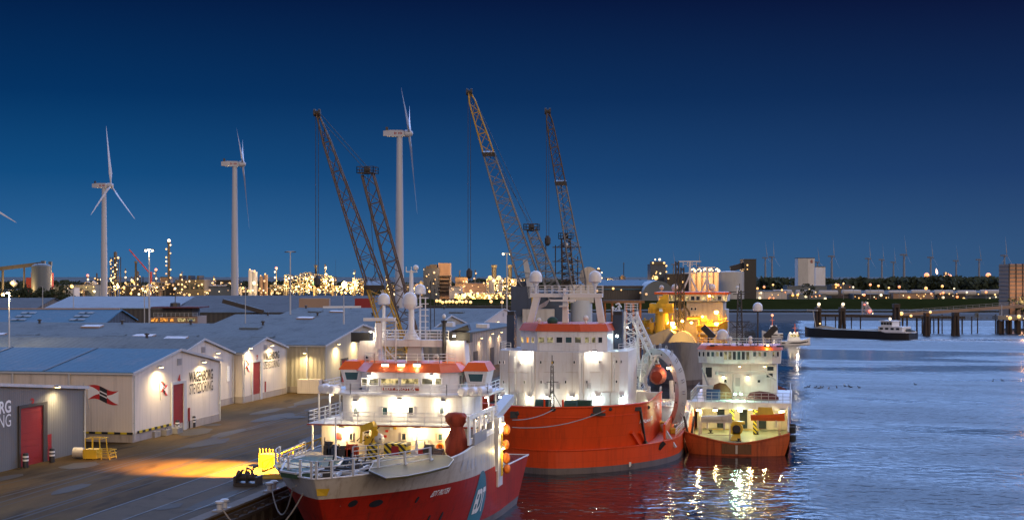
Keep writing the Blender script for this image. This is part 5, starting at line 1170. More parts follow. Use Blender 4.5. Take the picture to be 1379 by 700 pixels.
# boarding tower, yellow ladder and fenders on the port quarter
def xz(px, py, x=-31.5): return on_x(px, py, x)
p = xz(673, 560); m = MB(); m.box(-33.5, -31.4, p.y-1.2, p.y+1.0, 3.5, 9.2); m.box(-33.5, -31.3, p.y-1.2, p.y+1.3, 9.2, 10.9); m.build('boarding_tower', M['white_paint'], S)
MB().beam((-32.2, p.y-1, 10.7), (-32.2, p.y+8.5, 12.2), 1.2, .8).build('davit_arm', M['light_grey'], S)
m = MB()
for d in (-.25, .25): m.tube((-31.2, p.y-.3+d, 4.6), (-31.2, p.y-.3+d, 9.1), .07)
for k in range(14): m.tube((-31.2, p.y-.55, 4.8+k*.32), (-31.2, p.y-.05, 4.8+k*.32), .045)
m.build('ladder', M['yellow_paint'], S)
for z, dy, r_ in ((9.3, 2.1, .46), (7.7, 1.7, .42), (6.2, 2.0, .46), (5.0, 2.4, .4)): MB().ball((-31.2, p.y+dy, z), r_, 10, 8, 1.35).build('fender', M['fender_orange'], S, True)
for i in range(7): q_ = V((-33 - RN.uniform(0, 9), 152 + RN.uniform(2, 11), 3.5)); m = MB(); m.cbox(q_ + UP*.6, 1.4, 1.1, 1.2); m.cbox(q_ + UP*1.3, 1.5, 1.2, .15); m.build('deck_locker', M[RN.choice(['light_grey', 'cream_paint'])], S)
# lamps
for px in (519, 540.5, 562): flood(on_y(px, 493.5, 144.8), S, (0, -1, -.55), 2800, (1, .76, .4), size=.42, ang=165)
for px, py, y, pw in ((478, 540.5, 141.6, 800), (537.5, 538, 141.5, 1100), (597, 540.5, 141.6, 800)): flood(on_y(px, py, y), S, (0, -.35, -1), pw*.8, (1, .8, .48), size=.22, ang=175, out=.5, name='deck_light')
for px, py in ((460, 576.5), (561, 577), (606, 577)): flood(on_y(px, py, 139.5), S, (0, -.5, -1), 1500, (1, .7, .32), 'lamp_warm', .26, ang=172, name='deck_light')
for px, py in ((497, 504.5), (581, 504.5)): flood(on_y(px, py, 144.0), S, (0, .0, -1), 200, size=.18, ang=170, name='deck_light')
flood(V((-31.1, p.y-.2, 10.2)), S, (.4, -.6, -1), 900, (1, .8, .45), 'lamp_warm', .2, name='deck_light', ang=170); flood(V((-31.0, p.y-.6, 7.6)), S, (.3, -.4, -1), 450, (1, .75, .3), 'lamp_warm', .15, name='deck_light', ang=170)
flood((-31.6, 137.5, 11.7), S, (-.3, -.2, -1), 260, (1, .8, .5), 'lamp_warm', .15, name='deck_light', ang=170); flood((-31.6, 142, 11.7), S, (-.3, -.2, -1), 260, (1, .8, .5), 'lamp_warm', .15, name='deck_light', ang=170)
for x in (-32.3, -49.4): flood((x, 145.5, 13.3), S, (.2 if x > -40 else -.2, -.2, -1), 420, size=.15, name='deck_light', ang=170)
flood((-45.9, 148.5, 20), S, (-.2, -.5, -1), 420, (1, .8, .5), size=.15, name='deck_light', ang=170); flood((-36.5, 148.5, 19.6), S, (.2, -.5, -1), 420, (1, .8, .5), size=.15, name='deck_light', ang=170)
flood((-38.5, 164, 6.4), S, (.1, -.1, -1), 160, size=.15, name='deck_light', ang=170)
# gangway and its sodium lit landing
ga = on_z(362, 640, QZ); gb = V((-49.6, 149.5, 7.9)); ga = V((-58.0, ga.y, QZ))
t = thing('gangway', 'yellow truss gangway leading from the quay up to the near ship', 'gangway', ga)
d = (gb-ga).normalized(); sd = d.cross(UP).normalized(); m = MB()
A0 = ga + UP*.5
for s in (-.55, .55):
    m.beam(A0+sd*s, gb+sd*s, .14, .2); m.tube(A0+sd*s+UP*1.1, gb+sd*s+UP*1.1, .06)
    for i in range(9): q0 = A0.lerp(gb, i/8)+sd*s; m.tube(q0, q0+UP*1.1, .05); 
    for i in range(8): m.tube(A0.lerp(gb, i/8)+sd*s, A0.lerp(gb, (i+1)/8)+sd*s+UP*1.1, .04)
m.build('truss', M['yellow_paint'], t); MB().slab([A0-sd*.5, A0+sd*.5, gb+sd*.5, gb-sd*.5], (0, 0, .06)).build('walkway', M['yellow_paint'], t)
q_ = on_z(362, 628, QZ); m = MB(); m.box(q_.x-.9, q_.x+.9, q_.y-.8, q_.y+.8, QZ+.05, QZ+1.5)
for i in range(5): m.tube((q_.x-.8+i*.4, q_.y-.8, QZ+1.5), (q_.x-.8+i*.4, q_.y-.8, QZ+2.2), .04)
m.build('landing_box', M['yellow_paint'], t)
m = MB(); q1 = on_z(352, 645, QZ)
for k in range(3): m.beam(q1+V((-.5, k*1.1, .15)), q1+V((4.6, k*1.5+.4, .25)), .18, .2)
m.build('spare_beam', M['yellow_paint'], t)
light(V((-51.3, 149, 13.0)), 560000, (1, .46, .04), .25, on_z(325, 633, QZ) - V((-51.3, 149, 13.0)), 52, .7)
bulb(V((-50.5, 149, 13.05)), .22, 'lamp_sodium', S, 'deck_light')
# mooring ropes of the near ship
def rope(label, a, b, sag, r=.06, n=14, mat='rope'):
    a = V(a); b = V(b); t = [a.lerp(b, i/n) - UP*sag*4*(i/n)*(1-i/n) for i in range(n+1)]
    return tag(MB().path(t, r, 5).build('mooring_rope', M[mat]), label, 'rope')
rope('pale mooring rope running down from the bow fairlead of the near ship', E.hit(458, 680) , on_z(395, 704, 1.6), .3, .09)
rope('slack mooring rope hanging from the bow to the quay bollard', on_z(366, 658, QZ+.8), E.on(121, 7.0, -1, .1), 2.5, .07)
rope('sagging mooring rope under the bow beside the quay wall', on_z(299, 684, QZ+.8), E.on(119, 6.8, -1, .1), 3.2, .07)
# ================================================================== WIDE VERMILION SHIP (middle)
A_ = Hull(-33, 13.0, lambda z: 183.5 - max(0, z-3)*.12, lambda z: 262.0, lambda z: 15.0 - max(0, z-3)*.35, .52)
AL = Hull(-32.2, 15.6, lambda z: 182.6, lambda z: 262.5, lambda z: 22.0, .58)
T = thing('cable_ship', 'wide vermilion hulled work ship with tall white slab deckhouse, moored behind the near ship', 'ship', (-33, 220, 0), 'moored ships')
AL.shell(-2.5, .8).build('boot_topping', M['boot_grey'], T, True)
lo = AL.shell(.8, 3.1).build('lower_hull', M['hull_vermilion'], T, True)
AL.deck(3.1, 0, 1, 0).build('ledge_deck', M['hull_vermilion'], T)
up = A_.shell(3.05, lambda f: 7.4, 0, .36, nz=8, transom=False).build('hull', M['hull_vermilion'], T, True)
bw = A_.shell(7.4, lambda f: 8.75, 0, .36, nz=2, transom=False).build('bulwark', M['hull_vermilion'], T, True)
A_.shell(6.8, lambda f: 8.7, 0, .36, nz=1, inset=.3, transom=False).build('bulwark_lining', M['hull_vermilion'], T, True)
m = MB()
for sd in (-1, 1): m.path(A_.edge(8.75, sd, 0, .36, 30), .14)
m.build('cap_rail', M['hull_vermilion'], T); m = MB()
for sd in (-1, 1): m.path(A_.edge(7.4, sd, 0, .36, 30, 0), .07)
m.build('rubbing_strake', M['hull_vermilion'], T); m = MB()
for sd in (-1, 1): m.path(AL.edge(3.1, sd, 0, 1, 40), .12)
m.build('rubbing_strake', M['hull_vermilion'], T)
A_.deck(7.0, 0, .36, .2).build('foredeck', M['deck_green'], T)
MB().box(-46, -20, 211.3, 211.8, 3, 8.7).build('aft_bulkhead', M['white_paint'], T)
AL.deck(3.14, .36, 1, .4).build('work_deck', M['deck_work'], T)
MB().box(-18.6, -18.3, 199, 214, 3.1, 5.2).build('side_bulwark', M['hull_vermilion'], T)
text('ATALANTI', lambda u, v: A_.on(189.3 + 4.6*u + .3*v, 6.35 + .75*v, 1, .06) if False else V((A_.hit(861 + 17.5*u, 569).x, A_.hit(861 + 17.5*u, 569).y, 5.95 + .62*v)) - FW*.12, 'sign_white', up, True)
# anchor, its pocket frame and bow fittings
def hA(px, py, l=.15): return A_.hit(px, py, 170) - FW*l
m = MB(); a = hA(862, 548); b = hA(868, 594, .9); m.beam(a, b, .28); c0 = hA(874, 602, 1.0)
m.path([c0 + V((-2.0, -.3, .9)), c0 + V((-1.2, -.2, -.2)), c0, c0 + V((1.2, .3, -.1)), c0 + V((2.0, .5, .8))], .33, 6); m.path([b, c0], .3); m.obox(c0, (1.0, .3, 0), (0, .2, 0), (0, 0, .3)); an = m.build('anchor', M['black_steel'], T)
m = MB(); m.beam(hA(850, 581, .3), hA(862, 600, .5), .45); m.beam(hA(861, 581, .3), hA(869, 596, .5), .45); m.beam(hA(828, 617, .2), hA(862, 602, .6), .4); m.beam(hA(842, 612, .25), hA(880, 609, .4), .35); m.beam(hA(842, 602, .2), hA(860, 601, .5), .3); m.build('anchor_bracket', M['hull_vermilion'], T)
for px, py, w, h in ((804, 551, 1.1, .8), (804, 557.5, 2.2, .35), (858, 550, .9, .5), (692, 558, 1.0, .9)):
    c = A_.hit(px, py, 170); MB().obox(c - FW*.1, RT*w*.5, FW*.3, UP*h*.5).build('bow_roller', M['black_steel'], T)
for px, py, r_ in ((745, 550, .38), (822, 550.5, .25), (873, 548, .25), (697, 556, .3)):
    c = A_.hit(px, py, 170); MB().lathe(c + FW*.2, [(r_, 0), (r_, .32), (r_*.6, .36)], 12, ax=-FW).build('fairlead', M['black_steel'], T)
c = AL.hit(848, 624, 170) - FW*.06; m = MB(); m.obox(c, RT*.2, FW*.02, UP*.22); m.obox(c - UP*.3, RT*.1, FW*.02, UP*.1); m.build('hull_mark', M['sign_white'], lo)
c = AL.hit(882, 634, 170); MB().obox(c, RT*.25, FW*.1, UP*.7).build('hull_fitting', M['black_steel'], T)
for px0, py0, px1, py1 in ((891, 571, 905, 608), (897, 580, 910, 602)): MB().beam(AL.hit(px0, 618, 170)*0 + on_y(px0, py0, 200), on_y(px1, py1, 199.5), .3).build('boom_spar', M['far_white'], T)
m = MB(); m.slab([on_y(889, 596, 199.8), on_y(907, 606, 199.8), on_y(905, 600, 202.5), on_y(893, 592, 202.5)], (0, 0, .5)); m.build('ramp_plate', M['hull_vermilion'], T)
# deckhouse: faceted slab
z0, z1 = 7.0, on_y(760, 474, 197).z
O = [(-42.9, 203), (-42.6, 201.2), (-40.9, 200.2), (-37.0, 198.2), (-30.3, 197), (-28.8, 198.0), (-24.9, 199.6), (-23.8, 201), (-23.7, 211), (-42.9, 211)]
dh = MB().prism(O, z0, z1).build('deckhouse', M['white_paint'], T)
def facet(px):
    for (x0, y0), (x1, y1) in zip(O, O[1:6+2]):
        r = ray(px, HY); den = r.x*(y1-y0) - r.y*(x1-x0)
        if abs(den) < 1e-9: continue
        t = (x0*(y1-y0) - y0*(x1-x0))/den; s_ = ((r.x*t - x0)*(x1-x0) + (r.y*t - y0)*(y1-y0))/((x1-x0)**2 + (y1-y0)**2)
        if -1e-6 <= s_ <= 1+1e-6 and t > 0 and (y1-y0, x1-x0) != (0, 0):
            u = V((x1-x0, y1-y0, 0)).normalized(); return V((r.x*t, r.y*t, 0)), u, V((u.y, -u.x, 0)), t
    r = ray(px, HY); t = 199/r.y; return V((r.x*t, 199, 0)), V((1, 0, 0)), V((0, -1, 0)), t
for px, py in ((673, 487.5), (678.5, 487.5), (701, 487.5), (728.5, 487.5), (745.5, 487.5), (773.5, 487.5), (807, 487.5), (830, 486.5), (836, 486.5), (678.5, 514), (706.5, 514), (729, 514), (762, 514), (790, 514), (830, 513.5), (678.5, 540)):
    c, u, n, t = facet(px); c.z = CAMZ - (py-HY)/FPX*t; wbox(dh, c + n*.02, u, .28, .42, n, mat='glass_dark', fr=.05)
for px0, px1 in ((686.5, 697.5), (698, 708.5), (810, 821), (821.5, 832.5)):
    c, u, n, t = facet((px0+px1)/2); zt2 = CAMZ - (528-HY)/FPX*t; w = (px1-px0)/FPX*t
    m = MB(); m.obox(c + n*.06 + UP*(zt2+z0)/2, u*w/2, n*.06, UP*(zt2-z0)/2); m.build('door', M['light_grey'], dh)
m = MB()
for px in (685.5, 720.7, 786, 823.5):
    c, u, n, t = facet(px); m.obox(c + UP*(z0+z1)/2 + n*.01, u*.05, n*.05, UP*((z1-z0)/2-.05))
for pya in (501,):
    for px in (690, 705, 740, 770, 800): 
        c, u, n, t = facet(px); m.obox(c + UP*(CAMZ-(pya-HY)/FPX*t) + n*.0, u*.9, n*.015, UP*.03)
m.build('panel_joint', M['cream_paint'], dh)
# bridge
zb0, zb1, zb2 = z1, on_y(760, 446, 200).z, on_y(760, 436, 200.5).z
OB = [(-40.1, 206), (-39.9, 203.3), (-36.9, 200.2), (-30.6, 199.6), (-26.9, 201.8), (-26.6, 210), (-40.1, 210)]
bg = MB().prism(OB, zb0, zb1).build('bridge', M['white_paint'], T)
OR = [(x + (.25 if x > -33 else -.25), y - .25) for x, y in OB]
MB().prism(OR, zb1, zb2, [(x*.96 - 33*.04, y + .2) for x, y in OB]).build('bridge_roof', M['orange_roof'], T)
def facetB(px, OO):
    best = None; r = ray(px, HY)
    for (x0, y0), (x1, y1) in zip(OO, OO[1:]):
        den = r.x*(y1-y0) - r.y*(x1-x0)
        if abs(den) < 1e-9: continue
        t = (x0*(y1-y0) - y0*(x1-x0))/den; s_ = ((r.x*t - x0)*(x1-x0) + (r.y*t - y0)*(y1-y0))/((x1-x0)**2 + (y1-y0)**2)
        if 0 <= s_ <= 1 and t > 0 and (best is None or t < best[3]): u = V((x1-x0, y1-y0, 0)).normalized(); best = (V((r.x*t, r.y*t, 0)), u, V((u.y, -u.x, 0)), t)
    return best
for px, mt in ((704, 'room_warm'), (711, 'room_orange'), (718, 'room_warm'), (729, 'room_dim'), (741, 'room_dim'), (753.5, 'glass_dark'), (766, 'glass_teal'), (778.5, 'room_dim'), (790, 'room_dim'), (799, 'room_dim'), (808, 'glass_dark')):
    q_ = facetB(px, OB)
    if q_ is None: continue
    c, u, n, t = q_; c.z = CAMZ - (457.5-HY)/FPX*t; wbox(bg, c + n*.02, u, .95 if 724 < px < 785 else .68, .85, n, mat=mt, fr=.07)
for rp_ in ([V((-42.8, 210, z1)), V((-42.8, 203, z1)), V((-42.5, 201.3, z1)), V((-40.8, 200.4, z1))], [V((-25, 199.8, z1)), V((-23.9, 201.1, z1)), V((-23.8, 210, z1))]): MB().rail(rp_, 1.1, .04, 3, 1.2).build('railing', M['white_clean'], T)
m = MB()
m.rail([V((-36.9, 200.4, z1+.02)), V((-30.6, 199.2, z1+.02))], .9, .03, 2, 1.3); m.build('railing', M['white_clean'], T)
MB().box(-38.5, -27, 198.6, 199.4, z1-.1, z1+.03).build('bridge_walkway', M['light_grey'], T)
for px, pt_, pb_ in ((694, 478, 526), (717, 492, 530), (783, 478, 529), (827, 478, 527)):
    c, u, n, t_ = facet(px); za_, zb__ = CAMZ - (pb_-HY)/FPX*t_, CAMZ - (pt_-HY)/FPX*t_; c = c + n*.12; MB().tube((c.x, c.y, za_), (c.x, c.y, zb__), .05, n=6).build('pipe', M['light_grey'], dh)
for px in (736, 752, 793):
    c, u, n, t_ = facet(px); m = MB(); zz_ = CAMZ - (520-HY)/FPX*t_; m.obox(c + n*.1 + UP*zz_, u*.22, n*.1, UP*.3); m.obox(c + n*.1 + UP*(zz_+.42), u*.3, n*.14, UP*.05); m.build('vent_box', M['light_grey'], dh)
# portal mast
yp = 206
m = MB()
for q_ in ((708, 440, 716, 440, 728, 396, 719, 396), (806, 440, 815, 440, 808, 396, 800, 396)): m.slab([on_y(q_[i], q_[i+1], yp) for i in (0, 2, 4, 6)][::-1], (0, 1.0, 0))
a = on_y(714, 400, yp-.02); b = on_y(811, 400, yp-.02); m.box(a.x, b.x, yp-.1, yp+1.1, a.z, on_y(714, 395, yp).z); m.build('portal_mast', M['white_paint'], T)
zc = on_y(714, 395, yp).z
m = MB(); m.rail([V((a.x, yp, zc)), V((b.x, yp, zc))], 1.15, .045, 3, 1.1); m.rail([V((a.x, yp+1, zc)), V((b.x, yp+1, zc))], 1.15, .045, 3, 1.1); m.build('mast_railing', M['white_clean'], T)
for px in (721.5, 801.5):
    c = on_y(px, 373, yp+.5); radome(T, c, .95); m = MB(); m.lathe((c.x, c.y, 0), [(.18, zc), (.18, c.z-1.5), (.55, c.z-.8)], 10); m.build('dome_post', M['white_clean'], T, True)
m = MB(); m.slab([on_y(px, py, yp-.6) for px, py in ((757, 440), (765, 440), (764, 396), (758, 396))][::-1], (0, .8, 0)); m.box(*[v for q_ in (on_y(755, 412, yp), on_y(766, 412, yp)) for v in (q_.x,)], yp-1.4, yp-.2, on_y(755, 413, yp).z, on_y(755, 411, yp).z); m.build('centre_mast', M['white_paint'], T)
a = on_y(741, 404.5, yp-1.3); b = on_y(775, 404.5, yp-1.3); MB().obox((a+b)/2, (b-a)/2, (0, .18, 0), (0, 0, .13)).build('radar_scanner', M['white_clean'], T)
a = on_y(751, 391.5, yp-1.3); b = on_y(768, 391.5, yp-1.3); MB().obox((a+b)/2, (b-a)/2, (0, .15, 0), (0, 0, .1)).build('radar_scanner', M['white_clean'], T)
a = on_y(760, 397, yp-.6); b = on_y(760, 388, yp-.6); MB().tube(a, b, .2, n=8).build('radar_post', M['white_clean'], T)
for q_ in (((719, 415), (741, 402), (735, 412), (722, 418)),): MB().slab([on_y(px, py, yp+4) for px, py in q_], (0, .3, 0)).build('funnel_deflector', M['cream_paint'], T)
p = on_y(726, 431, 204); MB().ball(p, .35).tube(p-UP*.3, p-UP*1.5, .2).build('navigation_dome', M['white_clean'], T, True); p = on_y(789, 428, 204); MB().ball(p, .4).tube(p-UP*.3, p-UP*1.5, .2).build('navigation_dome', M['white_clean'], T, True)
p = on_y(744, 432, 203); MB().ball(p, .8, 12, 8, .8).build('tarp_cover', M['tarp_green'], T, True)
for px0, px1, y in ((682.5, 692.5, 207), (825, 838, 207)):
    a = on_y(px0, 474, y); b = on_y(px1, 474, y); zt2 = on_y(px0, 424, y).z; MB().box(a.x, b.x, y, y+1.8, z1-.2, zt2).build('funnel', M['navy_paint'], T); MB().box(a.x+.05, b.x-.05, y+.1, y+1.7, zt2, zt2+.55).build('funnel_top', M['black_steel'], T)
# foremast on the bow and covered winches
c = on_y(743.5, 548, 190); m = MB(); m.lattice((c.x, c.y, 7.6), (c.x, c.y, on_y(743, 492, 190).z), .55, .3, (1, 0, 0), 14, .04, .025); m.tube((c.x, c.y, on_y(743, 492, 190).z), (c.x, c.y, on_y(743, 478, 190).z), .06)
zl = on_y(743, 526, 190).z
for dx, dy in ((-1.7, .6), (1.7, .6), (0, -1.6)): m.tube((c.x, c.y, zl), (c.x+dx, c.y+dy, 7.2), .05)
m.tube(on_y(736, 514, 190), on_y(752, 514, 190), .05); m.build('foremast', M['dark_steel'], T)
MB().cbox(on_y(743.5, 488, 189.9), .18, .18, .3).build('mast_lamp', M['yellow_paint'], T)
for px, py, r_ in ((731, 536, 1.05), (769, 535.5, .95)):
    p = on_y(px, 545, 192); m = MB(); m.lathe((p.x-r_, 192, 8.0), [(.4, 0), (r_, .1), (r_, r_*2-.1), (.4, r_*2)], 16, ax=(1, 0, 0)); m.cbox((p.x, 192, 7.5), r_*2, 1.6, 1.0); m.build('covered_winch', M['tarp_green'], T, True)
p = on_y(785, 543, 193); MB().box(p.x-1.6, p.x+1.2, 192.4, 193.6, 7, 8.9).build('deck_box', M['tarp_green'], T)
m = MB()
for px in (733, 758): a = on_y(px, 546, 185.5); MB().tube((a.x, a.y, 8.4), (a.x, a.y, 9.6), .14).build('bulwark_post', M['hull_vermilion'], T)
# lamps
for px, y in ((706.5, 198.7), (801, 198.2)): flood(on_y(px, 473.5, y), T, (0, -.45, -1), 1900, size=.32, ang=172)
for px, c_, m_ in ((676, (.85, 1, .92), 'lamp_cool'), (713.5, (1, .85, .55), 'lamp_white'), (737.5, (1, .95, .8), 'lamp_white'), (771, (1, .85, .55), 'lamp_white'), (805, (.85, 1, .95), 'lamp_cool'), (837, (.85, 1, .92), 'lamp_cool')):
    c, u, n, t = facet(px); c.z = CAMZ - (534-HY)/FPX*t; flood(c + n*.35, T, n*.25 - UP*.2, 420, c_, m_, .22, name='deck_light', ang=178, out=.5)
p = on_y(831, 452, 206.8); flood(p, T, (0, -1, -.5), 90, (.5, 1, .95), 'lamp_cool', .2, name='deck_light')
# lattice tower, cable wheel and lifeboat on the port side
yt = 222
tw = thing('lattice_crane', 'white lattice deck crane tower with a slanting jib beside the big cable wheel', 'crane', (on_y(851, 470, yt).x, yt, 3.1))
m = MB(); a = on_y(850, 560, yt); m.lattice((a.x, yt, 3.2), (a.x, yt, on_y(850, 419, yt).z), 2.8, 1.9, (1, 0, 0), 15, .14, .08); m.build('tower', M['white_paint'], tw)
zt3 = on_y(850, 419, yt).z; m = MB(); m.rail([V((a.x-1, yt-1, zt3)), V((a.x+1, yt-1, zt3)), V((a.x+1, yt+1, zt3)), V((a.x-1, yt+1, zt3)), V((a.x-1, yt-1, zt3))], 1.2, .05, 3, .8); m.build('platform_rail', M['white_clean'], tw)
m = MB(); m.lattice(on_y(853, 424, yt), on_y(884, 488, 214), 1.1, .8, (1, 0, 0), 18, .1, .06); m.build('jib', M['white_paint'], tw)
m = MB(); m.lattice(on_y(851, 455, yt+1), on_y(870, 548, yt-2), .9, .7, (1, 0, 0), 16, .08, .05); m.build('brace', M['white_paint'], tw)
m = MB(); q_ = on_y(832, 420, yt); m.lattice(on_y(838, 470, yt+3), on_y(829, 412, yt+3), 1.3, 1.0, (1, 0, 0), 9, .1, .06); m.path([on_y(829, 410, yt+3), on_y(833, 408, yt+3), on_y(837, 414, yt+3)], .12); m.build('side_ladder', M['white_paint'], tw)
wc = on_y(889, 526, 214); th = math.radians(0)
w = thing('cable_laying_ring', 'big pale cable laying wheel rim arching over an orange lifeboat', 'cable wheel', (wc.x, wc.y, 3.1))
R1 = 6.4; R0 = 5.1; m = MB(); rings = []
ax_ = V((.8, .6, 0)).normalized(); s_ = V((ax_.y, -ax_.x, 0))
for i in range(41):
    a = math.radians(-45 + 215*i/40); d = s_*math.cos(a) + UP*math.sin(a); rings.append([wc + d*R0 - ax_*.55, wc + d*R1 - ax_*.7, wc + d*R1 + ax_*.7, wc + d*R0 + ax_*.55])
m.loft(rings); m.build('rim', M['light_grey'], w)
for i in range(15):
    a = math.radians(-42 + 205*i/14); d = s_*math.cos(a) + UP*math.sin(a); e = s_*-math.sin(a) + UP*math.cos(a)
    m = MB(); m.path([wc + d*R1 + e*.2, wc + d*(R1+.7) + e*.2, wc + d*(R1+.7) - e*.2, wc + d*R1 - e*.2], .07); m.build('guide_bracket', M['light_grey'], w)
    if i % 2 == 0: MB().lathe(wc + d*(R0+R1)/2 - ax_*.66, [(.16, 0), (.16, .06)], 10, ax=-ax_).build('bolt', M['dark_steel'], w)
m = MB()
for px0, px1, r_ in ((874, 874, .3), (905, 905, .35), (881, 890, .2)): m.beam(on_y(px0, 600, 214.5), on_y(px1, 520, 214.5), r_*1.4)
m.beam(on_y(868, 512, 213), on_y(884, 478, 213), .35); m.beam(on_y(868, 512, 213), on_y(886, 552, 213), .35); m.beam(on_y(906, 590, 213.5), on_y(904, 512, 214), .5); m.build('support_arm', M['white_paint'], w)
m = MB(); m.lattice(on_y(862, 560, 215), on_y(870, 478, 215), 1.0, .8, (1, 0, 0), 10, .1, .06); m.build('side_frame', M['white_paint'], w)
m = MB(); m.lattice(on_y(914, 560, 213.5), on_y(912, 528, 213.5), 1.2, 1.0, (1, 0, 0), 5, .09, .05); m.build('side_frame', M['white_paint'], w)
m = MB(); m.lattice(on_y(866, 540, 212.5), on_y(912, 543, 212.5), .9, .9, (0, 0, 1), 9, .09, .05); m.build('cross_frame', M['white_paint'], w)
lb = on_y(886.5, 506, 212.5); t = thing('lifeboat', 'orange red enclosed lifeboat hanging inside the big cable wheel', 'lifeboat', lb - UP*2)
m = MB(); rings = []
for f_, s1 in ((-3.2, .15), (-2.8, .7), (-1.8, 1.0), (0, 1.1), (1.8, 1.0), (2.8, .7), (3.2, .15)): rings.append([lb + V((math.cos(a)*1.15*s1, f_, math.sin(a)*1.35*s1*(1 if math.sin(a) > 0 else .85))) for a in [2*math.pi*i/16 for i in range(16)]])
m.loft(rings); m.build('hull', M['canvas_red'], t, True); m = MB(); rings = [[lb + V((math.cos(a)*1.19*s1, f_, -.1 + .1*math.sin(a))) for a in [2*math.pi*i/16 for i in range(16)]] for f_, s1 in ((-3.1, .2), (0, 1.1), (3.1, .2))]
MB().lathe(lb + V((0, -.3, 1.2)), [(.5, 0), (.45, .5), (.2, .6)], 10).build('hatch', M['orange_roof'], t, True)
for px in (876, 896): m = MB(); m.path([on_y(px, 485, 212.6), on_y(px+1, 480, 212.6), on_y(886, 478, 212.6)], .1); m.build('fall', M['white_paint'], t)
for i, (px, py, y, w_, h, mt) in enumerate(((903, 560, 213, 2.6, 2.6, 'white_paint'), (917, 565, 215, 2.2, 2.2, 'white_paint'), (893, 577, 209, 1.0, 1.6, 'yellow_paint'), (908, 583, 206, 1.1, 1.0, 'yellow_paint'), (863, 540, 214, 1.6, 3.0, 'white_paint'), (872, 536, 212, 1.0, .9, 'fender_orange'), (868, 556, 213, 1.6, 1.8, 'light_grey'))):
    p = on_y(px, py, y); m = MB(); m.box(p.x-w_/2, p.x+w_/2, y, y+1.6, max(3.15, p.z-h/2), p.z+h/2); m.box(p.x-w_/2-.1, p.x+w_/2+.1, y-.1, y+1.7, p.z+h/2, p.z+h/2+.15); m.tube((p.x-w_/2, y-.1, p.z+h/2), (p.x-w_/2, y-.1, p.z+h/2+.9), .05); m.build('deck_locker', M[mt], T)
for rp_ in ([V((-17.2, 203, 3.1)), V((-16.9, 216, 3.1)), V((-16.8, 240, 3.1))], [on_y(845, 500, 213), on_y(868, 500, 213)], [on_y(845, 474, 216), on_y(865, 470, 216)]): MB().rail(rp_, 1.1, .05, 3, 1.3).build('railing', M['white_clean'], T)
for px, py, y, pw, c_, mt in ((898, 546, 213.5, 300, (.85, 1, .95), 'lamp_cool'), (915, 543, 212, 380, (.85, 1, .95), 'lamp_cool'), (901, 495, 211, 420, (1, .72, .3), 'lamp_warm'), (848, 470, 214, 260, (.75, 1, .85), 'lamp_cool'), (855, 505, 215, 260, (1, .85, .5), 'lamp_warm'), (858, 530, 213, 260, (1, .85, .5), 'lamp_warm'), (845, 440, 219, 200, (1, .9, .6), 'lamp_white'), (874, 540, 211, 200, (1, .9, .6), 'lamp_white')):
    p = on_y(px, py, y); flood(p, T, (0, -.5, -1), pw*1.1, c_, mt, .34 if px > 890 else .16, name='deck_light', ang=178)
rope('upper mooring rope from the vermilion bow to the near ship stern', on_y(690, 565, 168), hA(745, 551), .4, .06)
rope('lower mooring rope across the vermilion bow ending at the near ship stern', on_y(690, 575, 168), hA(815, 552), .8, .06)
# ---------------------------------------------------------------- lattice booms
def boom_crane(label, base, tip, masttop, wa, wb, mw, boom_mats, split, side, house='boom_brown', name='lattice_crane', hoist=None, mastfoot=None):
    base, tip, masttop = V(base), V(tip), V(masttop); t = thing(name, label, 'crane', (base.x, base.y, base.z)); s = side
    k = base.lerp(tip, split); wk = wa + (wb-wa)*split
    m = MB(); m.lattice(base, k, wa, wk, s, max(6, int(22*split)), .13, .075, ta=.12); b1 = m.build('boom_lower', M[boom_mats[0]], t)
    m = MB(); m.lattice(k, tip, wk, wb, s, max(5, int(22*(1-split))), .11, .065, tb=.15); m.build('boom_upper', M[boom_mats[1]], t)
    d = (tip-base).normalized(); MB().lathe(tip - V(s)*.5, [(.55, 0), (.55, .3), (.3, .35), (.3, .65), (.55, .7), (.55, 1.0)], 12, ax=s).build('head_sheave', M['dark_steel'], t)
    MB().obox(k, V(s).normalized()*wk*.62, d*.35, d.cross(V(s)).normalized()*wk*.62).build('boom_joint', M['dark_steel'], b1)
    mf = V(mastfoot) if mastfoot else base + V((1.5, 1.5, 0))
    m = MB(); m.lattice(mf, masttop, mw*1.5, mw, s, 16, .14, .08); m.build('mast', M[boom_mats[2] if len(boom_mats) > 2 else boom_mats[0]], t)
    m = MB(); c = masttop; q = [c + V((i*mw*.75, j*mw*.75, 0)) for i, j in ((-1, -1), (1, -1), (1, 1), (-1, 1))]; m.slab(q, (0, 0, .15)); m.rail(q + q[:1], 1.0, .06, 2, 1.5); m.lathe(c - V(s)*.5 + UP*.5, [(.6, 0), (.6, .9)], 10, ax=s); m.build('mast_platform', M['dark_steel'], t)
    m = MB()
    for o in (-.35, .35): m.tube(masttop + V(s)*o + UP*.6, tip + V(s)*o, .045, n=4)
    m.tube(masttop + UP*.6, base.lerp(tip, split) + UP*.8, .045, n=4); m.build('luffing_rope', M['dark_steel'], t)
    if hoist is not None:
        m = MB()
        for o in (-.2, .2): m.tube(tip + V(s)*o - d*.0, V((tip.x, tip.y, hoist)) + V(s)*o, .045, n=4)
        h = m.build('hoist_rope', M['dark_steel'], t); MB().lathe((tip.x, tip.y, hoist-1.6), [(.15, 0), (.5, .4), (.5, 1.3), (.2, 1.7)], 10).build('hook_block', M['dark_steel'], h)
    return t
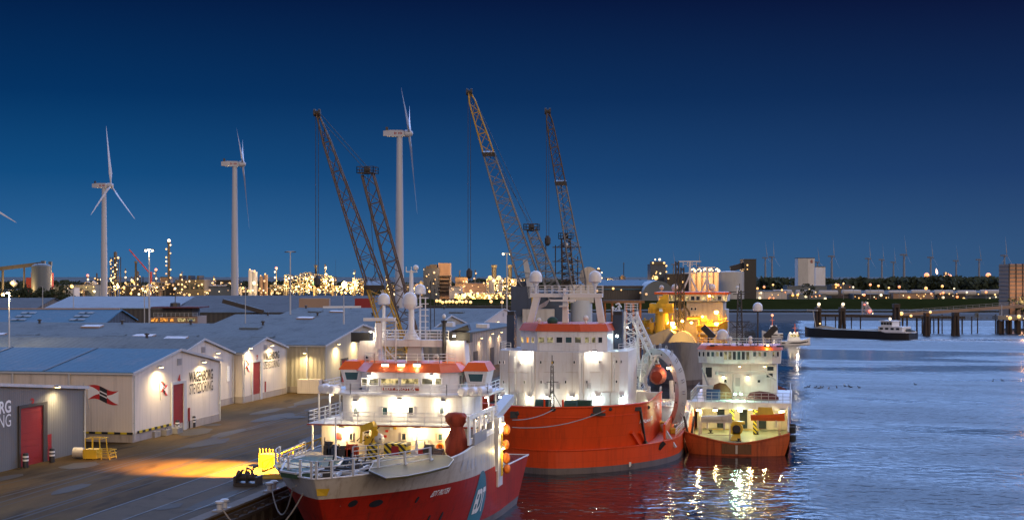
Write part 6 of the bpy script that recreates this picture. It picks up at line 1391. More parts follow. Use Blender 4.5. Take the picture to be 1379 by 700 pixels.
# crane 1 stands on the quay behind the near ship
b0 = P(560, 545, 214); t = boom_crane('dark lattice crane on the quay with brown and yellow boom, behind the near ship', b0, P(427, 152, 205), P(495, 234, 212), 3.6, .8, 1.7, ('boom_yellow', 'boom_brown', 'boom_brown'), .42, RT, hoist=P(426, 372, 205).z, mastfoot=P(577, 545, 216))
c = V((b0.x, b0.y, QZ)); m = MB()
for s in (-2.6, 2.6): m.obox(c + V((s, 2, .7)), (.6, 0, 0), (0, 4.2, 0), (0, 0, .7))
m.build('crawler', M['black_steel'], t); MB().obox(c + V((0, 3, 2.6)), (2.6, 0, 0), (0, 4.0, 0), (0, 0, 1.2)).build('house', M['boom_yellow'], t); cb = MB().obox(c + V((-3.2, -.5, 2.9)), (.8, 0, 0), (0, 1.2, 0), (0, 0, 1.3)).build('cab', M['boom_yellow'], t); MB().obox(c + V((-3.2, -1.72, 3.2)), (.65, 0, 0), (0, .03, 0), (0, 0, .8)).build('windscreen', M['glass_dark'], cb)
# crane 2 and 3 on the wide ship
b0 = P(718, 396, 232); t = boom_crane('tallest lattice crane with yellow boom head and navy house on the vermilion ship', b0, P(632, 124, 226), P(716, 310, 231), 3.6, .9, 1.5, ('boom_grey', 'boom_yellow', 'boom_grey'), .7, RT, hoist=P(629, 362, 226).z, mastfoot=P(748, 398, 234))
m = MB(); q_ = [P(px, py, 230) for px, py in ((704, 350), (710, 348), (722, 398), (712, 402))]; m.slab(q_, FW*.5); q2 = [p + RT*3 for p in q_]; m.build('boom_foot', M['light_grey'], t)
h = P(702, 405, 233); m = MB(); m.obox(h, RT*1.7, FW*3, UP*2.4); m.obox(h + UP*2.7 + RT*.3, RT*1.1, FW*2, UP*.5); m.build('house', M['navy_paint'], t); MB().obox(h + RT*1.9 - UP*.2, RT*.25, FW*3, UP*2.0).build('house_side', M['yellow_paint'], t)
MB().lathe((h.x, h.y, 0), [(1.9, 3.2), (1.7, h.z-2.4)], 16).build('pedestal', M['light_grey'], t, True); MB().obox(P(725, 425, 231), RT*2.6, FW*1.5, UP*1.1).build('winch_house', M['cream_paint'], t)
MB().obox(P(741, 420, 236), RT*2.2, FW*2, UP*3.4).build('machinery_house', M['navy_paint'], t)
b0 = P(783, 400, 236); t = boom_crane('slender lattice crane with ochre boom head rising over the dark mast of the vermilion ship', b0, P(737.5, 150, 231), P(762, 322, 236), 2.6, .95, 1.4, ('boom_grey', 'boom_brown', 'boom_brown'), .62, RT, hoist=P(735, 318, 231).z, mastfoot=P(766, 400, 238))
m = MB()
for px, py0, py1 in ((735, 318, 395), (748, 330, 385), (757, 345, 398), (778, 345, 398)): m.tube(P(px, py0, 236), P(px, py1, 236), .1)
for py in (333, 352, 368, 384): m.beam(P(744, py, 236), P(783, py, 236), .16); m.tube(P(750, py, 236), P(763, py-8, 236), .06); m.tube(P(778, py, 236), P(765, py-8, 236), .06)
m.build('mast_stay', M['dark_steel'], t); MB().ball(P(763, 329, 235.5), .3).build('lamp_dome', M['white_clean'], t, True)
MB().lathe((b0.x, b0.y, 0), [(2.0, 3.2), (1.8, b0.z-.5)], 16).build('pedestal', M['light_grey'], t, True); MB().obox(b0 + UP*.6 + FW*1, RT*2.0, FW*2.2, UP*1.5).build('house', M['cream_paint'], t)
c = P(793, 372, 238); m = MB(); m.lathe(c, [(1.6, 0), (1.6, .5), (.9, .55)], 18, ax=-FW); m.build('cable_reel', M['cream_paint'], t, True)
# ================================================================== RUST RED WORKBOAT, stern to the camera
W = thing('workboat', 'rust red workboat with its lit open stern deck towards the camera', 'ship', (-8.8, 225, 0), 'moored ships')
yS = 207.0; xc = -8.8; HB = 7.6
def wtop(u): return 1.7 + 1.45*abs(u)**1.3
m = MB(); N_ = 24
def stern_pt(u, z): return V((xc + HB*u*(1 - .09*max(0, 2-z)/2*abs(u)**3), yS + 1.9*abs(u)**2.6 + .22*max(0, 2.5-z)*0, z))
g = []
for i in range(N_+1):
    u = -1 + 2*i/N_; g.append([stern_pt(u, -1.5 + (wtop(u)+1.5)*k/6) for k in range(7)])
for i in range(N_):
    for k in range(6): m.add([g[i][k], g[i+1][k], g[i+1][k+1], g[i][k+1]], [(0, 1, 2, 3)])
for sd in (-1, 1):
    x = xc + sd*HB; prev = None
    for i in range(19):
        f_ = i/18; y = yS + 1.9 + f_*46; hb_ = HB*(1 if f_ < .7 else max(.001, math.cos((f_-.7)/.3*math.pi/2))**.6); zt4 = 3.15 + 1.6*min(1, f_*3.2) + 3*max(0, (f_-.5)/.5)
        cur = [V((xc + sd*hb_*(.93 if z < 0 else 1), y, z)) for z in (-1.5, 1.0, zt4)]
        if prev:
            for k in range(2): q_ = [prev[k], cur[k], cur[k+1], prev[k+1]]; m.add(q_ if sd > 0 else q_[::-1], [(0, 1, 2, 3)])
        prev = cur
hw = m.build('hull', M['hull_rust'], W, True)
m = MB(); m.path([stern_pt(-1 + 2*i/N_, wtop(-1 + 2*i/N_)) for i in range(N_+1)], .16, 6); m.build('cap_rail', M['hull_rust'], W)
m = MB(); a, b = (on_y(972, 600, yS).x, on_y(1012, 600, yS).x); n_ = 8
for i in range(n_):
    xa, xb = a + (b-a)*i/n_, a + (b-a)*(i+1)/n_
    for k in range(3): z0_, z1_ = .25 + k*.48, .25 + (k+1)*.48; m.poly((xa, yS-.07 + .0*k, z0_), (xb, yS-.07, z0_), (xb, yS-.07, z1_), (xa, yS-.07, z1_))
m.slab([(a, yS-.08, .3), (b, yS-.08, .3), (b, yS-.08, 1.72), (a, yS-.08, 1.72)], (0, .3, 0)); m.build('stern_ramp', M['tarp_brown'], W)
MB().box((a+b)/2-.15, (a+b)/2+.15, yS-.2, yS-.05, .3, 1.55).build('ramp_guide', M['cream_paint'], W)
MB().poly(*[(q_.x*.98 + xc*.02, q_.y + .25, 1.5) for q_ in [stern_pt(-1 + 2*i/N_, 1.5) for i in range(N_+1)]], (xc+HB-.2, 245, 1.5), (xc-HB+.2, 245, 1.5)).build('work_deck', M['deck_work'], W)
for z, y in ((3.4, 212), (2.4, 209.8), (3.2, 218)): MB().lathe((xc+HB+.3, y, z-.5), [(.45, 0), (.6, .1), (.6, .9), (.45, 1.0)], 12).build('fender', M['rubber'], W, True)
# raised side bulwarks and upper deck beam
yg = 221
a = on_y(934, 549, yg); b = on_y(1057, 541, yg); zb_ = a.z - .1; zt_ = on_y(934, 540.5, yg).z
MB().box(xc-HB-.2, xc+HB+.2, yg, yg+26, zb_, zt_).build('shelter_deck', M['white_paint'], W)
for a_, b_ in (((xc-HB, yg+.1), (xc+HB, yg+.1)), ((xc+HB, yg+.2), (xc+HB, yg+20)), ((xc-HB, yg+.2), (xc-HB, yg+20))): MB().rail([V((*a_, zt_)), V((*b_, zt_))], 1.5, .05, 3, 1.1).build('railing', M['light_grey'], W)
for x in (xc-HB+.3, xc-HB+1.6, xc+HB-1.6, xc+HB-.3): MB().beam((x, yg+.2, 1.5), (x, yg+.2, zb_), .35).build('stanchion', M['cream_paint'], W)
for sd in (-1, 1): MB().path([V((xc+sd*(HB-.2), yS+3, 3.3)), V((xc+sd*(HB-.2), yg-3, 6.2)), V((xc+sd*(HB-.2), yg, zb_))], .16).build('side_stay', M['cream_paint'], W)
bh = MB().box(xc-HB+.4, xc+HB-.4, yg+9, yg+9.3, 1.5, zb_).build('deckhouse_front', M['cream_paint'], W)
for x in (-3.4, 0.2, 3.2): MB().box(xc+x-.6, xc+x+.6, yg+8.85, yg+9, 1.6, 4.6).build('opening', M['glass_dark'], bh)
for sd in (-1.9, 1.7): 
    MB().box(xc+.6+sd-.35, xc+.6+sd+.35, yg+1, yg+1.6, 1.5, zb_).build('hazard_post', M['hazard'], W)
# deck gear
p = on_y(992, 577, 215); m = MB(); c = V((p.x, 215, 3.1)); m.lathe(c + V((0, -.5, 0)), [(.95, 0), (.95, 1.0)], 18, ax=(0, 1, 0)); m.obox(c - UP*1.0, (.55, 0, 0), (0, .5, 0), (0, 0, .9)); m.obox(c + UP*.9, (1.2, 0, 0), (0, .4, 0), (0, 0, .18)); wn = m.build('tow_winch', M['yellow_paint'], W, True)
MB().lathe(c + V((0, -.52, 0)), [(.62, 0), (.62, -.06 + .0)], 16, ax=(0, -1, 0)).lathe(c + V((0, -.5, 0)), [(.62, 0), (.6, .12), (.2, .14)], 16, ax=(0, -1, 0)).build('winch_drum', M['black_steel'], wn, True)
m = MB(); m.slab([(c.x-.55, 214.3, 2.2), (c.x+.55, 214.3, 2.2), (c.x+.8, 212.6, 1.52), (c.x-.8, 212.6, 1.52)], (0, 0, .15)); m.build('cable_guide', M['yellow_paint'], wn)
def smallboat(label, cx, py, y, L, hull_m, top_m, cab=True, group=None):
    p = on_y(cx, py, y); z = p.z; t = thing('small_boat', label, 'boat', p, group); m = MB(); rings = []
    for f_, w_, k in ((-.5, .62, .85), (-.3, .9, .9), (0, 1, .95), (.3, .8, 1.05), (.46, .35, 1.25), (.5, .06, 1.35)): rings.append([p + V((f_*L, y2*w_*.95, zz_*k)) for y2, zz_ in ((-1, 1.0), (-.95, .5), (-.4, 0), (.4, 0), (.95, .5), (1, 1.0))])
    m.loft(rings); m.build('hull', M[hull_m], t, True)
    if cab: MB().prism([(p.x-L*.34, p.y-.7), (p.x+L*.2, p.y-.7), (p.x+L*.2, p.y+.7), (p.x-L*.34, p.y+.7)], z+.9, z+2.0, [(p.x-L*.28, p.y-.55), (p.x+L*.12, p.y-.55), (p.x+L*.12, p.y+.55), (p.x-L*.28, p.y+.55)]).build('cabin', M[top_m], t)
    for f_ in (-.3, .25): MB().box(p.x+f_*L-.12, p.x+f_*L+.12, y-.8, y+.8, z-1.0, z+.1).build('cradle', M['cream_paint'], t)
    return t
smallboat('orange and ochre work dinghy on the open stern deck', 1034, 566, 216, 5.0, 'orange_paint', 'yellow_paint')
smallboat('pale yellow rescue boat on a trestle on the open stern deck', 965, 568, 214, 4.6, 'cream_paint', 'cream_paint', False)
m = MB(); m.beam((on_y(942, 566, 213).x, 213, 1.5), (on_y(942, 552, 213).x, 213, 4.2), .2); m.beam((on_y(983, 566, 213).x, 213, 1.5), (on_y(983, 553, 213).x, 213, 4.2), .2); m.beam((on_y(940, 553, 213).x, 213, 4.2), (on_y(986, 553, 213).x, 213, 4.2), .18); m.beam((on_y(938, 575, 213).x, 213, 2.3), (on_y(988, 575, 213).x, 213, 2.3), .12); m.build('trestle', M['cream_paint'], W)
for px, py, s in ((957, 583, .7), (995, 594, .6), (992, 588, .5), (1020, 585, .5)): p = on_z(px, py, 1.5); m = MB(); m.lathe(p, [(.25*s, 0), (.22*s, .5*s), (.4*s, .55*s), (.4*s, .75*s)], 10); m.box(p.x-.6*s, p.x+.6*s, p.y-.3*s, p.y+.3*s, 1.5, 1.6); m.build('deck_bitt', M['black_steel'], W)
p = on_z(985, 578, 1.53); MB().box(p.x-3, p.x+4.5, p.y, p.y+.5, 1.51, 1.55).build('yellow_deck_line', M['yellow_paint'], W)
# upper deck cargo
for px, py, y, r_, w_, mt, nm in ((972, 528, 227, 1.5, 3.2, 'tarp_brown', 'covered_gear'), (1027, 533, 226, .8, 5.0, 'tarp_maroon', 'covered_raft')):
    p = on_y(px, py, y); m = MB(); rings = []
    for f_, s1 in ((-.5, .35), (-.38, .85), (-.1, 1), (.2, .9), (.42, .6), (.5, .3)): rings.append([V((p.x + f_*w_, y + math.cos(a)*1.2*s1, zt_ + (.05 + (r_*1.7*s1 if math.sin(a) > 0 else 0)*abs(math.sin(a))))) for a in [2*math.pi*i/12 for i in range(12)]])
    m.loft(rings); m.build(nm, M[mt], W, True)
p = on_y(960, 535, 225); MB().box(p.x-1.0, p.x+1.1, 224.6, 226, zt_, zt_+1.6).build('deck_locker', M['blue_paint'], W)
a = on_y(938, 520, 226); m = MB(); m.box(a.x, a.x+2.6, 225.5, 227.5, zt_+1.9, zt_+2.1); m.tube((a.x, 225.5, zt_), (a.x, 225.5, zt_+2), .06); m.tube((a.x+2.6, 225.5, zt_), (a.x+2.6, 225.5, zt_+2), .06); m.build('canopy_frame', M['light_grey'], W)
# superstructure
y1 = 231; x0 = on_y(946, 510, y1).x; x1 = on_y(1046, 510, y1).x; zbr0 = on_y(990, 492, y1).z; zbr1 = on_y(990, 470, 229).z
sw = MB().box(x0, x1, y1, y1+12, zt_, zbr0+.3).build('superstructure', M['white_paint'], W)
for px0, px1, py0, py1, mt in ((950, 959, 494, 508, 'glass_dark'), (990, 997, 508, 520, 'light_grey'), (1020, 1024, 511, 515, 'glass_dark'), (975, 979, 510, 515, 'glass_dark'), (1032, 1041, 502, 508, 'glass_dark'), (1033, 1042, 493, 499, 'glass_dark')): win_y(sw, px0, py0, px1, py1, y1-.02, mat=mt, fr=.06)
BX0, BX1 = on_y(939, 480, 228).x, on_y(1052, 480, 228).x
OBW = [(BX0, 229.5), (BX0+1.4, 228.2), (BX0+4.2, 227.4), (BX1-4.2, 227.4), (BX1-1.4, 228.2), (BX1, 229.5), (BX1, 236), (BX0, 236)]
zw0, zw1 = on_y(990, 489.5, 228).z, on_y(990, 471, 228).z
bw_ = MB().prism([(x*.985 + xc*.015, y+.4) for x, y in OBW], zw0, zw1, OBW).build('bridge', M['white_paint'], W)
MB().prism([(x + (.2 if x > xc else -.2), y-.2) for x, y in OBW], zw1, zw1+.65, [(x*.96 + xc*.04, y+.6) for x, y in OBW]).build('bridge_roof', M['orange_paint'], W)
for px in [942.5, 948, 954, 960, 966.5, 971.5] + [977, 983, 989, 995, 1001, 1007] + [1016, 1023, 1030, 1041, 1047]:
    q_ = facetB(px, OBW)
    if q_ is None: continue
    c, u, n, t = q_; tall = 975 < px < 1010; c.z = CAMZ - ((478.5 if tall else 476.5)-HY)/FPX*t; wbox(bw_, c + n*.03, u, .55, 1.35 if tall else .8, n, mat=RN.choice(['glass_dark', 'glass_teal', 'glass_dark', 'room_dim']), fr=.07)
m = MB(); m.rail([V((x, y+.5, zw1+.65)) for x, y in OBW[:6]], 1.2, .05, 3, 1.3); m.build('bridge_railing', M['white_clean'], W)
for i in range(6): x = BX0+2+i*2.1; MB().slab([(x, 228.3, zw1+.5), (x+1.2, 228.3, zw1+.5), (x+1.2, 228.7, zw1+.72), (x, 228.7, zw1+.72)], (0, 0, .05)).build('roof_hatch', M['black_steel'], W)
for px, r_, dk in ((973, .95, 0), (1019.5, .0, 1)): 
    if r_: radome(W, on_y(px, 451, 232), r_)
c = on_y(1020.5, 413.5, 232); radome(W, c, .78); m = MB(); m.tube((c.x, 232, zw1), c - UP*.6, .13, n=8); m.build('dome_post', M['dark_steel'], W)
mx = on_y(996, 460, 231.5); m = MB(); ztop = on_y(996, 391, 231.5).z
m.lattice((mx.x, 231.5, zw1), (mx.x, 231.5, ztop), 1.0, .5, (1, 0, 0), 14, .1, .06); m.tube((mx.x, 231.5, ztop), (mx.x, 231.5, on_y(996, 382, 231.5).z), .06)
for py, w_ in ((393, 14), (396, 9), (433, 14), (440, 10)): m.tube(on_y(996-w_, py, 231.4), on_y(996+w_, py, 231.4), .07)
for sg in (-1, 1): m.tube(on_y(996+sg*13, 433, 231.4), on_y(996+sg*3, 443, 231.4), .05)
m.build('lattice_mast', M['dark_steel'], W)
for px, py, r_ in ((993, 387, .25), (983, 456, .4), (1010.5, 460, .38), (1010.5, 455, .33)): p = on_y(px, py, 231); MB().ball(p, r_, 10, 8).tube(p, p-UP*1.0, .1).build('aerial_dome', M['white_clean'], W, True)
for px, py in ((954, 447), (1038, 447)):
    p = on_y(px, py, 230); m = MB(); m.obox(p, (.9, 0, -.9 if px < 1000 else .9), (0, .5, 0), (.35, 0, .35 if px < 1000 else -.35)); m.tube(p, p - UP*1.8, .14); m.build('fire_monitor', M['black_steel'], W)
m = MB(); a = on_y(945, 503, 229.5); b = on_y(1040, 502, 229.5); m.beam(on_y(965, 502, 229), on_y(1030, 501, 229), .35); m.beam(on_y(1030, 501, 229), on_y(1045, 512, 229), .25); m.tube(on_y(987, 502, 229), on_y(987, 540, 229), .18); m.beam(on_y(946, 495, 229.3), on_y(954, 518, 228), .3); m.tube(on_y(965, 500, 229), on_y(965, 504, 229), .25); m.build('deck_crane', M['light_grey'], W)
for px, py, y, pw, c_, mt, ai in ((996, 493, 227.6, 120, (1, .7, .3), 'lamp_sodium', (0, -.4, -1)), (1030, 493, 227.6, 120, (1, .7, .3), 'lamp_sodium', (0, -.4, -1)), (990, 530, 224.5, 900, (.45, 1, .6), 'green_lamp', (0, -1, -.5)), (997.5, 530, 224.5, 900, (.6, 1, .65), 'green_lamp', (0, -1, -.5)), (1034, 464.5, 228.2, 130, (1, .62, .2), 'lamp_sodium', (0, -.6, -.4)),
     (974, 507, 230.6, 60, (1, .8, .45), 'lamp_warm', (0, -.4, -.5)), (1007, 507, 230.6, 70, (1, .8, .45), 'lamp_warm', (0, -.4, -.5))):
    flood(on_y(px, py, y), W, ai, pw, c_, mt, .17, name='deck_light', ang=176)
for x, y in ((-6.4, 218.7), (-3.8, 218.7), (-1.5, 222), (1.5, 222), (3.8, 218.7), (6.4, 218.7)): flood((xc+x, y+2.4, zb_-.15), W, (0, -.5, -1), 1000, (1, .84, .36), 'lamp_warm', .36, name='deck_light', ang=176)
flood((xc, 221.2, zb_-.1), W, (0, -1, -1), 1000, (.85, 1, .6), 'lamp_cool', .3, name='deck_light', ang=176)
m = MB()
for i, (a, b) in enumerate((((935, 560), (929, 600)), ((928, 590), (921, 560)))): m.beam(on_y(a[0], a[1], 210), on_y(b[0], b[1], 209.5), .22)
m.build('side_strut', M['dark_steel'], W)

# ================================================================== YELLOW LIT DREDGER FURTHER AWAY
yD = 352
G = Hull(22, 12.5, lambda z: 338 - max(0, z)*.25, lambda z: 430, lambda z: 26, .7)
D_ = thing('dredger', 'grey hulled dredger glowing under yellow deck lamps, moored beyond the work boat', 'ship', (22, 370, 0), 'moored ships')
xl = on_y(868, 480, yD).x; xr = on_y(982, 480, yD).x
G.xc = (xl+xr)/2; G.hbm = (xr-xl)/2
G.shell(-2, 1.2).build('boot_topping', M['boot_grey'], D_, True)
G.shell(1.2, lambda f: 6.5 if f > .22 else 6.5 + 4.0*(1-f/.22)**.6).build('hull', M['hull_grey'], D_, True)
G.deck(6.2, 0, 1, .1).build('main_deck', M['yellow_paint'], D_)
zq = lambda py, y=yD: on_y(920, py, y).z
xq = lambda px, y=yD: on_y(px, 480, y).x
m = MB(); pts = [V((xq(922) + 3.6*math.cos(math.pi*i/12), yD-9, zq(470) + 4.8*math.sin(math.pi*i/12))) for i in range(13)]
pts = [V((pts[0].x, yD-9, 4))] + pts + [V((pts[-1].x, yD-9, 4))]; m.slab(pts[::-1], (0, 3, 0)); m.build('bow_arch', M['hull_grey'], D_); light(V((xq(922), yD-15, zq(452))), 2500, (1, .55, .1), .3)
MB().box(xq(918), xq(926), yD-13.2, yD-12.6, 2.5, zq(462)).build('bow_stain', M['tarp_brown'], D_)
m = MB(); m.slab([on_y(px, py, yD-6) for px, py in ((866, 500), (866, 455), (900, 442), (912, 452), (912, 500))], (0, 8, 0)); m.build('forecastle', M['hull_grey'], D_)
MB().box(xq(880), xq(976), yD+8, yD+22, 6, zq(418)).build('lower_deckhouse', M['cream_paint'], D_)
dw = MB().box(xq(922), xq(972), yD+6, yD+22, zq(432), zq(404)).build('deckhouse', M['cream_paint'], D_)
br_ = MB().prism([(xq(884), yD+5), (xq(978), yD+5), (xq(978), yD+18), (xq(884), yD+18)], zq(406), zq(396.5), [(xq(882), yD+4.6), (xq(979), yD+4.6), (xq(979), yD+18), (xq(882), yD+18)]).build('bridge', M['white_paint'], D_)
MB().box(xq(879), xq(980), yD+4, yD+19, zq(396.5), zq(393.5)).build('bridge_roof', M['orange_paint'], D_)
for i in range(13): px = 887 + i*7.2; win_y(br_, px, 398.5, px+5.4, 404.5, yD+4.7, mat=RN.choice(['room_orange', 'room_warm', 'glass_dark', 'glass_dark']), fr=.12)
for px, py in ((930, 414), (935, 414), (932, 424), (937, 424)): win_y(dw, px, py, px+3, py+3.5, yD+5.9, mat='glass_dark', fr=.08)
m = MB()
for px, pyt, w_ in ((929, 352, 3.2), (952, 360, 2.4)):
    c = on_y(px, 393, yD+10); zt5 = on_y(px, pyt, yD+10).z
    for sg in (-1, 1): m.tube((c.x + sg*w_*.6, c.y, c.z), (c.x, c.y, c.z + (zt5-c.z)*.55), .22); 
    m.tube((c.x, c.y, c.z), (c.x, c.y, zt5), .25); m.beam((c.x-w_*.9, c.y, zt5), (c.x+w_*.9, c.y, zt5), .3); m.beam((c.x-w_*.6, c.y, c.z + (zt5-c.z)*.62), (c.x+w_*.6, c.y, c.z + (zt5-c.z)*.62), .22)
m.rail([on_y(920, 359, yD+10), on_y(938, 359, yD+10)], 1.3, .1, 2, 1); m.build('mast', M['white_paint'], D_)
for px in (909, 959, 891): c = on_y(px, 387, yD+9); MB().ball(c, .9 if px != 891 else .6).tube(c, c-UP*2, .2).build('radome', M['white_clean'], D_, True)
for px in (912, 919): c = on_y(px, 430, yD+1); m = MB(); m.lattice((c.x, c.y, zq(450)), (c.x, c.y, on_y(px, 352 if px < 915 else 360, yD+1).z), 1.0, .7, (1, 0, 0), 14, .16, .1); m.build('lattice_post', M['dark_steel'], D_)
m = MB(); m.beam(on_y(920, 410, yD+1), on_y(928, 420, yD+1), .5); m.beam(on_y(928, 420, yD+1), on_y(928, 430, yD+1), .5); m.build('derrick', M['dark_steel'], D_)
c = on_y(891, 440, yD-4); dc = thing('deck_crane', 'stout yellow pedestal crane on the lit dredger', 'crane', (c.x, c.y, 6.2))
MB().lathe((c.x, c.y, 0), [(1.9, 6.2), (1.6, zq(421))], 14).build('pedestal', M['yellow_paint'], dc, True)
m = MB(); m.box(c.x-2.8, c.x+2.8, c.y-2, c.y+2, zq(421), zq(408)); m.rail([V((c.x-3, c.y-2.2, zq(421))), V((c.x+3, c.y-2.2, zq(421)))], 1.3, .12, 2, 1); m.build('house', M['yellow_paint'], dc)
MB().prism([(c.x-1.2, c.y-1), (c.x+1.6, c.y-1), (c.x+1.6, c.y+1), (c.x-1.2, c.y+1)], zq(408), zq(396), [(c.x+.6, c.y-1), (c.x+1.6, c.y-1), (c.x+1.6, c.y+1), (c.x+.6, c.y+1)]).build('a_frame', M['yellow_paint'], dc)
MB().beam((c.x, c.y-2.2, zq(416)), (c.x+1, c.y-12, zq(420)), .8, 1.0).build('jib', M['yellow_paint'], dc)
r = random.Random(8)
for i in range(26): px = r.choice((r.uniform(870, 905), r.uniform(942, 978))); py = r.uniform(434, 458); p = on_y(px, py, yD + r.uniform(-5, 4)); m = MB(); m.cbox(p, r.uniform(.8, 2.2), 1.5, r.uniform(.8, 2)); m.tube(p, (p.x, p.y, 6.2), .14); m.tube(p+V((-.8, -.8, .5)), p+V((.9, -.8, .9)), .12); m.build('deck_machinery', M[r.choice(['yellow_paint', 'boom_yellow', 'light_grey', 'yellow_paint'])], D_)
m = MB(); m.rail([on_y(870, 448, yD-5), on_y(905, 446, yD-5)], 1.4, .08, 3, 1.4); m.rail([on_y(945, 442, yD-5), on_y(979, 442, yD-5)], 1.4, .08, 3, 1.4); m.build('railing', M['boom_yellow'], D_)
for px, py, pw in ((906, 435, 9000), (907, 441, 3500), (964.5, 420, 6500), (965, 436, 3500), (931, 434, 2500), (919, 432, 1800), (946, 426, 1200), (882, 450, 2600), (880, 458, 1800), (900, 410, 1200), (955, 398, 900)):
    p = on_y(px, py, yD-3); flood(p, D_, (0, -.7, -.6), pw*3.6, (1, .44, .05), 'lamp_sodium', .5 if pw > 3000 else .3, name='deck_light', ang=175)
r = random.Random(21)
for i, (px, py0, py1, w_) in enumerate(((873, 470, 428, 2.2), (884, 470, 440, 1.6), (902, 462, 424, 1.4), (946, 460, 425, 2.0), (956, 460, 430, 1.4), (973, 462, 424, 2.2))):
    c = on_y(px, py0, yD-2); MB().lattice(c, V((c.x, c.y, on_y(px, py1, yD-2).z)), w_, w_*.8, (1, 0, 0), 7, .13, .08).build('gantry_frame', M['boom_yellow' if i % 2 else 'yellow_paint'], D_)
for i, (a, b, py) in enumerate(((868, 912, 444), (870, 905, 452), (938, 980, 440), (940, 982, 449), (925, 945, 428))):
    MB().tube(on_y(a, py, yD-3), on_y(b, py - 1, yD-3), .35, n=8).build('deck_pipe', M[('boom_yellow', 'light_grey')[i % 2]], D_)
# timber jetty behind the wide ship
t = thing('timber_jetty', 'rusty timber jetty on thick piles between the vermilion ship and the dredger', 'jetty', PD(845, 430, 0))
f = Far(800, 880, 430); m = MB(); f.blk(m, 780, 868, 404.5, 6, pyb=408); m.build('deck', M['timber'], t)
for i in range(9): m = MB(); f.cyl(m, 786 + i*9.6, 3.0, 407, d=1, z0=-2, n=8); m.build('pile', M['tarp_brown'], t)
for px in (845, 858): light(f.p(px, 420, -5), 1500, (1, .45, .15), .4)
# ================================================================== WATER TRAFFIC
b0 = on_z(1078, 452.5, 0); b1 = on_z(1222, 457.5, 0); d = (b1-b0).normalized(); n = V((-d.y, d.x, 0)); L = (b1-b0).length
B = thing('river_barge', 'long dark river barge with low white wheelhouse under way on the basin', 'barge', (b0+b1)/2)
m = MB(); rings = []
for f_, w_, zt6 in ((-.01, .8, 4.4), (.02, 3.2, 4.2), (.09, 4.8, 3.7), (.3, 5, 3.3), (.75, 5, 3.2), (.8, 5, 2.6), (.97, 4.6, 2.4), (1.0, 3.8, 2.6)): c = b0 + d*L*f_ + n*5; rings.append([c - n*w_ + UP*zt6, c - n*w_*.95 - UP*.6, c + n*w_*.95 - UP*.6, c + n*w_ + UP*zt6])
m.loft(rings); m.build('hull', M['black_steel'], B, True)
m = MB(); rings = []
for f_, h in ((.1, .8), (.14, 1.6), (.22, 1.3), (.3, .5), (.5, .3), (.66, .7), (.72, 1.2), (.75, .6)): c = b0 + d*L*f_ + n*5; rings.append([c - n*4 + UP*3.2, c + UP*(3.2+h), c + n*4 + UP*3.2])
m.loft(rings, cap=False, close=False); m.build('cargo', M['deck_tan'], B)
m = MB(); c = b0 + d*L*.75 + n*5; e = b0 + d*L*.98 + n*5; m.obox((c+e)/2 + UP*2.9, (e-c)/2, n*4.4, UP*.25); m.build('stern_band', M['white_clean'], B)
wh = b0 + d*L*.83 + n*5; m = MB(); m.obox(wh + UP*4.1, d*5.5, n*3.6, UP*1.1); m.obox(wh + d*-2 + UP*6.2, d*2.6, n*3.0, UP*1.1); wq = m.build('wheelhouse', M['white_clean'], B); MB().obox(wh + d*-2 + UP*7.45, d*3.2, n*3.5, UP*.14).build('wheelhouse_roof', M['white_clean'], wq)
for i in range(4): q_ = wh + d*(-4 + i*1.3) - n*3.05 + UP*6.4; MB().obox(q_, d*.5, n*.06, UP*.45).build('window', M['glass_dark'], wq)
for i in range(4): q_ = wh + d*(-4 + i*2.5) - n*3.65 + UP*4.3; MB().obox(q_, d*.7, n*.06, UP*.4).build('window', M['glass_dark'], wq)
m = MB(); q_ = b0 + d*L*.09 + n*5; m.tube(q_ + UP*3.5, q_ - d*1.5 + UP*11, .2); m.obox(q_ - d*1.8 + UP*11.2, d*2.6, n*.3, UP*.25); m.build('bow_mast', M['light_grey'], B)
q_ = wh + d*5.5 + UP*4; m = MB(); rings = []
cr = wh + d*7.0 + UP*3.3; m.loft([[cr + d*f_*2.1 + n*math.cos(a)*.95 + UP*(.55 + .75*math.sin(a))*h for a in (0, 1, 2.1, 3.14, 4.2, 5.2)] for f_, h in ((-1, .45), (-.5, .9), (.2, 1.0), (.6, .6), (1, .5))]); 
t = tag(m.build('covered_dinghy', M['silo_grey']), 'grey covered dinghy on the stern of the long river barge', 'dinghy')
bulb(wh + d*-2 + UP*8.3, .55, 'far_white_lamp', B); bulb(b0 + d*L*.13 + n*5 + UP*5.5, .4, 'far_warm', B)
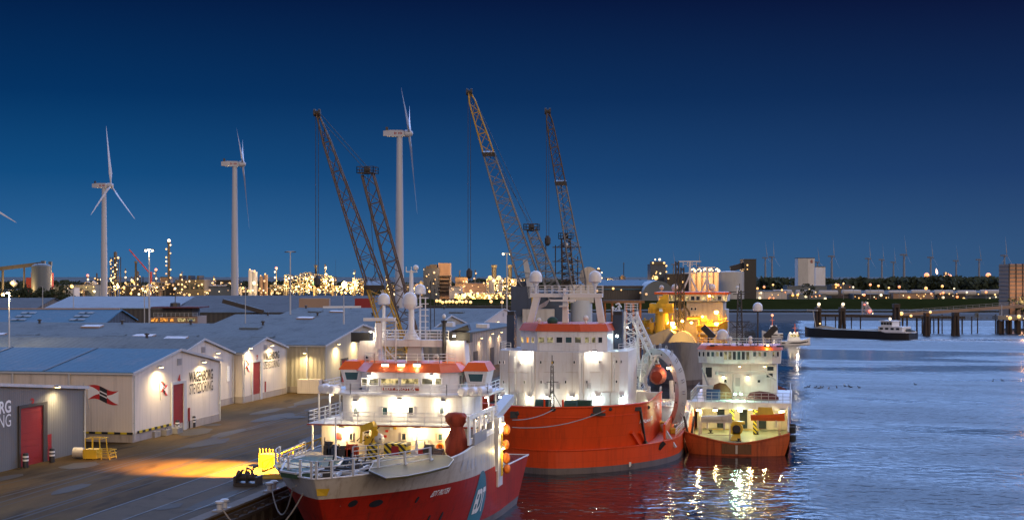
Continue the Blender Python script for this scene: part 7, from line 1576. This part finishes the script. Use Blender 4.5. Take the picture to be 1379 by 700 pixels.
def launch(label, px0, px1, pyw, hh, lit, flip=1, group=None):
    a = on_z(px0, pyw, 0); b = on_z(px1, pyw, 0); L = (b-a).length; dd = (b-a).normalized()*flip; c = (a+b)/2; nn = V((-dd.y, dd.x, 0)); t = thing('pilot_boat', label, 'boat', c, group); m = MB(); rings = []
    for f_, w_, z in ((-.5, .8, 1.5), (-.3, 1, 1.5), (.15, 1, 1.8), (.38, .6, 2.3), (.5, .06, 2.8)): rings.append([c + dd*L*f_ + nn*L*.14*w_*s + UP*zz_ for s, zz_ in ((-1, z), (-.8, -.5), (.8, -.5), (1, z))])
    m.loft(rings); m.build('hull', M['white_clean'], t, True)
    MB().loft([[c + dd*L*f_ + nn*L*.145*w_*s + UP*zz_ for s, zz_ in ((-1, z), (-1, z-.5), (1, z-.5), (1, z))] for f_, w_, z in ((-.5, .8, .9), (.15, 1, 1.1), (.42, .45, 1.5))]).build('rubbing_strake', M['black_steel'], t)
    w = MB().prism([tuple((c + dd*L*x + nn*L*.1*s)[:2]) for x, s in ((-.25, -1), (.18, -1), (.18, 1), (-.25, 1))], 1.6, 1.6+hh, [tuple((c + dd*L*x + nn*L*.08*s)[:2]) for x, s in ((-.2, -1), (.08, -1), (.08, 1), (-.2, 1))]).build('wheelhouse', M['white_clean'], t)
    for x in (-.12, -.02, .08): q_ = c + dd*L*x - nn*L*.096*flip + UP*(1.6+hh*.68); MB().obox(q_, dd*L*.04, nn*.12, UP*hh*.16).build('window', M['room_warm' if lit else 'glass_dark'], w)
    m = MB(); m.tube(c + UP*(1.6+hh), c + UP*(1.6+hh*2.3), .14, n=6); m.beam(c + UP*(1.6+hh*1.7) - dd, c + UP*(1.6+hh*1.7) + dd, .12); m.build('mast', M['orange_paint'], t)
    return t, c, dd, L
t, c, dd, L = launch('white pilot launch with bright lamps reflecting in the calm water', 1050, 1091, 464, 2.8, True)
for x in (-.05, .05, -.18): bulb(c + dd*L*x - FW*1.6 + UP*4.6, .32, 'far_white_lamp' if x < .04 else 'far_orange', t)
light(c - FW*5 + UP*5.5, 400, (1, .88, .7), .4)
t, c, dd, L = launch('small white tug with an orange lit mast behind the pilot launch', 1026, 1054, 453, 3.2, False, -1)
bulb(c + UP*9.2, .55, 'far_orange', t); light(c - FW*4 + UP*7, 350, (1, .8, .6), .4)
# jetty with piles, walkway and dolphins
J = thing('pile_jetty', 'long dark jetty standing on rows of piles along the far basin', 'jetty', PD(1270, 640, 0)); f = Far(1150, 1379, 640)
m = MB(); m.obox((f.p(1100, 424.5)+f.p(1300, 427.5))/2 + f.n*2, (f.p(1300, 427.5)-f.p(1100, 424.5))/2, f.n*2, UP*.6); m.build('deck', M['timber'], J)
m = MB(); m.obox((f.p(1343, 427.5)+f.p(1400, 427.5))/2 + f.n*3, (f.p(1400, 427.5)-f.p(1343, 427.5))/2, f.n*4, UP*.9); m.build('platform', M['concrete'], J)
m = MB(); m.beam(f.p(1213, 425, 8), f.p(1300, 418.5, 8), 1.2, 1.4); m.beam(f.p(1300, 418.5, 8), f.p(1400, 411.5, 8), 1.2, 1.4); m.build('gangway', M['brick_tan'], J)
r = random.Random(4)
for px in list(range(1104, 1170, 11)) + [1204, 1216, 1222, 1238, 1243, 1256, 1262, 1265, 1271, 1283, 1296, 1310, 1320] + [1344, 1348, 1353, 1361, 1371, 1378]:
    m = MB(); f.cyl(m, px + r.uniform(-1, 1), r.choice((1.6, 2.0, 2.4)), 425 + r.uniform(-2, 2), d=r.uniform(0, 4), z0=-2, n=8); m.build('pile', M['timber'], J)
for i in range(3): m = MB(); f.blk(m, 1346 + i*12, 1352 + i*12, 432, 3, 1, pyb=452); m.build('pier', M['timber'], J)
lampdots(J, [f.p(px, py, -1) for px, py in ((1359, 428), (1371, 426), (1378, 428.5), (1355, 425.5), (1213, 422), (1226, 425), (1252, 420))], .55, ['far_warm', 'far_white_lamp'])
m = MB(); m.rail([f.p(1215, 423.5, 8), f.p(1300, 417, 8), f.p(1398, 410, 8)], 1.6, .1, 2, 3); m.build('railing', M['grey_paint'], J); MB().tube(f.p(1351, 427, 2), f.p(1351, 410, 2), .2).build('pole', M['light_grey'], J)
m = MB(); m.rail([f.p(1240, 429, -.2), f.p(1330, 430, -.2)], 1.3, .09, 2, 3); m.build('hand_rail', M['silo_grey'], J); f.D
m = MB(); f.blk(m, 1322, 1327, 421.5, 1, 9, pyb=428); m.build('notice_board', M['silo_grey'], J)
for i, (px, py, w_, lb) in enumerate(((1102.5, 414, 7, 'dark mooring dolphin with a white lamp above the barge bow'), (1135, 414, 7, 'dark mooring dolphin with a white hut above the barge middle'), (1208, 409, 8, 'tallest dark mooring dolphin behind the barge stern'), (1249, 421, 5, 'thick tan topped mooring dolphin on the jetty'), (1288, 420.5, 7, 'broad black mooring dolphin on the jetty'))):
    f = Far(px-4, px+4, 615); t = thing('mooring_dolphin', lb, 'dolphin', f.p(px, 450)*1)
    for k in range(4): m = MB(); m.tube(f.p(px + (-1, 1, -1, 1)[k]*w_*.5, 454, (k//2)*3 - 0)*1 - UP*3, f.p(px + (-1, 1, -1, 1)[k]*w_*.28, py+1, (k//2)*2+.3), .55, n=8); m.build('pile', M['timber'], t)
    m = MB(); f.blk(m, px-w_*.5, px+w_*.5, py, 4, -.5, pyb=py+5); m.build('cap', M['timber' if i != 3 else 'tarp_brown'], t)
    if i < 2: m = MB(); f.blk(m, px-1.5, px+1.5, py-3.5, 1.4, 0, pyb=py); m.build('lamp_hut', M['far_white'], t); bulb(f.p(px, py-4.5, -.5), .7, 'far_white_lamp', t)
f = Far(1160, 1180, 640); t = thing('loading_arm', 'pale loading tower with coloured lamps on the jetty behind the barge', 'loading tower', f.p(1170, 425))
m = MB(); m.lattice(f.p(1166, 424, 3), f.p(1166, 406, 3), 2.2, 1.6, f.u, 6, .16, .1); m.lattice(f.p(1171, 424, 3), f.p(1169, 409, 3), 1.6, 1.2, f.u, 5, .14, .1); m.tube(f.p(1168, 408, 3), f.p(1178, 420, 3), .3); m.build('frame', M['light_grey'], t)
lampdots(t, [f.p(px, py, 1) for px, py in ((1165, 410), (1169, 408), (1172, 419), (1176, 422))], .5, ['far_green_lamp', 'far_white_lamp', 'far_red_lamp']); 
# foam of the barge's wake
r = random.Random(14); m = MB()
for i in range(420):
    t_ = r.random()**.8; side = r.choice((-1, 1)); px = 1226 + t_*150; py = 457.3 + t_*(2.8 if side > 0 else -1.0) + r.gauss(0, .25 + .5*t_); c = on_z(px, py, .05); l_ = r.uniform(.3, 1.5); w_ = r.uniform(.15, .6)*(1.3-t_)
    m.poly(c - RT*l_, c - FW*w_*2, c + RT*l_*r.uniform(.6, 1.1), c + FW*w_*2)
tag(m.build('wake_foam', M['sign_white']), 'broken white foam trailing behind the river barge', 'foam', None, 'stuff')
# ducks
r = random.Random(2); dk = thing('duck', 'small dark duck floating in the loose line on the open water', 'duck', (0, 0, 0), 'ducks on the water')
m = MB(); m.loft([[V((x, math.cos(a)*.16*w_, .06 + .16*w_*math.sin(a))) for a in [2*math.pi*i/8 for i in range(8)]] for x, w_ in ((-.4, .15), (-.25, .8), (0, 1), (.2, .7), (.3, .3))]); m.tube((.22, 0, .12), (.3, 0, .36), .06); m.ball((.34, 0, .4), .09, 8, 6); m.tube((.4, 0, .4), (.52, 0, .38), .03, .015); m.build('body', M['black_steel'], dk, True)
sp_ = [(1085, 522), (1089, 521), (1098, 522), (1103, 522.5), (1107, 522), (1116, 523), (1127, 522), (1138, 520), (1143, 520.5), (1146, 521.5), (1157, 522), (1233, 518), (1337, 513), (1350, 512.5)]
for i, (px, py) in enumerate(sp_):
    p = on_z(px, py, 0)
    if i == 0: dk.location = p; dk.scale = (1.1,)*3
    else: dup(dk, p, r.uniform(0, 6), ('lone small duck apart from the loose line of ducks' if px == 1233 else 'one of two small ducks swimming close together at the far side') if px > 1200 else None, 1.1)
# steam
def steam(label, p, q, r0, r1, dens, seed):
    m, nt, bs = nodes('steam'); nt.nodes.remove(bs); L = nt.links.new; out = nt.nodes['Material Output']
    pv = N(nt, 'ShaderNodeVolumePrincipled'); pv.inputs['Color'].default_value = (.9, .85, .85, 1); tc = N(nt, 'ShaderNodeTexCoord'); nz = N(nt, 'ShaderNodeTexNoise', Scale=.09, Detail=3.0); L(tc.outputs['Object'], nz.inputs['Vector'])
    mr = N(nt, 'ShaderNodeMapRange'); L(nz.outputs['Fac'], mr.inputs['Value']); mr.inputs['From Min'].default_value = .42; mr.inputs['From Max'].default_value = .7; mr.inputs['To Max'].default_value = dens; L(mr.outputs[0], pv.inputs['Density']); L(pv.outputs[0], out.inputs['Volume'])
    p = V(p); q = V(q); b = MB(); rr = random.Random(seed); rings = []; d = q-p; a = d.cross(FW).normalized(); e = a.cross(d).normalized()
    for i in range(9): t_ = i/8; c = p.lerp(q, t_) + UP*math.sin(t_*2.2)*d.length*.08; w = (r0 + (r1-r0)*t_)*rr.uniform(.75, 1.2)*(.3 if i in (0, 8) else 1); rings.append([c + (a*math.cos(k*math.pi/5) + e*math.sin(k*math.pi/5))*w for k in range(10)])
    b.loft(rings); return tag(b.build('steam', m, None, True), label, 'steam', None, 'stuff')
steam('pale steam drifting over the lit refinery', P(402, 370, 1130), P(372, 356, 1130), 2.5, 5, 2.5, 1)
steam('low pale steam drifting beside the thin dark chimney', P(424, 368, 1130), P(404, 362, 1130), 2.5, 4, 2.5, 2)
steam('pale steam trailing from a far thin chimney', P(838, 353.5, 1500), P(800, 350, 1500), 1.2, 3, 2.0, 3)
stack('far thin chimney trailing steam beside the blue roofed hall', 840, 1.2, 354, 1500)
t, f = process_unit('small lit plant behind the wide ship mast domes', 818, 842, 371, 388, 1450, 22, 12)
stack('small lamp crowned column behind the right mast dome', 806, 6, 363, 1300, 'brick_tan', 'far_warm', lamps=8)

# ================================================================== CAMERA, SKY, LIGHT
cam = bpy.data.cameras.new('camera'); co = bpy.data.objects.new('camera', cam); col.objects.link(co)
co.location = CAM; co.rotation_euler = (math.pi/2, 0, TH); cam.sensor_width = 36; cam.lens = 36*FPX/1379; cam.shift_y = 22/1379; cam.clip_start = .5; cam.clip_end = 60000
sc.camera = co
w = bpy.data.worlds.new('World'); sc.world = w; w.use_nodes = True; nt = w.node_tree; L = nt.links.new; bg = nt.nodes['Background']
tc = N(nt, 'ShaderNodeTexCoord'); sx = N(nt, 'ShaderNodeSeparateXYZ'); L(tc.outputs['Generated'], sx.inputs[0])
rp = N(nt, 'ShaderNodeValToRGB'); L(sx.outputs['Z'], rp.inputs['Fac']); e = rp.color_ramp.elements
HI = [(.225, (.09, .14, .3)), (.29, (.33, .57, 1.15)), (.42, (.3, .5, 1.0)), (.56, (.16, .22, .4)), (1, (.1, .14, .27))]  # bright sky band added above the view so the water reflects lighter
ST = [(0.0, (.042, .15, .32)), (.02, (.028, .132, .32)), (.07, (.006, .072, .215)), (.125, (.0015, .033, .125)), (.195, (.001, .012, .06))] + HI
SR = [(0.0, (.036, .092, .2)), (.02, (.031, .085, .2)), (.07, (.014, .046, .145)), (.125, (.006, .024, .09)), (.195, (.0032, .0058, .036))] + HI
e[0].position = ST[0][0]; e[0].color = (*ST[0][1], 1); e[1].position = ST[-1][0]; e[1].color = (*ST[-1][1], 1)
for p_, c_ in ST[1:-1]: k = e.new(p_); k.color = (*c_, 1)
rq = N(nt, 'ShaderNodeValToRGB'); L(sx.outputs['Z'], rq.inputs['Fac']); e = rq.color_ramp.elements
e[0].position = 0; e[0].color = (*SR[0][1], 1); e[1].position = 1; e[1].color = (*SR[-1][1], 1)
for p_, c_ in SR[1:-1]: k = e.new(p_); k.color = (*c_, 1)
fl = N(nt, 'ShaderNodeVectorMath', operation='DOT_PRODUCT'); L(tc.outputs['Generated'], fl.inputs[0]); fl.inputs[1].default_value = tuple(RT)
m2 = N(nt, 'ShaderNodeMapRange'); L(fl.outputs['Value'], m2.inputs['Value']); m2.inputs['From Min'].default_value = -.3; m2.inputs['From Max'].default_value = .36
pu = N(nt, 'ShaderNodeMix', data_type='RGBA'); L(m2.outputs[0], pu.inputs['Factor']); L(rp.outputs[0], pu.inputs['A']); L(rq.outputs[0], pu.inputs['B'])
# dusk glow behind the camera, and the darker purple flank of the sky
az = math.radians(-58)
glow = N(nt, 'ShaderNodeVectorMath', operation='DOT_PRODUCT'); L(tc.outputs['Generated'], glow.inputs[0]); glow.inputs[1].default_value = (math.cos(az), math.sin(az), .15)
mr = N(nt, 'ShaderNodeMapRange'); L(glow.outputs['Value'], mr.inputs['Value']); mr.inputs['From Min'].default_value = .15; mr.inputs['From Max'].default_value = 1.0
mx = N(nt, 'ShaderNodeMix', data_type='RGBA'); L(mr.outputs[0], mx.inputs['Factor']); L(pu.outputs['Result'], mx.inputs['A']); mx.inputs['B'].default_value = (.7, .5, .42, 1)
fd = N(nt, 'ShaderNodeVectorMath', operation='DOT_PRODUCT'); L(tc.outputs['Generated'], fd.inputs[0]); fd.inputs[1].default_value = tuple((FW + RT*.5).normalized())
m3 = N(nt, 'ShaderNodeMapRange', interpolation_type='SMOOTHSTEP'); L(fd.outputs['Value'], m3.inputs['Value']); m3.inputs['From Min'].default_value = -.1; m3.inputs['From Max'].default_value = .85; m3.inputs['To Min'].default_value = .75; m3.inputs['To Max'].default_value = 5.1  # front of the added high band brightened further, for the water
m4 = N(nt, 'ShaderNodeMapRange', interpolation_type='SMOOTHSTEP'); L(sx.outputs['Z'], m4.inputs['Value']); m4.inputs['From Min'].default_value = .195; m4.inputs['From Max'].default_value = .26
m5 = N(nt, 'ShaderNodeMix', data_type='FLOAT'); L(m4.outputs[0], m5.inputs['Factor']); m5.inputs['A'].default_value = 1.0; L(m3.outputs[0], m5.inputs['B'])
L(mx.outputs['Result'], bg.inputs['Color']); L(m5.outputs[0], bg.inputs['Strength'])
sd_ = bpy.data.lights.new('sun', 'SUN'); sd_.energy = .62; sd_.angle = math.radians(25); sd_.color = (1, .8, .62); so = bpy.data.objects.new('sun', sd_); col.objects.link(so)
so.rotation_euler = (-V((math.cos(az), math.sin(az), .28))).to_track_quat('-Z', 'Y').to_euler()
vs = sc.view_settings; vs.view_transform = 'Standard'; vs.look = 'None'; vs.exposure = 0.0; vs.gamma = 1.0; vs.use_curve_mapping = False
cy = sc.cycles; cy.use_denoising = True; cy.max_bounces = 6; cy.diffuse_bounces = 2; cy.glossy_bounces = 4; cy.transmission_bounces = 2; cy.volume_bounces = 0; cy.sample_clamp_indirect = 4; cy.sample_clamp_direct = 0; cy.caustics_reflective = False; cy.caustics_refractive = False; cy.use_light_tree = True
